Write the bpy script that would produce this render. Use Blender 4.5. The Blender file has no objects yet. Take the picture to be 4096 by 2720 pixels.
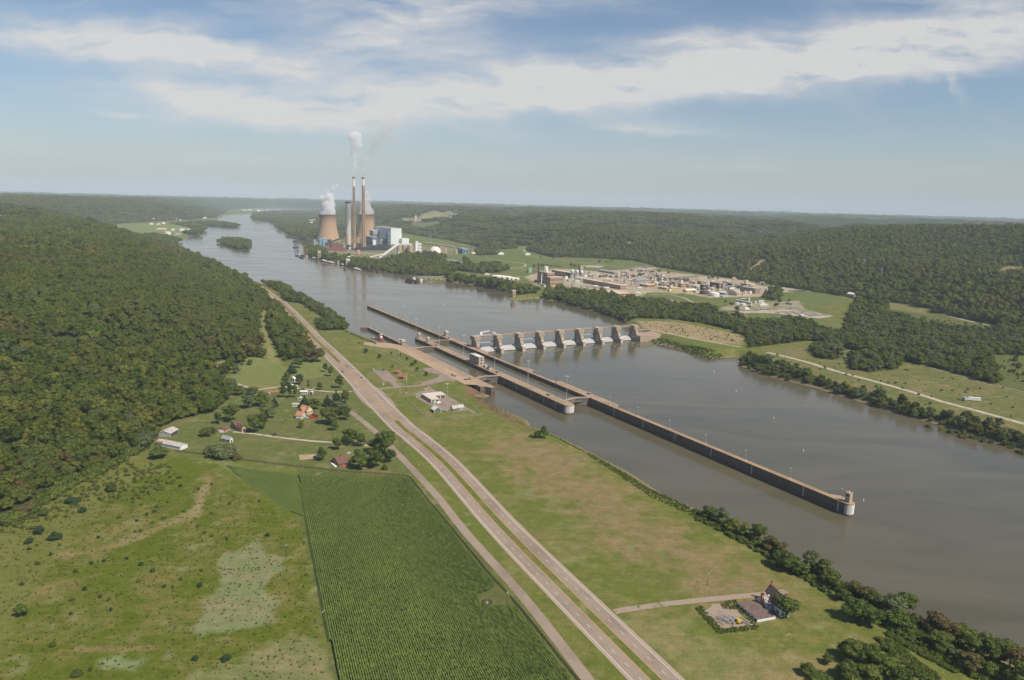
import bpy, math, random
import numpy as np
from mathutils import Matrix, Vector
random.seed(7); rng = np.random.default_rng(11)
SC = bpy.context.scene; COL = SC.collection
# ---------------------------------------------------------------- camera (fitted to the lock and dam of known size)
CF, CPITCH, CROLL, CH = 2991.865, 0.1833207, 0.0263853, 231.029
_cp, _sp, _cr, _sr = math.cos(CPITCH), math.sin(CPITCH), math.cos(CROLL), math.sin(CROLL)
VF = np.array([0, _cp, -_sp]); _U0 = np.array([0, _sp, _cp]); _R0 = np.array([1., 0, 0])
VR = _cr*_R0+_sr*_U0; VU = -_sr*_R0+_cr*_U0
cam = bpy.data.cameras.new('camera'); camo = bpy.data.objects.new('camera', cam); COL.objects.link(camo)
cam.sensor_width = 36; cam.lens = 36*CF/4096; cam.clip_start = 1; cam.clip_end = 120000
camo.matrix_world = Matrix(((VR[0], VU[0], -VF[0], 0), (VR[1], VU[1], -VF[1], 0), (VR[2], VU[2], -VF[2], CH), (0, 0, 0, 1)))
SC.camera = camo
# ---------------------------------------------------------------- light
SUN_AZ, SUN_EL = -41.6, 50.0          # degrees: direction towards the sun, from +x counter-clockwise
sd = np.array([math.cos(math.radians(SUN_EL))*math.cos(math.radians(SUN_AZ)), math.cos(math.radians(SUN_EL))*math.sin(math.radians(SUN_AZ)), math.sin(math.radians(SUN_EL))])
sun = bpy.data.lights.new('sun', 'SUN'); suno = bpy.data.objects.new('sun', sun); COL.objects.link(suno)
sun.energy = 4.5; sun.angle = math.radians(0.5); sun.color = (1, .90, .76)
suno.rotation_euler = Vector(-sd).to_track_quat('-Z', 'Y').to_euler(); suno.location = (400, -400, 900)
SC.view_settings.view_transform = 'Standard'; SC.view_settings.look = 'None'; SC.view_settings.exposure = 0.22; SC.view_settings.gamma = 1
SC.cycles.volume_bounces = 6; SC.cycles.max_bounces = 8; SC.cycles.diffuse_bounces = 2; SC.cycles.glossy_bounces = 3
SC.cycles.transparent_max_bounces = 12; SC.cycles.transmission_bounces = 2
SC.cycles.use_denoising = True
W = bpy.data.worlds.new('World'); SC.world = W; W.use_nodes = True

class NT:                                    # small helper to write node trees
    def __init__(s, tree): s.t = tree; s.n = tree.nodes; s.l = tree.links
    def add(s, typ, ins=None, **kw):
        nd = s.n.new(typ)
        for k, v in kw.items(): setattr(nd, k, v)
        for k, v in (ins or {}).items():
            sock = nd.inputs[k]
            if hasattr(v, 'is_output'): s.l.new(v, sock)
            else: sock.default_value = v
        return nd
    def math(s, op, a, b=None, c=None, clamp=False):
        ins = {0: a}
        if b is not None: ins[1] = b
        if c is not None: ins[2] = c
        return s.add('ShaderNodeMath', ins, operation=op, use_clamp=clamp).outputs[0]
    def mix(s, f, a, b, blend='MIX'):
        nd = s.add('ShaderNodeMix', data_type='RGBA', blend_type=blend)
        for i, v in ((0, f), (6, a), (7, b)):
            if hasattr(v, 'is_output'): s.l.new(v, nd.inputs[i])
            else: nd.inputs[i].default_value = (*v, 1) if (i > 0 and len(v) == 3) else v
        return nd.outputs[2]
    def noise(s, scale, vec=None, detail=3, rough=.55, dist=0.):
        ins = {'Scale': scale, 'Detail': detail, 'Roughness': rough, 'Distortion': dist}
        if vec is not None: ins['Vector'] = vec
        return s.add('ShaderNodeTexNoise', ins).outputs['Fac']
    def ramp(s, f, a, b, ca=(0, 0, 0), cb=(1, 1, 1)):
        nd = s.add('ShaderNodeValToRGB', {0: f}); e = nd.color_ramp.elements
        e[0].position = a; e[1].position = b; e[0].color = (*ca, 1); e[1].color = (*cb, 1)
        return nd.outputs[0]
def sky():
    t = NT(W.node_tree); t.n.clear()
    sk = t.add('ShaderNodeTexSky'); sk.sky_type = 'NISHITA'; sk.sun_disc = False
    sk.sun_elevation = math.radians(SUN_EL); sk.sun_rotation = math.radians(90-SUN_AZ); sk.altitude = 200
    sk.air_density = 1.0; sk.dust_density = .6; sk.ozone_density = 1.0
    co = t.add('ShaderNodeTexCoord').outputs['Generated']
    sx = t.add('ShaderNodeSeparateXYZ', {0: co})
    yy = t.math('MAXIMUM', sx.outputs[1], .05)
    U = t.math('DIVIDE', sx.outputs[0], yy); V = t.math('DIVIDE', sx.outputs[2], yy)
    P = t.add('ShaderNodeCombineXYZ', {0: U, 1: V}).outputs[0]
    # wisps bend along soft noise
    wn = t.add('ShaderNodeTexNoise', {'Vector': P, 'Scale': 5.5, 'Detail': 4, 'Roughness': .6})
    wv = t.add('ShaderNodeVectorMath', {0: wn.outputs['Color'], 1: (.5, .5, .5)}, operation='SUBTRACT').outputs[0]
    wv = t.add('ShaderNodeVectorMath', {0: wv, 1: (.16, .055, 0)}, operation='MULTIPLY').outputs[0]
    P2 = t.add('ShaderNodeVectorMath', {0: P, 1: wv}, operation='ADD').outputs[0]
    s2 = t.add('ShaderNodeSeparateXYZ', {0: P2}); u2, v2 = s2.outputs[0], s2.outputs[1]
    tot = None
    for (cx, cy, ang, lx, ly, amp) in CLOUDS:
        ca, sa = math.cos(ang), math.sin(ang)
        a = t.math('MULTIPLY_ADD', u2, ca/lx, (-(cx*ca+cy*sa))/lx); a = t.math('MULTIPLY_ADD', v2, sa/lx, a)
        b = t.math('MULTIPLY_ADD', u2, -sa/ly, (cx*sa-cy*ca)/ly); b = t.math('MULTIPLY_ADD', v2, ca/ly, b)
        b = t.math('MAXIMUM', t.math('MULTIPLY', b, .8), t.math('MULTIPLY', b, -1.9))
        r = t.math('MULTIPLY_ADD', a, a, t.math('MULTIPLY', b, b))
        g = t.math('MULTIPLY', t.math('POWER', 2.718, t.math('MULTIPLY', r, -1.)), amp)
        tot = g if tot is None else t.math('ADD', tot, g)
    st = t.add('ShaderNodeMapping', {0: P2}); st.inputs['Scale'].default_value = (4.2, 22, 1); st.inputs['Rotation'].default_value = (0, 0, -.12)
    n1 = t.noise(1.6, st.outputs[0], 7, .57)
    n2 = t.noise(16, P2, 6, .6)
    nn = t.math('ADD', t.math('MULTIPLY', n1, 1.), t.math('MULTIPLY', n2, .14))
    m = t.math('MULTIPLY', tot, t.math('MULTIPLY_ADD', nn, 3.3, -1.05))
    m = t.math('ADD', m, t.math('MULTIPLY', t.math('SUBTRACT', n1, .56, clamp=True), .9))
    m = t.math('MULTIPLY', m, 1.0, clamp=True)
    fac = t.math('MULTIPLY', t.math('POWER', m, 1.0), .86)
    sat = t.mix(1., sk.outputs[0], (.84, .93, 1.03), 'MULTIPLY')
    low = t.math('POWER', 2.718, t.math('MULTIPLY', t.math('MAXIMUM', V, 0.), -14.)); sat = t.mix(t.math('MULTIPLY', low, .85), sat, (HORZ*.96, HORZ*.995, HORZ*.98))
    c = t.mix(fac, sat, (CLOUD_V, CLOUD_V*.97, CLOUD_V*.93))
    bg = t.add('ShaderNodeBackground', {'Color': c, 'Strength': SKY_STR})
    o = t.add('ShaderNodeOutputWorld', {'Surface': bg.outputs[0]})
SKY_STR = .080; CLOUD_V = 7.9; HORZ = 5.0
def raydir(px, py):
    d = VF*CF+VR*(px-2048)-VU*(py-1360); return d
def uv(px, py):
    d = raydir(px, py); return d[0]/d[1], d[2]/d[1]
def cl(x0, y0, x1, y1, w, amp):              # a streak of cirrus between two directions
    a, b = uv(x0, y0), uv(x1, y1); cx, cy = (a[0]+b[0])/2, (a[1]+b[1])/2
    L = math.hypot(b[0]-a[0], b[1]-a[1])/2
    return (cx, cy, math.atan2(b[1]-a[1], b[0]-a[0]), L*1.05, w/CF, amp)
CLOUDS = [cl(-300, 120, 1300, 290, 70, .75), cl(450, 370, 1500, 480, 100, .85), cl(1150, 60, 1900, 190, 140, .8), cl(1300, 420, 2800, 370, 95, 1.25), cl(200, 170, 1400, 260, 60, .8),
          cl(2300, 370, 4400, 200, 90, 1.35), cl(2900, 250, 4500, 100, 85, 1.0), cl(480, 330, 900, 440, 55, .7), cl(0, 60, 700, 110, 60, .25),
          cl(700, 470, 2000, 520, 70, .5), cl(2300, 470, 2900, 540, 28, .55), cl(3780, 300, 3860, 400, 18, .6), cl(3200, 330, 3500, 300, 16, .5),
          cl(2500, 170, 2900, 190, 32, .6), cl(300, 420, 560, 440, 14, .5), cl(1200, -20, 2400, 20, 90, .5), cl(3400, 0, 4300, 30, 60, .5),
          cl(-200, 600, 4300, 700, 60, .12)]
sky()
# ---------------------------------------------------------------- places: image ray -> ground
def P(px, py, z=10.):
    d = raydir(px, py); t = (z-CH)/d[2]; return np.array([d[0]*t, d[1]*t])
def Ps(L, z=10.): return np.array([P(x, y, z) for x, y in L])
TH = -1.0581997; LU = np.array([math.cos(TH), math.sin(TH)]); LN = np.array([-LU[1], LU[0]])
def LP(a, b): return LU*a+LN*b               # lock coordinates: a downstream, b across to the right bank
def crop(ox, oy, s, L): return [(ox+s*x, oy+s*y) for x, y in L]
def sdist(x, y, poly):                        # signed distance, negative inside
    x = np.asarray(x, float); y = np.asarray(y, float); d = np.full(x.shape, 1e18); ins = np.zeros(x.shape, bool)
    n = len(poly)
    for i in range(n):
        ax, ay = poly[i]; bx, by = poly[(i+1) % n]; ex, ey = bx-ax, by-ay; L2 = ex*ex+ey*ey+1e-9
        wx, wy = x-ax, y-ay; t = np.clip((wx*ex+wy*ey)/L2, 0, 1)
        d = np.minimum(d, (wx-t*ex)**2+(wy-t*ey)**2)
        if ay != by:
            c = ((ay > y) != (by > y)) & (x < (bx-ax)*(y-ay)/(by-ay)+ax); ins ^= c
    d = np.sqrt(d); return np.where(ins, -d, d)
def sdist_box(x, y, poly, pad):               # same, evaluated only near the polygon
    lo, hi = poly.min(0)-pad, poly.max(0)+pad; m = (x > lo[0]) & (x < hi[0]) & (y > lo[1]) & (y < hi[1])
    r = np.full(x.shape, float(pad)); 
    if m.any(): r[m] = np.minimum(sdist(x[m], y[m], poly), pad)
    return r
def sst(t): t = np.clip(t, 0, 1); return t*t*(3-2*t)
_lat = rng.random((256, 256))
def vnoise(x, y):
    xi, yi = np.floor(x).astype(int), np.floor(y).astype(int); fx, fy = x-xi, y-yi
    fx = fx*fx*fx*(fx*(fx*6-15)+10); fy = fy*fy*fy*(fy*(fy*6-15)+10)
    g = lambda i, j: _lat[(i) % 256, (j) % 256]
    return (g(xi, yi)*(1-fx)+g(xi+1, yi)*fx)*(1-fy)+(g(xi, yi+1)*(1-fx)+g(xi+1, yi+1)*fx)*fy
def fbm(x, y, s, oct=4, g=.5):
    v = 0; a = 1; t = 0
    for o in range(oct): v = v+a*vnoise(x/s+17.3*o, y/s+9.1*o); t += a; a *= g; s *= .5
    return v/t
# river outlines, traced where the water meets the banks
UP_LEFT = [(1522, 1372), (1500, 1364), (1435, 1338), (1379, 1316), (1370, 1290), (1337, 1260), (1286, 1243), (1248, 1217), (1199, 1196), (1174, 1176), (1138, 1162), (1107, 1146), (1051, 1137), (1000, 1117),
           (940, 1085), (840, 1035), (740, 995), (685, 976), (720, 965), (760, 948), (800, 932), (818, 922), (812, 911), (780, 903), (740, 899), (700, 894), (680, 890), (690, 886), (791, 881), (840, 877), (859, 871), (879, 865), (930, 858), (1008, 855)]
UP_RIGHT = [(1010, 861), (1015, 885), (1076, 890), (1103, 894), (1127, 929), (1144, 939), (1180, 948), (1208, 983), (1213, 1018), (1251, 1030), (1285, 1040), (1348, 1050), (1401, 1069), (1465, 1080), (1528, 1086),
            (1602, 1097), (1650, 1105), (1668, 1113), (1708, 1126), (1790, 1126), (1871, 1136), (1939, 1153), (2007, 1166), (2085, 1181), (2024, 1190), (2020, 1196), (2057, 1200), (2125, 1194), (2159, 1194), (2227, 1207), (2278, 1221),
            (2328, 1234), (2400, 1251), (2470, 1275), (2500, 1290)]
LOW_RIGHT = [(2568, 1363), (2703, 1393), (2791, 1427), (2838, 1437), (2906, 1430), (2946, 1427), (2953, 1441), (2960, 1464), (3075, 1505), (3277, 1556), (3446, 1610), (3649, 1670), (3852, 1728), (4096, 1792), (4700, 1960), (5600, 2180)]
LOW_LEFT = [(5600, 3350), (4700, 2960), (4096, 2675), (3900, 2590), (3700, 2490), (3500, 2388), (3350, 2312), (3200, 2232), (3050, 2155), (2900, 2088), (2772, 2028), (2655, 1978), (2511, 1883), (2347, 1801), (2262, 1758), (2195, 1729), (2127, 1707), (2114, 1683), (2029, 1644), (1966, 1615), (1924, 1596), (1911, 1587)]
upL, upR = Ps(UP_LEFT, 5), Ps(UP_RIGHT, 5); lowR, lowL = Ps(LOW_RIGHT, 0), Ps(LOW_LEFT, 0)
lockedge = np.array([LP(-768, 398), LP(-772, 408), LP(-1075, 408), LP(-1085, 395)])
RIVER = np.vstack([upL, upR, [LP(-1015, 846), LP(-985, 846)], lowR, lowL, lockedge])
ISL1 = Ps([(888, 968), (905, 984), (945, 996), (990, 998), (1003, 983), (992, 968), (940, 962)], 5)
ISL2 = Ps([(773, 896), (840, 905), (945, 911), (953, 906), (900, 894), (850, 889), (800, 890)], 5)
# foot of the hills
VALLEY = np.vstack([Ps([(-900, 2500), (-300, 2230), (0, 2110), (130, 2050), (250, 1960), (400, 1890), (560, 1800), (635, 1715), (700, 1670), (830, 1650), (900, 1590), (925, 1500), (1040, 1470), (1190, 1440), (1290, 1430), (1200, 1318), (1130, 1240), (1070, 1180), (1020, 1145), (985, 1118)]),
                    Ps([(900, 1075), (800, 1028), (700, 990), (640, 985), (540, 965), (430, 918), (380, 905), (430, 897), (560, 889), (690, 882), (790, 877), (859, 869), (900, 850), (940, 838), (1100, 828), (1300, 838), (1310, 868), (1480, 905), (1650, 940), (1800, 962), (1870, 980), (1941, 1000), (2073, 995), (2195, 1028), (2371, 1034), (2536, 1043), (2635, 1070), (2784, 1094), (2878, 1108), (3007, 1126), (3108, 1145), (3328, 1180), (3470, 1205), (3600, 1225), (3728, 1250), (3953, 1300), (4096, 1335), (4700, 1460), (5600, 1650)]),
                    [(2500, -300), (-500, -300)]])
HILLS = []                                    # (x, y, extra height, radius)
def hill(px, py, R, z, rad):                  # a hill top standing at distance R on a line of sight, reaching z
    d = raydir(px, py); h = math.hypot(d[0], d[1]); z = CH+d[2]/h*R-14 if z is None else z; HILLS.append((d[0]/h*R, d[1]/h*R, z, rad))
def H(x, y, detail=True):
    x = np.asarray(x, float); y = np.asarray(y, float)
    sr = sdist(x, y, RIVER); a = x*LU[0]+y*LU[1]; wl = np.where(a < -1003, 5., 0.)
    bw = np.where(wl > 2, 14., 24.)
    land = wl-.4+(10.4-wl)*sst(np.clip(sr/bw, 0, 1)*.85+.08)/sst(.93)
    bed = wl-.4-np.minimum(5, -sr*.35)
    h = np.where(sr > 0, np.minimum(land, 10), bed)
    for isl in (ISL1, ISL2):
        si = sdist_box(x, y, isl, 60.); h = np.where(si < 60, np.maximum(h, 4.6+np.clip(-si*.25, -6, 3)), h)
    sv = sdist(x, y, VALLEY); R = np.hypot(x, y)
    w = 190+.0*R
    n1 = fbm(x, y, 1500, 3); n2 = 1-np.abs(2*fbm(x+900, y-400, 780, 4, .55)-1)*2.6
    n3 = 1-np.abs(2*fbm(x-300, y+1200, 430, 3, .5)-1)*2.4; top = 82+34*(n1-.5)*2+84*(n2-.42)+46*(n3-.45)
    for hx, hy, hz, rad in HILLS:
        g = np.exp(-((x-hx)**2+(y-hy)**2)/(2*rad*rad)); top = top*(1-g)+hz*g
    far = sst((R-9000)/14000.); top = top+far*(10+30*(fbm(x, y, 3800, 3)-.5))
    rise = sst(sv/w*.62)**.85*.62+.38*sst((sv-60)/700.)
    return np.where(sv > 0, 10+np.maximum(top-10, 12)*rise*np.where(sr > 0, sst(sr/120.), 0), h)-sst((R-8000)/6000.)*R*R/1.48e7   # the earth curves away
def H1(x, y): return float(H(np.array([x]), np.array([y]))[0])
def PH(px, py, r0=250., r1=30000.):           # first hit of a line of sight with the terrain
    d = raydir(px, py); hh = math.hypot(d[0], d[1]); ts = np.geomspace(r0, r1, 1200)
    xs, ys, zs = d[0]/hh*ts, d[1]/hh*ts, CH+d[2]/hh*ts; h = H(xs, ys); k = np.argmax(zs < h)
    return np.array([xs[k], ys[k]]), float(h[k])
# ---------------------------------------------------------------- materials
MATS = {}
def mat(name, c, rough=.8, var=.12, scale=1.5, bump=0., spec=.3, metal=0., c2=None, coord='Object', streak=0., mix=(.45, .62), s2=None):
    if name in MATS: return MATS[name]
    m = bpy.data.materials.new(name); MATS[name] = m; m.use_nodes = True; t = NT(m.node_tree); t.n.clear()
    co = t.add('ShaderNodeTexCoord').outputs[coord]
    if streak:
        mp = t.add('ShaderNodeMapping', {0: co}); mp.inputs['Scale'].default_value = (1, 1, streak); co = mp.outputs[0]
    n = t.noise(scale, co, 4, .65)
    col = t.mix(t.math('MULTIPLY', t.math('SUBTRACT', n, .5), 1), c, c)
    v = t.math('MULTIPLY_ADD', n, 2*var, 1-var)
    col = t.mix(1., c, t.add('ShaderNodeCombineXYZ', {0: v, 1: v, 2: v}).outputs[0], 'MULTIPLY')
    if c2:
        f = t.ramp(t.noise(s2 or scale*.35, co, 5, .65), mix[0], mix[1]); col = t.mix(f, col, c2)
    b = t.add('ShaderNodeBsdfPrincipled', {'Base Color': col, 'Roughness': rough, 'Metallic': metal, 'Specular IOR Level': spec})
    if bump: t.l.new(t.add('ShaderNodeBump', {'Height': n, 'Strength': min(1, bump), 'Distance': bump}).outputs[0], b.inputs['Normal'])
    t.add('ShaderNodeOutputMaterial', {'Surface': b.outputs[0]}); return m
# ---------------------------------------------------------------- mesh builder
class MB:
    def __init__(s): s.v = []; s.f = []; s.m = []
    def poly(s, pts, mi=0):
        k = len(s.v); s.v += [tuple(map(float, q)) for q in pts]; s.f.append(tuple(range(k, k+len(pts)))); s.m.append(mi); return s
    def box(s, x0, x1, y0, y1, z0, z1, mi=0, top=None):
        k = len(s.v); s.v += [(x, y, z) for z in (z0, z1) for x, y in ((x0, y0), (x1, y0), (x1, y1), (x0, y1))]
        for j, q in enumerate(((3, 2, 1, 0), (4, 5, 6, 7), (0, 1, 5, 4), (1, 2, 6, 5), (2, 3, 7, 6), (3, 0, 4, 7))):
            s.f.append(tuple(k+i for i in q)); s.m.append(top if (top is not None and j == 1) else mi)
        return s
    def prism(s, pts, z0, z1, mi=0, top=None):       # plan outline (ccw) pulled up; z may be lists
        n = len(pts); k = len(s.v); Z0 = z0 if hasattr(z0, '__len__') else [z0]*n; Z1 = z1 if hasattr(z1, '__len__') else [z1]*n
        A = sum(pts[i][0]*pts[(i+1) % n][1]-pts[(i+1) % n][0]*pts[i][1] for i in range(n))
        idx = list(range(n)) if A > 0 else list(range(n))[::-1]
        s.v += [(float(pts[i][0]), float(pts[i][1]), float(Z0[i])) for i in idx]+[(float(pts[i][0]), float(pts[i][1]), float(Z1[i])) for i in idx]
        for i in range(n): s.f.append((k+i, k+(i+1) % n, k+n+(i+1) % n, k+n+i)); s.m.append(mi)
        s.f.append(tuple(range(k+n, k+2*n))); s.m.append(mi if top is None else top)
        s.f.append(tuple(range(k+n-1, k-1, -1))); s.m.append(mi); return s
    def lathe(s, prof, n=20, c=(0, 0), mi=0, cap=True, arc=None):     # prof: (radius, z)
        k = len(s.v)
        for r, z in prof: s.v += [(c[0]+r*math.cos(2*math.pi*i/n), c[1]+r*math.sin(2*math.pi*i/n), z) for i in range(n)]
        for j in range(len(prof)-1):
            for i in range(n): s.f.append((k+j*n+i, k+j*n+(i+1) % n, k+(j+1)*n+(i+1) % n, k+(j+1)*n+i)); s.m.append(mi if not isinstance(mi, (list, tuple)) else mi[j])
        if cap:
            e = k+(len(prof)-1)*n; s.f.append(tuple(range(e, e+n))); s.m.append(mi if not isinstance(mi, (list, tuple)) else mi[-1])
            s.f.append(tuple(range(k+n-1, k-1, -1))); s.m.append(mi if not isinstance(mi, (list, tuple)) else mi[0])
        return s
    def tube(s, a, b, r, r2=None, n=6, mi=0):
        a, b = Vector(a), Vector(b); d = (b-a); r2 = r if r2 is None else r2
        q = d.to_track_quat('Z', 'Y'); k = len(s.v)
        for p, rr in ((a, r), (b, r2)):
            for i in range(n): s.v.append(tuple(p+q@Vector((rr*math.cos(2*math.pi*i/n), rr*math.sin(2*math.pi*i/n), 0))))
        for i in range(n): s.f.append((k+i, k+(i+1) % n, k+n+(i+1) % n, k+n+i)); s.m.append(mi)
        s.f.append(tuple(range(k+n, k+2*n))); s.f.append(tuple(range(k+n-1, k-1, -1))); s.m += [mi, mi]; return s
    def beam(s, a, b, w, h, mi=0):             # a box section beam between two points, w wide, h high (downward)
        a, b = Vector(a), Vector(b); d = b-a; t = Vector((-d.y, d.x, 0)).normalized()*w/2; z = Vector((0, 0, h))
        k = len(s.v); s.v += [tuple(q) for q in (a-t-z, b-t-z, b+t-z, a+t-z, a-t, b-t, b+t, a+t)]
        for q in ((3, 2, 1, 0), (4, 5, 6, 7), (0, 1, 5, 4), (1, 2, 6, 5), (2, 3, 7, 6), (3, 0, 4, 7)): s.f.append(tuple(k+i for i in q)); s.m.append(mi)
        return s
    def gable(s, x0, x1, y0, y1, z0, z1, mi=0, over=.4, th=.15, axis='x'):   # roof only, ridge along axis
        if axis == 'x':
            c = (y0+y1)/2; sl = (z1-z0)/((y1-y0)/2); a, b, lo = x0-over, x1+over, z0-over*sl
            for y, in ((y0-over,), (y1+over,)):
                s.prism_pts([(a, y, lo), (b, y, lo), (b, c, z1), (a, c, z1)], th, mi)
        else:
            c = (x0+x1)/2; sl = (z1-z0)/((x1-x0)/2); a, b, lo = y0-over, y1+over, z0-over*sl
            for x, in ((x0-over,), (x1+over,)):
                s.prism_pts([(x, a, lo), (x, b, lo), (c, b, z1), (c, a, z1)], th, mi)
        return s
    def prism_pts(s, pts, th, mi=0):
        k = len(s.v); n = len(pts); s.v += [tuple(q) for q in pts]+[(q[0], q[1], q[2]+th) for q in pts]
        s.f.append(tuple(range(k, k+n))); s.f.append(tuple(range(k+2*n-1, k+n-1, -1))); s.m += [mi, mi]
        for i in range(n): s.f.append((k+i, k+(i+1) % n, k+n+(i+1) % n, k+n+i)); s.m.append(mi)
        return s
    def data(s, name, mats):
        me = bpy.data.meshes.new(name); me.from_pydata(s.v, [], s.f)
        for m in (mats if isinstance(mats, (list, tuple)) else [mats]): me.materials.append(m)
        me.polygons.foreach_set('material_index', s.m); me.update(); return me
    def build(s, name, mats, parent=None, smooth=False):
        me = s.data(name, mats)
        if smooth: me.polygons.foreach_set('use_smooth', [True]*len(me.polygons))
        o = bpy.data.objects.new(name, me); COL.objects.link(o)
        if parent is not None: o.parent = parent
        return o
def tag(o, label=None, cat=None, group=None, kind=None):
    for k, v in (('label', label), ('category', cat), ('group', group), ('kind', kind)):
        if v: o[k] = v
    return o
def thing(name, xy, z=10., rz=0., label=None, cat=None, group=None):
    o = bpy.data.objects.new(name, None); COL.objects.link(o); o.location = (float(xy[0]), float(xy[1]), z); o.rotation_euler = (0, 0, rz)
    return tag(o, label, cat, group)
def dup(src, xy=None, z=None, rz=None, label=None, group=None, scale=None, mats=None):
    c = src.copy(); COL.objects.link(c)
    if xy is not None: c.location = (float(xy[0]), float(xy[1]), src.location.z if z is None else z)
    if rz is not None: c.rotation_euler = (0, 0, rz)
    if scale is not None: c.scale = (scale,)*3 if not hasattr(scale, '__len__') else scale
    if label: c['label'] = label
    if group: c['group'] = group
    for ch in list(src.children):
        k = ch.copy(); COL.objects.link(k); k.parent = c
        for g in list(ch.children):
            q = g.copy(); COL.objects.link(q); q.parent = k
    return c
def hat(a, b): d = np.array(b)-np.array(a); return math.atan2(d[1], d[0])
# ---------------------------------------------------------------- the ground
hill(100, 880, 2500, None, 420); hill(560, 945, 1850, None, 260); hill(800, 1045, 1500, None, 200); hill(330, 915, 2000, None, 330)
hill(40, 1500, 800, 92, 230); hill(400, 1400, 820, 72, 170); hill(700, 1250, 1000, 84, 170); hill(900, 1180, 1220, 80, 160); hill(0, 1150, 1350, 110, 300)
hill(300, 785, 7200, None, 800); hill(560, 800, 6200, None, 500); hill(0, 785, 6600, None, 800); hill(700, 830, 5600, None, 300)
hill(1050, 795, 14500, None, 1500); hill(1250, 822, 9500, None, 700); hill(1700, 824, 7600, None, 700); hill(1500, 850, 5000, None, 350); hill(2120, 850, 3500, None, 330); hill(2420, 862, 3300, None, 330); hill(2600, 850, 5500, None, 500); hill(2300, 832, 9500, None, 900); hill(2900, 862, 8800, None, 900)
hill(3376, 893, 3200, None, 330); hill(3560, 882, 4300, None, 420); hill(3200, 930, 2750, None, 200); hill(2900, 960, 3300, 55, 330); hill(3060, 920, 4300, 40, 420); hill(3830, 905, 3900, None, 380); hill(4080, 905, 3300, None, 300); hill(4000, 1080, 1900, 100, 260); hill(3700, 1000, 2600, 85, 180); hill(3500, 875, 6800, 60, 700); hill(3900, 880, 7500, 110, 800)
hill(3400, 1040, 2100, 95, 200); hill(2620, 960, 2700, None, 240); hill(2250, 930, 2750, 95, 200)
def G(c): return np.array(c, float)
LAWN, LAWN2 = (.118, .140, .026), (.195, .165, .060)
COVER = []                                   # polygon (pixels), colour, second colour, softness, amount of the second colour
def cover(L, c, c2=None, soft=2., z=10., amt=.5, world=False): COVER.append((np.array(L) if world else Ps(L, z), c, c2 or c, soft, amt))
ROUGH, ROUGH2 = (.092, .118, .010), (.185, .155, .055)
cover([(-900, 2900), (-900, 1900), (0, 2000), (300, 1900), (640, 1810), (850, 1845), (1197, 2050), (1355, 2900)], ROUGH, ROUGH2, 6, amt=.42)
cover(crop(0, 1850, .55485, [(1500, 100), (1530, 130), (1480, 260), (1430, 400), (1180, 470), (1020, 545), (880, 600), (700, 640), (480, 700), (330, 670), (0, 660), (0, 620), (330, 655), (600, 640), (800, 590), (1000, 520), (1200, 440), (1400, 330), (1450, 200)]), (.26, .21, .10), ROUGH2, 3, amt=.6)
cover(crop(0, 1850, .55485, [(1560, 690), (1620, 640), (1700, 645), (1780, 600), (1860, 545), (1890, 600), (1920, 650), (2040, 690), (2060, 770), (1980, 800), (1930, 840), (1900, 900), (2020, 1010), (1960, 1070), (1980, 1150), (1780, 1200), (1600, 1220), (1440, 1255), (1380, 1200), (1460, 1080), (1500, 980), (1560, 940), (1580, 860), (1560, 760)]), (.165, .195, .080), (.23, .20, .11), 2, amt=.45)
cover(crop(0, 1850, .55485, [(1400, 1560), (1500, 1480), (1800, 1390), (2100, 1260), (2330, 1290), (2420, 1600), (1400, 1620)]), (.14, .165, .055), (.22, .19, .09), 5, amt=.5)
cover(crop(0, 1850, .55485, [(700, 1420), (870, 1400), (1060, 1420), (960, 1500), (740, 1490)]), (.19, .23, .11), (.25, .22, .12), 3, amt=.4)
cover([(230, 2600), (520, 2592), (640, 2574), (620, 2588), (420, 2602), (240, 2608)], (.22, .15, .07), ROUGH2, 2, amt=.7)
cover([(640, 1815), (860, 1850), (1197, 2055), (1165, 1905), (900, 1850)], (.150, .185, .055), (.17, .18, .05), 2, amt=.4)
cover([(1185, 1870), (1640, 1905), (1700, 1950), (2330, 2720), (2500, 2900), (1370, 2900), (1200, 2060)], (.09, .11, .03), (.12, .13, .04), 1.5)
FARM = [(560, 1800), (640, 1700), (760, 1650), (900, 1590), (940, 1530), (1050, 1480), (1180, 1450), (1300, 1420), (1470, 1600), (1640, 1800), (1640, 1900), (1100, 1860), (700, 1815)]
cover(FARM, (.108, .130, .034), (.17, .15, .06), 4, amt=.35)
cover([(930, 1500), (1040, 1440), (1150, 1470), (1160, 1540), (1080, 1560), (930, 1530)], (.16, .175, .05), (.26, .2, .1), 4, amt=.45)
# riverside park between highway and river
cover([(1400, 1454), (1300, 1350), (1270, 1325), (1350, 1315), (1435, 1342), (1520, 1380), (2127, 1715), (2772, 2040), (3720, 2640), (3900, 2900), (2735, 2720), (2072, 2100), (1640, 1686)], LAWN, LAWN2, 3, amt=.4)
cover([(2080, 1740), (2250, 1800), (2600, 2060), (3000, 2300), (3150, 2420), (2900, 2480), (2500, 2230), (2150, 1950), (1950, 1790)], (.15, .145, .045), (.225, .165, .08), 22, amt=.75)
cover([(2500, 2440), (2720, 2510), (3100, 2640), (3350, 2640), (3250, 2900), (2900, 2900)], (.16, .17, .055), (.25, .19, .09), 14, amt=.6)
cover([(1860, 1535), (1900, 1517), (1935, 1530), (1945, 1580), (2000, 1625), (2130, 1690), (2130, 1720), (2060, 1700), (1950, 1640), (1870, 1580)], (.17, .105, .06), (.11, .12, .04), 3, amt=.4)
cover(crop(3300, 2200, .33715, [(820, 880), (1180, 1050), (1600, 1300), (2000, 1540), (1560, 1600), (1000, 1200), (700, 960)]), (.155, .175, .03), (.1, .12, .03), 4, amt=.5)
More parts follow.
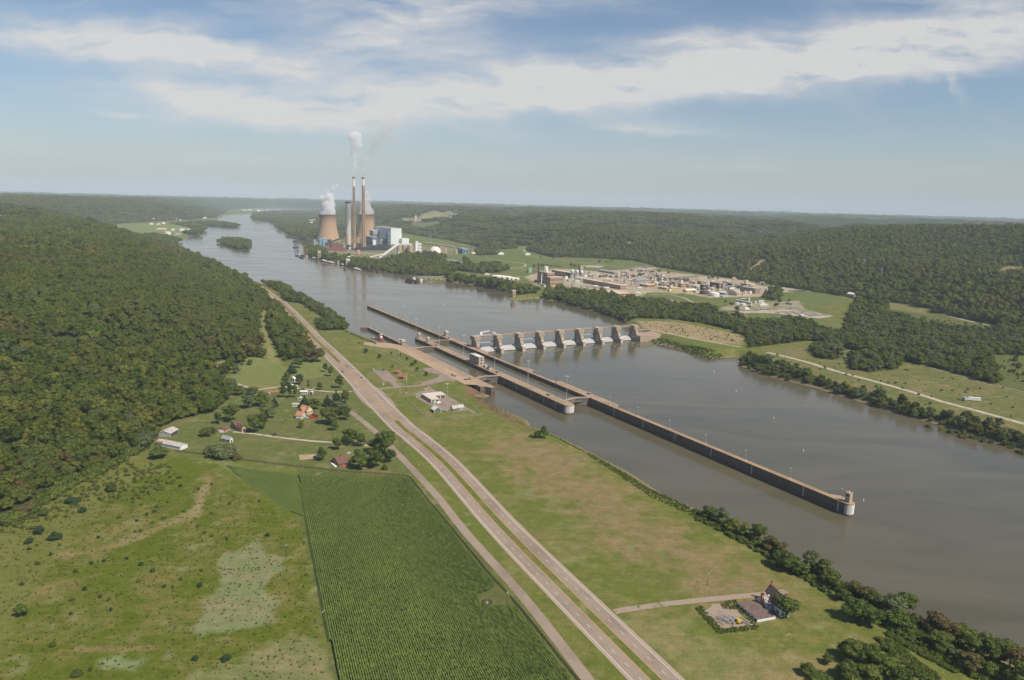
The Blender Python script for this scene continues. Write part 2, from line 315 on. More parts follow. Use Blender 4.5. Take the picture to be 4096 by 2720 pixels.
# right bank
cover([(2545, 1283), (2700, 1287), (2830, 1312), (2985, 1345), (2960, 1378), (2850, 1370), (2690, 1340), (2580, 1320)], (.30, .23, .125), (.12, .14, .05), 4, amt=.3)
cover([(2600, 1325), (2700, 1345), (2850, 1378), (2930, 1390), (2880, 1405), (2750, 1375), (2640, 1345)], LAWN, (.1, .13, .04), 3, amt=.3)
cover([(3050, 1400), (3340, 1385), (3584, 1440), (3837, 1505), (4096, 1570), (4500, 1660), (4500, 1850), (4096, 1745), (3731, 1648), (3356, 1545), (3060, 1440)], (.110, .130, .034), (.20, .165, .075), 5, amt=.5)
cover([(3771, 1385), (3850, 1372), (3984, 1375), (3990, 1410), (3880, 1420)], LAWN, LAWN2, 4, amt=.3)
cover([(3980, 1420), (4096, 1425), (4300, 1440), (4400, 1560), (4096, 1555), (4010, 1515)], LAWN, LAWN2, 4, amt=.3)
cover([(3541, 1240), (3640, 1240), (3780, 1265), (3950, 1300), (3800, 1310), (3650, 1275)], LAWN, LAWN2, 5, amt=.3)
PLANT = [(1640, 1020), (1850, 1020), (2000, 1000), (2073, 1000), (2195, 1030), (2536, 1045), (2640, 1072), (2784, 1096), (3007, 1128), (3328, 1182), (3420, 1212), (3280, 1225), (3330, 1270), (3350, 1290), (3000, 1286), (2872, 1262), (2860, 1232), (2700, 1222), (2540, 1200), (2400, 1182), (2240, 1170), (2090, 1165), (1900, 1125), (1800, 1085), (1830, 1050)]
cover(PLANT, (.105, .135, .034), (.17, .16, .065), 8, amt=.35)
cover(crop(2100, 1020, .25413, [(0, 340), (450, 210), (1180, 260), (1900, 200), (2361, 330), (2361, 540), (1900, 600), (1750, 680), (1400, 620), (900, 520), (200, 500)]), (.45, .36, .27), (.26, .24, .15), 6, amt=.5)
cover(crop(2600, 1020, .33884, [(0, 180), (500, 230), (1100, 300), (1300, 360), (1560, 400), (1560, 440), (1300, 490), (700, 505), (400, 450), (0, 440)]), (.45, .36, .27), (.25, .22, .14), 6, amt=.5)
cover(crop(2600, 1020, .33884, [(1340, 380), (1650, 380), (1850, 420), (1640, 440), (1380, 440)]), (.36, .30, .23), None, 4)
cover(crop(2600, 1020, .33884, [(860, 620), (1000, 570), (1300, 560), (1750, 540), (1830, 640), (2160, 720), (1850, 745), (1500, 690), (830, 650)]), (.34, .28, .21), (.16, .18, .07), 4, amt=.5)
cover(crop(2100, 1020, .25413, [(920, 160), (1250, 170), (1180, 200), (980, 195)]), (.40, .33, .27), None, 4)
cover(crop(2100, 1020, .25413, [(1700, 190), (1850, 180), (2130, 205), (1950, 225)]), (.40, .33, .27), None, 4)
cover(crop(2600, 1020, .33884, [(830, 700), (1100, 680), (1150, 720), (1000, 760), (850, 720)]), (.25, .18, .10), (.15, .16, .06), 5)
# power station yard
cover([(1235, 985), (1310, 965), (1500, 975), (1750, 985), (1870, 1000), (1850, 1018), (1640, 1022), (1545, 1050), (1400, 1040), (1260, 1012)], (.22, .19, .11), (.13, .15, .06), 10, amt=.5)
cover(crop(1200, 900, .21177, [(900, 330), (1700, 350), (1750, 480), (1100, 480), (930, 400)]), (.035, .033, .033), (.05, .045, .04), 6)
# left peninsula with the white tanks
cover(crop(500, 780, .33884, [(180, 440), (-100, 420), (-100, 350), (540, 340), (860, 370), (900, 400), (740, 470), (620, 500), (330, 490)]), (.15, .19, .06), (.22, .21, .09), 12, amt=.4)
cover(crop(500, 780, .33884, [(1650, 290), (1740, 295), (1745, 328), (1660, 322)]), (.16, .22, .07), None, 12)
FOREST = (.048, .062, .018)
WOODS = [Ps(L) for L in (
    [(1040, 1130), (1075, 1142), (1120, 1172), (1135, 1195), (1155, 1208), (1200, 1212), (1240, 1238), (1300, 1272), (1312, 1285), (1255, 1292), (1272, 1320), (1330, 1322), (1382, 1318), (1373, 1290), (1340, 1258), (1286, 1240), (1248, 1212), (1174, 1170), (1107, 1142)],
    [(2955, 1425), (3000, 1418), (3184, 1478), (3356, 1532), (3533, 1584), (3731, 1643), (3893, 1676), (4096, 1736), (4700, 1895), (4700, 1945), (4096, 1780), (3852, 1716), (3649, 1658), (3446, 1598), (3277, 1545), (3075, 1492), (2965, 1452)],
    [(3360, 1340), (3420, 1215), (3600, 1225), (3728, 1250), (3953, 1300), (4500, 1420), (4500, 1650), (4096, 1566), (3989, 1541), (3837, 1500), (3690, 1459), (3584, 1434), (3400, 1398), (3240, 1362), (2990, 1392), (2980, 1345), (2900, 1312), (2800, 1292), (2700, 1278), (2560, 1272), (2478, 1288), (2400, 1250), (2328, 1232), (2227, 1205), (2165, 1192), (2180, 1170), (2240, 1172), (2400, 1184), (2540, 1202), (2700, 1225), (2860, 1235), (2872, 1265), (3000, 1288), (3200, 1292)],
    [(430, 1880), (600, 1822), (606, 1755), (650, 1698), (740, 1668), (850, 1650), (905, 1600), (935, 1540), (800, 1540), (600, 1680), (400, 1820)],
    [(3235, 1390), (3300, 1385), (3360, 1395), (3350, 1440), (3260, 1432)], [(3396, 1430), (3480, 1420), (3600, 1440), (3590, 1475), (3470, 1490), (3400, 1475)],
    [(1224, 995), (1290, 1000), (1310, 1030), (1400, 1036), (1420, 1048), (1530, 1050), (1570, 1035), (1700, 1022), (1780, 1035), (1860, 1040), (1900, 1070), (1990, 1062), (2040, 1078), (1990, 1090), (1920, 1095), (1830, 1082), (1790, 1100), (1720, 1110), (1650, 1102), (1602, 1093), (1465, 1078), (1401, 1066), (1348, 1047), (1285, 1036), (1235, 1024)],
    [(1780, 1108), (1900, 1120), (2000, 1140), (2120, 1160), (2150, 1172), (2085, 1178), (2007, 1163), (1939, 1150), (1871, 1133), (1790, 1122)],
    [(1010, 864), (1020, 853), (1100, 843), (1300, 845), (1315, 868), (1400, 882), (1440, 905), (1480, 925), (1300, 965), (1240, 975), (1205, 975), (1160, 940), (1130, 925), (1105, 893), (1015, 880)],
    [(680, 955), (640, 950), (620, 940), (560, 955), (600, 975), (690, 980), (720, 962)], [(745, 940), (790, 915), (700, 898), (690, 893), (800, 906), (815, 918), (765, 946)],
    [(1900, 1002), (2000, 1000), (1990, 1018), (1905, 1022)],
    crop(2600, 1020, .33884, [(1320, 500), (1500, 420), (1550, 450), (1540, 520), (1420, 540)]),
)]
WOODS += [ISL1, ISL2]
# clearings in the hills, traced against the slope they lie on
def slope(L, R0=250): return np.array([PH(x, y, R0)[0] for x, y in L])
CLEAR = [(slope([(790, 1068), (838, 1070), (832, 1092), (808, 1096)], 700), (.20, .19, .07)),
         (slope([(0, 862), (100, 866), (118, 872), (60, 880), (0, 876)]), (.32, .20, .12)),
         (slope(crop(1100, 480, .41451, [(1410, 910), (1720, 890), (1830, 940), (1700, 960), (1430, 960)])), (.20, .19, .10)),
         (slope(crop(1100, 480, .41451, [(1420, 950), (1720, 960), (1690, 975), (1430, 970)])), (.09, .08, .075)),
         (slope(crop(1100, 480, .41451, [(1430, 985), (1600, 975), (1560, 1040), (1450, 1065), (1350, 1040), (1330, 1010)])), (.13, .165, .06)),
         (slope(crop(1100, 480, .41451, [(1240, 960), (1400, 940), (1420, 980), (1320, 1010)])), (.24, .19, .12)),
         (slope(crop(1600, 740, .5506, [(860, 455), (1080, 385), (1110, 400), (1000, 440), (890, 475)])), (.15, .18, .06)),
         (slope(crop(1600, 740, .5506, [(1560, 403), (1700, 425), (1690, 434), (1580, 418)])), (.26, .22, .10)),
         (slope(crop(1600, 740, .5506, [(1035, 290), (1200, 268), (1220, 276), (1060, 300)])), (.22, .19, .09)),
         (slope(crop(1600, 740, .5506, [(2040, 240), (2062, 240), (2075, 295), (2058, 295)])), (.2, .19, .09)),
         (slope(crop(2800, 780, .5489, [(330, 375), (465, 420), (430, 430), (340, 400)])), (.22, .2, .1)),
         (slope(crop(2800, 780, .5489, [(350, 548), (400, 515), (440, 480), (520, 466), (430, 530), (380, 562)])), (.30, .25, .16)),
         (slope(crop(2800, 780, .5489, [(2145, 340), (2255, 352), (2200, 368), (2160, 360)])), (.33, .25, .12)),
         (slope(crop(2800, 780, .5489, [(2100, 575), (2200, 535), (2361, 530), (2361, 560), (2150, 585)])), (.2, .17, .09)),
         (slope([(1040, 1290), (1055, 1240), (1068, 1250), (1062, 1310), (1095, 1400), (1130, 1460), (1085, 1470), (1060, 1400)]), (.19, .19, .07)),
         (Ps([(3541, 1238), (3640, 1236), (3780, 1262), (3990, 1302), (3940, 1325), (3800, 1318), (3650, 1285), (3560, 1262)]), (.10, .115, .034)), (Ps([(3975, 1420), (4096, 1425), (4300, 1440), (4400, 1600), (4096, 1575), (4000, 1540)]), (.10, .115, .034)), (Ps([(3420, 1195), (3600, 1218), (3728, 1243), (3740, 1262), (3600, 1240), (3420, 1214)]), (.17, .16, .06)),
         (Ps(crop(1600, 960, .33884, [(500, 232), (600, 220), (720, 235), (760, 270), (760, 305), (640, 300), (520, 275)])), (.12, .15, .04)),
         (slope([(840, 1460), (900, 1448), (925, 1465), (880, 1490), (845, 1480)], 500), (.2, .2, .08)),
         (slope([(930, 1490), (1000, 1430), (1070, 1440), (1150, 1475), (1180, 1450), (1310, 1425), (1330, 1500), (1100, 1540), (940, 1540)], 500), (.155, .18, .055)),
         (slope([(-700, 2600), (-700, 2330), (0, 2080), (300, 1930), (600, 1800), (640, 1850), (300, 2100), (0, 2600)], 350), (.13, .14, .03)),
         (slope(crop(1600, 740, .5506, [(570, 235), (670, 235), (672, 244), (575, 244)])), (.3, .26, .2))]
def forest_mask(x, y, sv=None):               # 1 where woods stand
    m = sst((sdist(x, y, VALLEY) if sv is None else sv)/12.) > .5
    for w in WOODS: m |= sdist_box(x, y, w, 5.) < 0
    for c, _ in CLEAR: m &= ~(sdist_box(x, y, c, 8.) < 4)
    return m
# the sheet of ground: finer near the lock, coarser towards the horizon
az = np.radians(np.linspace(90-50, 90+50, 1150)); rr = np.concatenate([np.geomspace(150, 4500, 900), np.geomspace(4500, 46000, 300)[1:]])
A, Rr = np.meshgrid(az, rr); gx, gy = (np.cos(A)*Rr).ravel(), (np.sin(A)*Rr).ravel()
gz = H(gx, gy); gsv = sdist(gx, gy, VALLEY); gsr = sdist(gx, gy, RIVER)
fm = forest_mask(gx, gy, gsv)
gz += np.where(fm & (Rr.ravel() > 9500), 12+10*vnoise(gx/60, gy/60), 0)
c1 = np.tile(G(LAWN), (len(gx), 1)); c2 = np.tile(G(LAWN2), (len(gx), 1)); amt = np.full(len(gx), .35)
for poly, a, b, soft, am in COVER:
    d = sdist_box(gx, gy, poly, soft+5); d = d+(fbm(gx, gy, 9, 3)-.5)*soft*3; k = sst(.5-d/(2*soft)); k = np.where(np.isfinite(k), k, 0)
    c1 = c1*(1-k[:, None])+G(a)*k[:, None]; c2 = c2*(1-k[:, None])+G(b)*k[:, None]; amt = amt*(1-k)+am*k
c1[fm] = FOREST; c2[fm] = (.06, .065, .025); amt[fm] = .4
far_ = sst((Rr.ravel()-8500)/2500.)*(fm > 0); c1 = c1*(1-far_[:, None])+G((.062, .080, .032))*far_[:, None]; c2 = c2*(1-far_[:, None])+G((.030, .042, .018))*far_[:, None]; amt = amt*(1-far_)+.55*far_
for poly, a in CLEAR:
    d = sdist_box(gx, gy, poly, 10.); k = sst(.5-d/6.); c1 = c1*(1-k[:, None])+G(a)*k[:, None]; c2 = c2*(1-k[:, None])+(G(a)*.8+G((.05, .04, .02)))*k[:, None]
bank = (1-sst((gsr-2.5)/3.))*(gsr > -60)      # bare mud and stones along the water
c1 = c1*(1-bank[:, None])+G((.27, .19, .125))*bank[:, None]; c2 = c2*(1-bank[:, None])+G((.13, .1, .06))*bank[:, None]
riprap = sdist_box(gx, gy, Ps([(2568, 1355), (2620, 1345), (2720, 1375), (2830, 1418), (2940, 1415), (2900, 1432), (2838, 1438), (2703, 1396), (2568, 1366)]), 5.) < 0
c1[riprap] = (.33, .26, .19); c2[riprap] = (.2, .16, .11)
nr, na = Rr.shape; ii = (np.arange(nr-1)[:, None]*na+np.arange(na-1)[None, :]).ravel()
me = bpy.data.meshes.new('ground'); me.vertices.add(len(gx)); me.vertices.foreach_set('co', np.column_stack([gx, gy, gz]).ravel())
fc = np.column_stack([ii, ii+na, ii+na+1, ii+1]).astype(np.int32); nf = len(fc)
me.loops.add(nf*4); me.loops.foreach_set('vertex_index', fc[:, ::-1].ravel().copy()); me.polygons.add(nf)
me.polygons.foreach_set('loop_start', np.arange(0, nf*4, 4, dtype=np.int32)); me.polygons.foreach_set('use_smooth', np.ones(nf, bool)); me.update(calc_edges=True)
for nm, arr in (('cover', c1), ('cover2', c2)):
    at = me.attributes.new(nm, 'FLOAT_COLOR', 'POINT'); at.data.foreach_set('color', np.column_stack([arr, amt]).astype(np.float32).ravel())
go = bpy.data.objects.new('ground', me); COL.objects.link(go); tag(go, kind='structure')
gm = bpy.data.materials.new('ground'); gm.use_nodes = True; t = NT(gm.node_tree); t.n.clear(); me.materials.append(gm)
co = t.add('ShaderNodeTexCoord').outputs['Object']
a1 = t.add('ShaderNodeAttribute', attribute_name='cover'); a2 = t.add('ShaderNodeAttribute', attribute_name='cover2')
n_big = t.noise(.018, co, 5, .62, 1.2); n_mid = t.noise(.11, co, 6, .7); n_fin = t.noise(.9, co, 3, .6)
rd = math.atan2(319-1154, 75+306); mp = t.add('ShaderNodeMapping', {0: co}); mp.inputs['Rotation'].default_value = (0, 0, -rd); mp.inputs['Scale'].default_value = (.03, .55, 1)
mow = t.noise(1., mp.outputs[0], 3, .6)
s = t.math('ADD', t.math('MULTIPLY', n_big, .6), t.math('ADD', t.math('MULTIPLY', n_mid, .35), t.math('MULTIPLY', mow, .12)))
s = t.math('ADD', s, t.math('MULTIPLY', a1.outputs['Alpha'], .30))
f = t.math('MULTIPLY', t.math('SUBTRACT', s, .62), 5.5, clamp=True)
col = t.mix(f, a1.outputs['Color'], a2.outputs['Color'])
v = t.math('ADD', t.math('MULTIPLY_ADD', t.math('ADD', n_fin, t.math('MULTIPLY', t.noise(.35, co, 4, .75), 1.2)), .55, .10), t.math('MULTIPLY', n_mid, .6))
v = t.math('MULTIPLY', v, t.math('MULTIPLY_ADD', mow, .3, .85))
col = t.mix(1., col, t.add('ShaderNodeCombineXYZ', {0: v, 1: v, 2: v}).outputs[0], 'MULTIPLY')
# dirt that clings to the big-scale noise
bp = t.add('ShaderNodeBump', {'Height': t.math('ADD', n_fin, t.math('MULTIPLY', n_mid, 2.5)), 'Strength': .55, 'Distance': .8})
b = t.add('ShaderNodeBsdfPrincipled', {'Base Color': col, 'Roughness': .95, 'Specular IOR Level': .1, 'Normal': bp.outputs[0]})
t.add('ShaderNodeOutputMaterial', {'Surface': b.outputs[0]})
# ---------------------------------------------------------------- water
wm = bpy.data.materials.new('river_water'); wm.use_nodes = True; t = NT(wm.node_tree); t.n.clear()
co = t.add('ShaderNodeTexCoord').outputs['Object']
mp = t.add('ShaderNodeMapping', {0: co}); mp.inputs['Rotation'].default_value = (0, 0, -TH); mp.inputs['Scale'].default_value = (.35, 1, 1)
nb = t.noise(.012, mp.outputs[0], 5, .6, 1.5); nf_ = t.noise(.5, mp.outputs[0], 4, .7); nm_ = t.noise(.09, mp.outputs[0], 4, .7, .5)
col = t.mix(t.ramp(nb, .35, .7), (.090, .081, .048), (.122, .107, .070))
hgt = t.math('ADD', t.math('MULTIPLY', nf_, .10), t.math('MULTIPLY', nm_, .25))
bp = t.add('ShaderNodeBump', {'Height': hgt, 'Strength': .35, 'Distance': 1.})
rg = t.math('MULTIPLY_ADD', t.ramp(nb, .38, .62), .10, .09)
b = t.add('ShaderNodeBsdfPrincipled', {'Base Color': col, 'Roughness': rg, 'IOR': 1.33, 'Specular IOR Level': .5, 'Normal': bp.outputs[0]})
t.add('ShaderNodeOutputMaterial', {'Surface': b.outputs[0]})
def sheet(name, pts, z, m, kind='structure'):
    o = MB().poly([(q[0], q[1], z) for q in pts]).build(name, m); tag(o, kind=kind); return o
def upoly(L): return [tuple(LP(a, b)) for a, b in L]
# the lower pool fills everything at level 0, the upper pool lies 5 m higher down to the dam and the lower lock gates
sheet('lower_pool', upoly([(-1015, 500), (-1015, 900), (4200, 2500), (4200, -1500), (-1000, -1500), (-1000, 396), (-835, 410), (-835, 452), (-695, 452), (-695, 500)]), 0., wm)
upp = upoly([(-1016.3, 845), (-1016.3, 495), (-690, 495), (-690, 455), (-827, 455), (-827, 411), (-1076, 411), (-1080, 300), (-1200, -900)])+[(-12000, 1500), (-22000, 14000), (-9000, 24000), (2000, 9000), tuple(LP(-1100, 2600))]
sheet('upper_pool', upp, 5., wm)
# ---------------------------------------------------------------- air
def haze():
    mb = MB().box(-36000, 36000, -1500, 48000, -160, 620); o = mb.build('haze', None); tag(o, kind='stuff')
    m = bpy.data.materials.new('haze'); m.use_nodes = True; t = NT(m.node_tree); t.n.clear()
    v = t.add('ShaderNodeVolumePrincipled', {'Color': (.78, .89, 1., 1), 'Density': HAZE, 'Anisotropy': -.1})
    t.add('ShaderNodeOutputMaterial', {'Volume': v.outputs[0]}); o.data.materials.clear(); o.data.materials.append(m)
HAZE = 4.9e-5
haze()
# ---------------------------------------------------------------- foliage
def foliage(name, cols, brown=.0):
    m = bpy.data.materials.new(name); MATS[name] = m; m.use_nodes = True; t = NT(m.node_tree); t.n.clear()
    oi = t.add('ShaderNodeObjectInfo'); gi = t.add('ShaderNodeNewGeometry')
    r = t.add('ShaderNodeValToRGB', {0: oi.outputs['Random']}); e = r.color_ramp.elements
    while len(e) < len(cols): e.new(.5)
    for i, c in enumerate(cols): e[i].position = i/(len(cols)-1.); e[i].color = (*c, 1)
    col = r.outputs[0]
    if brown:
        f = t.ramp(t.noise(.006, oi.outputs['Location'], 4, .6), .54, .66); f = t.math('MULTIPLY', f, t.math('MULTIPLY_ADD', oi.outputs['Random'], .7, brown), clamp=True)
        col = t.mix(f, col, (.165, .110, .048))
        g = t.ramp(t.noise(.0021, oi.outputs['Location'], 3, .5), .45, .6); col = t.mix(t.math('MULTIPLY', g, .5), col, (.105, .135, .032))
    v = t.math('MULTIPLY_ADD', gi.outputs['Random Per Island'], .34, .83)
    col = t.mix(1., col, t.add('ShaderNodeCombineXYZ', {0: v, 1: v, 2: t.math('MULTIPLY', v, .95)}).outputs[0], 'MULTIPLY')
    b = t.add('ShaderNodeBsdfPrincipled', {'Base Color': col, 'Roughness': .75, 'Specular IOR Level': .12})
    tr = t.add('ShaderNodeBsdfTranslucent', {'Color': t.mix(1., col, (1., 1.1, .5), 'MULTIPLY')})
    mx = t.add('ShaderNodeMixShader', {0: .18, 1: b.outputs[0], 2: tr.outputs[0]})
    t.add('ShaderNodeOutputMaterial', {'Surface': mx.outputs[0]}); return m
LEAF = foliage('woodland_leaves', [(.040, .062, .009), (.092, .112, .016), (.062, .098, .016), (.135, .140, .020), (.082, .108, .028), (.165, .172, .028)], .15)
LEAFP = foliage('pale_leaves', [(.075, .100, .042), (.120, .140, .066), (.095, .130, .052), (.135, .155, .058)])
LEAFN = foliage('green_leaves', [(.055, .085, .018), (.080, .115, .024), (.110, .135, .030), (.070, .100, .022)])
LEAFB = foliage('brown_leaves', [(.130, .092, .042), (.110, .100, .036), (.145, .108, .045)])
LEAFC = foliage('conifer_needles', [(.032, .062, .024), (.042, .076, .034), (.038, .068, .030)])
LEAFY = foliage('bush_leaves', [(.085, .125, .024), (.130, .155, .032), (.075, .105, .022), (.110, .120, .03)])
BARK = mat('bark', (.09, .07, .05), .95, .3, 3, 0.)
def leafmesh(name, lobes, leaf, dens, seed, m, trunk=None, core=True, jit=.30):
    g = np.random.default_rng(seed); V, F = [], []; k = 0; vs = []
    for (cx, cy, cz, r, rz) in lobes:
        n = max(8, int(dens*4*math.pi*r*rz/(leaf*leaf)))
        d = g.normal(size=(n, 3)); d /= np.linalg.norm(d, axis=1)[:, None]; d[:, 2] = np.where(d[:, 2] < -.35, -d[:, 2], d[:, 2])
        p = d*np.array([r, r, rz])*(1+g.normal(0, .07, n))[:, None]+np.array([cx, cy, cz])
        nn = d*np.array([1, 1, r/rz])+g.normal(0, jit, (n, 3)); nn /= np.linalg.norm(nn, axis=1)[:, None]
        up = g.normal(size=(n, 3)); a = np.cross(nn, up); a /= np.linalg.norm(a, axis=1)[:, None]+1e-9; b2 = np.cross(nn, a)
        s1 = leaf*(.6+.8*g.random(n))[:, None]*.5; s2 = leaf*(.6+.8*g.random(n))[:, None]*.5
        q = np.stack([p-a*s1-b2*s2*.7, p+a*s1*.8-b2*s2, p+a*s1+b2*s2*.8, p-a*s1*.7+b2*s2], 1).reshape(-1, 3)
        vs.append(q); F += [(k+4*i, k+4*i+1, k+4*i+2, k+4*i+3) for i in range(n)]; k += 4*n
        if core:
            mb = MB().lathe([(r*.45, cz-rz*.6), (r*.78, cz-rz*.1), (r*.6, cz+rz*.5), (r*.1, cz+rz*.78)], 7, (cx, cy))
            vs.append(np.array(mb.v)); F += [tuple(k+i for i in f) for f in mb.f]; k += len(mb.v)
    if trunk:
        mb = MB(); mb.tube((0, 0, -1), (0, 0, trunk[1]), trunk[0], trunk[0]*.6, 6); vs.append(np.array(mb.v)); F += [tuple(k+i for i in f) for f in mb.f]; k += len(mb.v)
    me = bpy.data.meshes.new(name); me.from_pydata(np.vstack(vs).tolist(), [], F); me.materials.append(m); me.update(); return me
def lobes_round(g, R, Hc, z0, n):              # an uneven rounded crown: radius R, height Hc, starting at z0
    L = [(0, 0, z0+Hc*.5, R*.62, Hc*.42)]
    for i in range(n):
        a = 2*math.pi*(i+g.random()*.8)/n; h = g.random(); rr_ = R*(.36+.30*g.random()); z = z0+Hc*(.22+.62*h)
        sp = R*.62*math.sqrt(max(.1, 1-(abs(h-.35)/.85)**2)); r = R*(.28+.20*g.random())
        L.append((sp*math.cos(a), sp*math.sin(a), z, r, r*(.75+.3*g.random())))
    L.append((g.normal()*R*.15, g.normal()*R*.15, z0+Hc*.84, R*.36, Hc*.17)); return L
def lobes_cone(g, R, Hc, z0):
    L = []
    for j in range(6):
        f = j/5.; r = R*(1-f*.88); z = z0+Hc*(.08+.86*f)
        for i in range(4 if j < 4 else 1):
            a = 2*math.pi*(i/4.+g.random()*.3); s = r*.45 if j < 4 else 0
            L.append((s*math.cos(a), s*math.sin(a), z, r*.55+.2, Hc*.13))
    return L
LIB = bpy.data.collections.new('woodland_library')     # not in the scene: only the woodland draws from it
def lib(name, me): o = bpy.data.objects.new(name, me); LIB.objects.link(o); return o
g_ = np.random.default_rng(5)
for i in range(8):                              # 0-7: trees of the nearer woods
    R_ = 5.2+1.8*g_.random(); lib('wood_a%d' % i, leafmesh('wood_tree', lobes_round(g_, R_, 10.5+4.5*g_.random(), .6, 8+i % 3), 1.05, .6, i, LEAF if i < 6 else LEAFP, (.28, 6)))
for i in range(6):                              # 8-13: farther trees
    lib('wood_b%d' % i, leafmesh('wood_tree_far', lobes_round(g_, 6.2+g_.random()*2.6, 11.5+5*g_.random(), .5, 6), 1.8, .75, 20+i, LEAF, jit=.16))
for i in range(4):                              # 14-17: groves seen from far away
    L = []
    for k in range(20):
        x, y = g_.uniform(-24, 24, 2); r = 4.5+2.5*g_.random(); L.append((x, y, 7+3*g_.random(), r, r*1.1)); L.append((x+g_.normal()*2, y+g_.normal()*2, 12+3*g_.random(), r*.6, r*.55))
    lib('wood_c%d' % i, leafmesh('grove', L, 4.2, .7, 40+i, LEAF, jit=.15))
for i in range(3):                              # 18-20: bushes
    lib('wood_d%d' % i, leafmesh('brush', lobes_round(g_, 1.5, 2.0, -.2, 5), .5, .6, 60+i, LEAFY, core=True))
def woodland(name, pts, label, cat='trees', kind='stuff'):   # pts: x y z scale rot index
    pts = np.array(pts); me = bpy.data.meshes.new(name); me.vertices.add(len(pts)); me.vertices.foreach_set('co', pts[:, :3].ravel())
    for nm, k in (('tscale', 3), ('trot', 4)):
        at = me.attributes.new(nm, 'FLOAT', 'POINT'); at.data.foreach_set('value', pts[:, k].astype(np.float32))
    at = me.attributes.new('tidx', 'INT', 'POINT'); at.data.foreach_set('value', pts[:, 5].astype(np.int32))
    o = bpy.data.objects.new(name, me); COL.objects.link(o); tag(o, label, cat, None, kind)
    ng = bpy.data.node_groups.new(name, 'GeometryNodeTree'); ng.interface.new_socket('Geometry', in_out='INPUT', socket_type='NodeSocketGeometry'); ng.interface.new_socket('Geometry', in_out='OUTPUT', socket_type='NodeSocketGeometry')
    t = NT(ng); i = t.add('NodeGroupInput'); oo = t.add('NodeGroupOutput')
    ci = t.add('GeometryNodeCollectionInfo', {'Collection': LIB, 'Separate Children': True, 'Reset Children': True})
    def attr(n, ty): nd = t.add('GeometryNodeInputNamedAttribute', data_type=ty); nd.inputs['Name'].default_value = n; return [s for s in nd.outputs if s.enabled][0]
    rot = t.add('ShaderNodeCombineXYZ', {2: attr('trot', 'FLOAT')}).outputs[0]
    ip = t.add('GeometryNodeInstanceOnPoints', {'Points': i.outputs[0], 'Instance': ci.outputs[0], 'Pick Instance': True, 'Instance Index': attr('tidx', 'INT'), 'Rotation': rot, 'Scale': attr('tscale', 'FLOAT')})
    t.l.new(ip.outputs[0], oo.inputs[0]); md = o.modifiers.new('scatter', 'NODES'); md.node_group = ng; return o
def scatter(r0, r1, step, azs=(49, 131)):       # a jittered grid over a ring sector
    n = int(r1/step)+1; X, Y = np.meshgrid(np.arange(-n, n)*step, np.arange(0, n)*step); X = X+rng.uniform(-.42, .42, X.shape)*step; Y = Y+rng.uniform(-.42, .42, Y.shape)*step
    X[::2] += step*.5; r = np.hypot(X, Y); a = np.degrees(np.arctan2(Y, X)); m = (r >= r0) & (r < r1) & (a > azs[0]) & (a < azs[1]); return X[m], Y[m]
# ---------------------------------------------------------------- roads and paving
ASPH = mat('worn_asphalt', (.305, .240, .185), .9, .10, .25, 0, .15, c2=(.235, .185, .145), s2=.03)
SHOUL = mat('pale_shoulder', (.36, .285, .22), .9, .10, .4, 0, .15)
LOT = mat('grey_asphalt', (.285, .225, .18), .9, .12, .3, 0, .15, c2=(.22, .17, .14))
GRAV = mat('pale_gravel', (.47, .41, .34), .95, .12, .5, 0, .1, c2=(.34, .28, .2))
DIRT = mat('tan_concrete', (.42, .31, .20), .9, .10, .2, 0, .1, c2=(.34, .25, .17))
OLDP = mat('cracked_paving', (.32, .25, .19), .95, .16, .4, 0, .1, c2=(.15, .15, .06), mix=(.56, .66))
WLINE = mat('white_road_paint', (.62, .60, .56), .8, .1, 2); YLINE = mat('orange_road_paint', (.52, .28, .06), .8, .1, 2)
RAILM = mat('rail_ballast', (.21, .18, .155), .95, .15, .5)
def smooth(pts, step=12.):
    pts = np.array(pts, float); out = []
    for i in range(len(pts)-1):
        p0 = pts[max(i-1, 0)]; p1, p2 = pts[i], pts[i+1]; p3 = pts[min(i+2, len(pts)-1)]; n = max(2, int(np.linalg.norm(p2-p1)/step))
        for k in range(n):
            t_ = k/n; out.append(.5*((2*p1)+(p2-p0)*t_+(2*p0-5*p1+4*p2-p3)*t_*t_+(3*p1-p0-3*p2+p3)*t_**3))
    out.append(pts[-1]); return np.array(out)
def offs(line, o):
    line = np.array(line); d = np.gradient(line, axis=0); d /= np.linalg.norm(d, axis=1)[:, None]; n_ = np.column_stack([d[:, 1], -d[:, 0]])
    return line+n_*(np.array(o)[:, None] if hasattr(o, '__len__') else o)
def strip(mb, line, o0, o1, z, mi=0, drape=False, th=None):
    a, b = offs(line, o0), offs(line, o1); k = len(mb.v)
    for i in range(len(line)):
        za = H1(*a[i])+z-10 if drape else z; zb = H1(*b[i])+z-10 if drape else z
        mb.v += [(a[i][0], a[i][1], za), (b[i][0], b[i][1], zb)]
    for i in range(len(line)-1): mb.f.append((k+2*i, k+2*i+1, k+2*i+3, k+2*i+2)); mb.m.append(mi)
def road(name, px, w, m, z=10.03, drape=False, world=False):
    line = smooth(px if world else Ps(px), 15); mb = MB(); strip(mb, line, -w/2, w/2, z, 0, drape); o = mb.build(name, m); tag(o, kind='structure'); return line
def pave(name, px, m, z=10.02, parent=None):
    o = sheet(name, Ps(px), z, m); return o
Y2px = [(2760, 2835), (2647, 2720), (2300, 2380), (2019, 2100), (1796, 1856), (1669, 1746), (1593, 1682), (1366, 1450), (1268, 1357), (1223, 1308), (1138, 1221), (1089, 1185), (1054, 1160), (1016, 1138)]
RL = smooth(Ps(Y2px), 6.); RLs = np.concatenate([[0], np.cumsum(np.linalg.norm(np.diff(RL, axis=0), axis=1))])
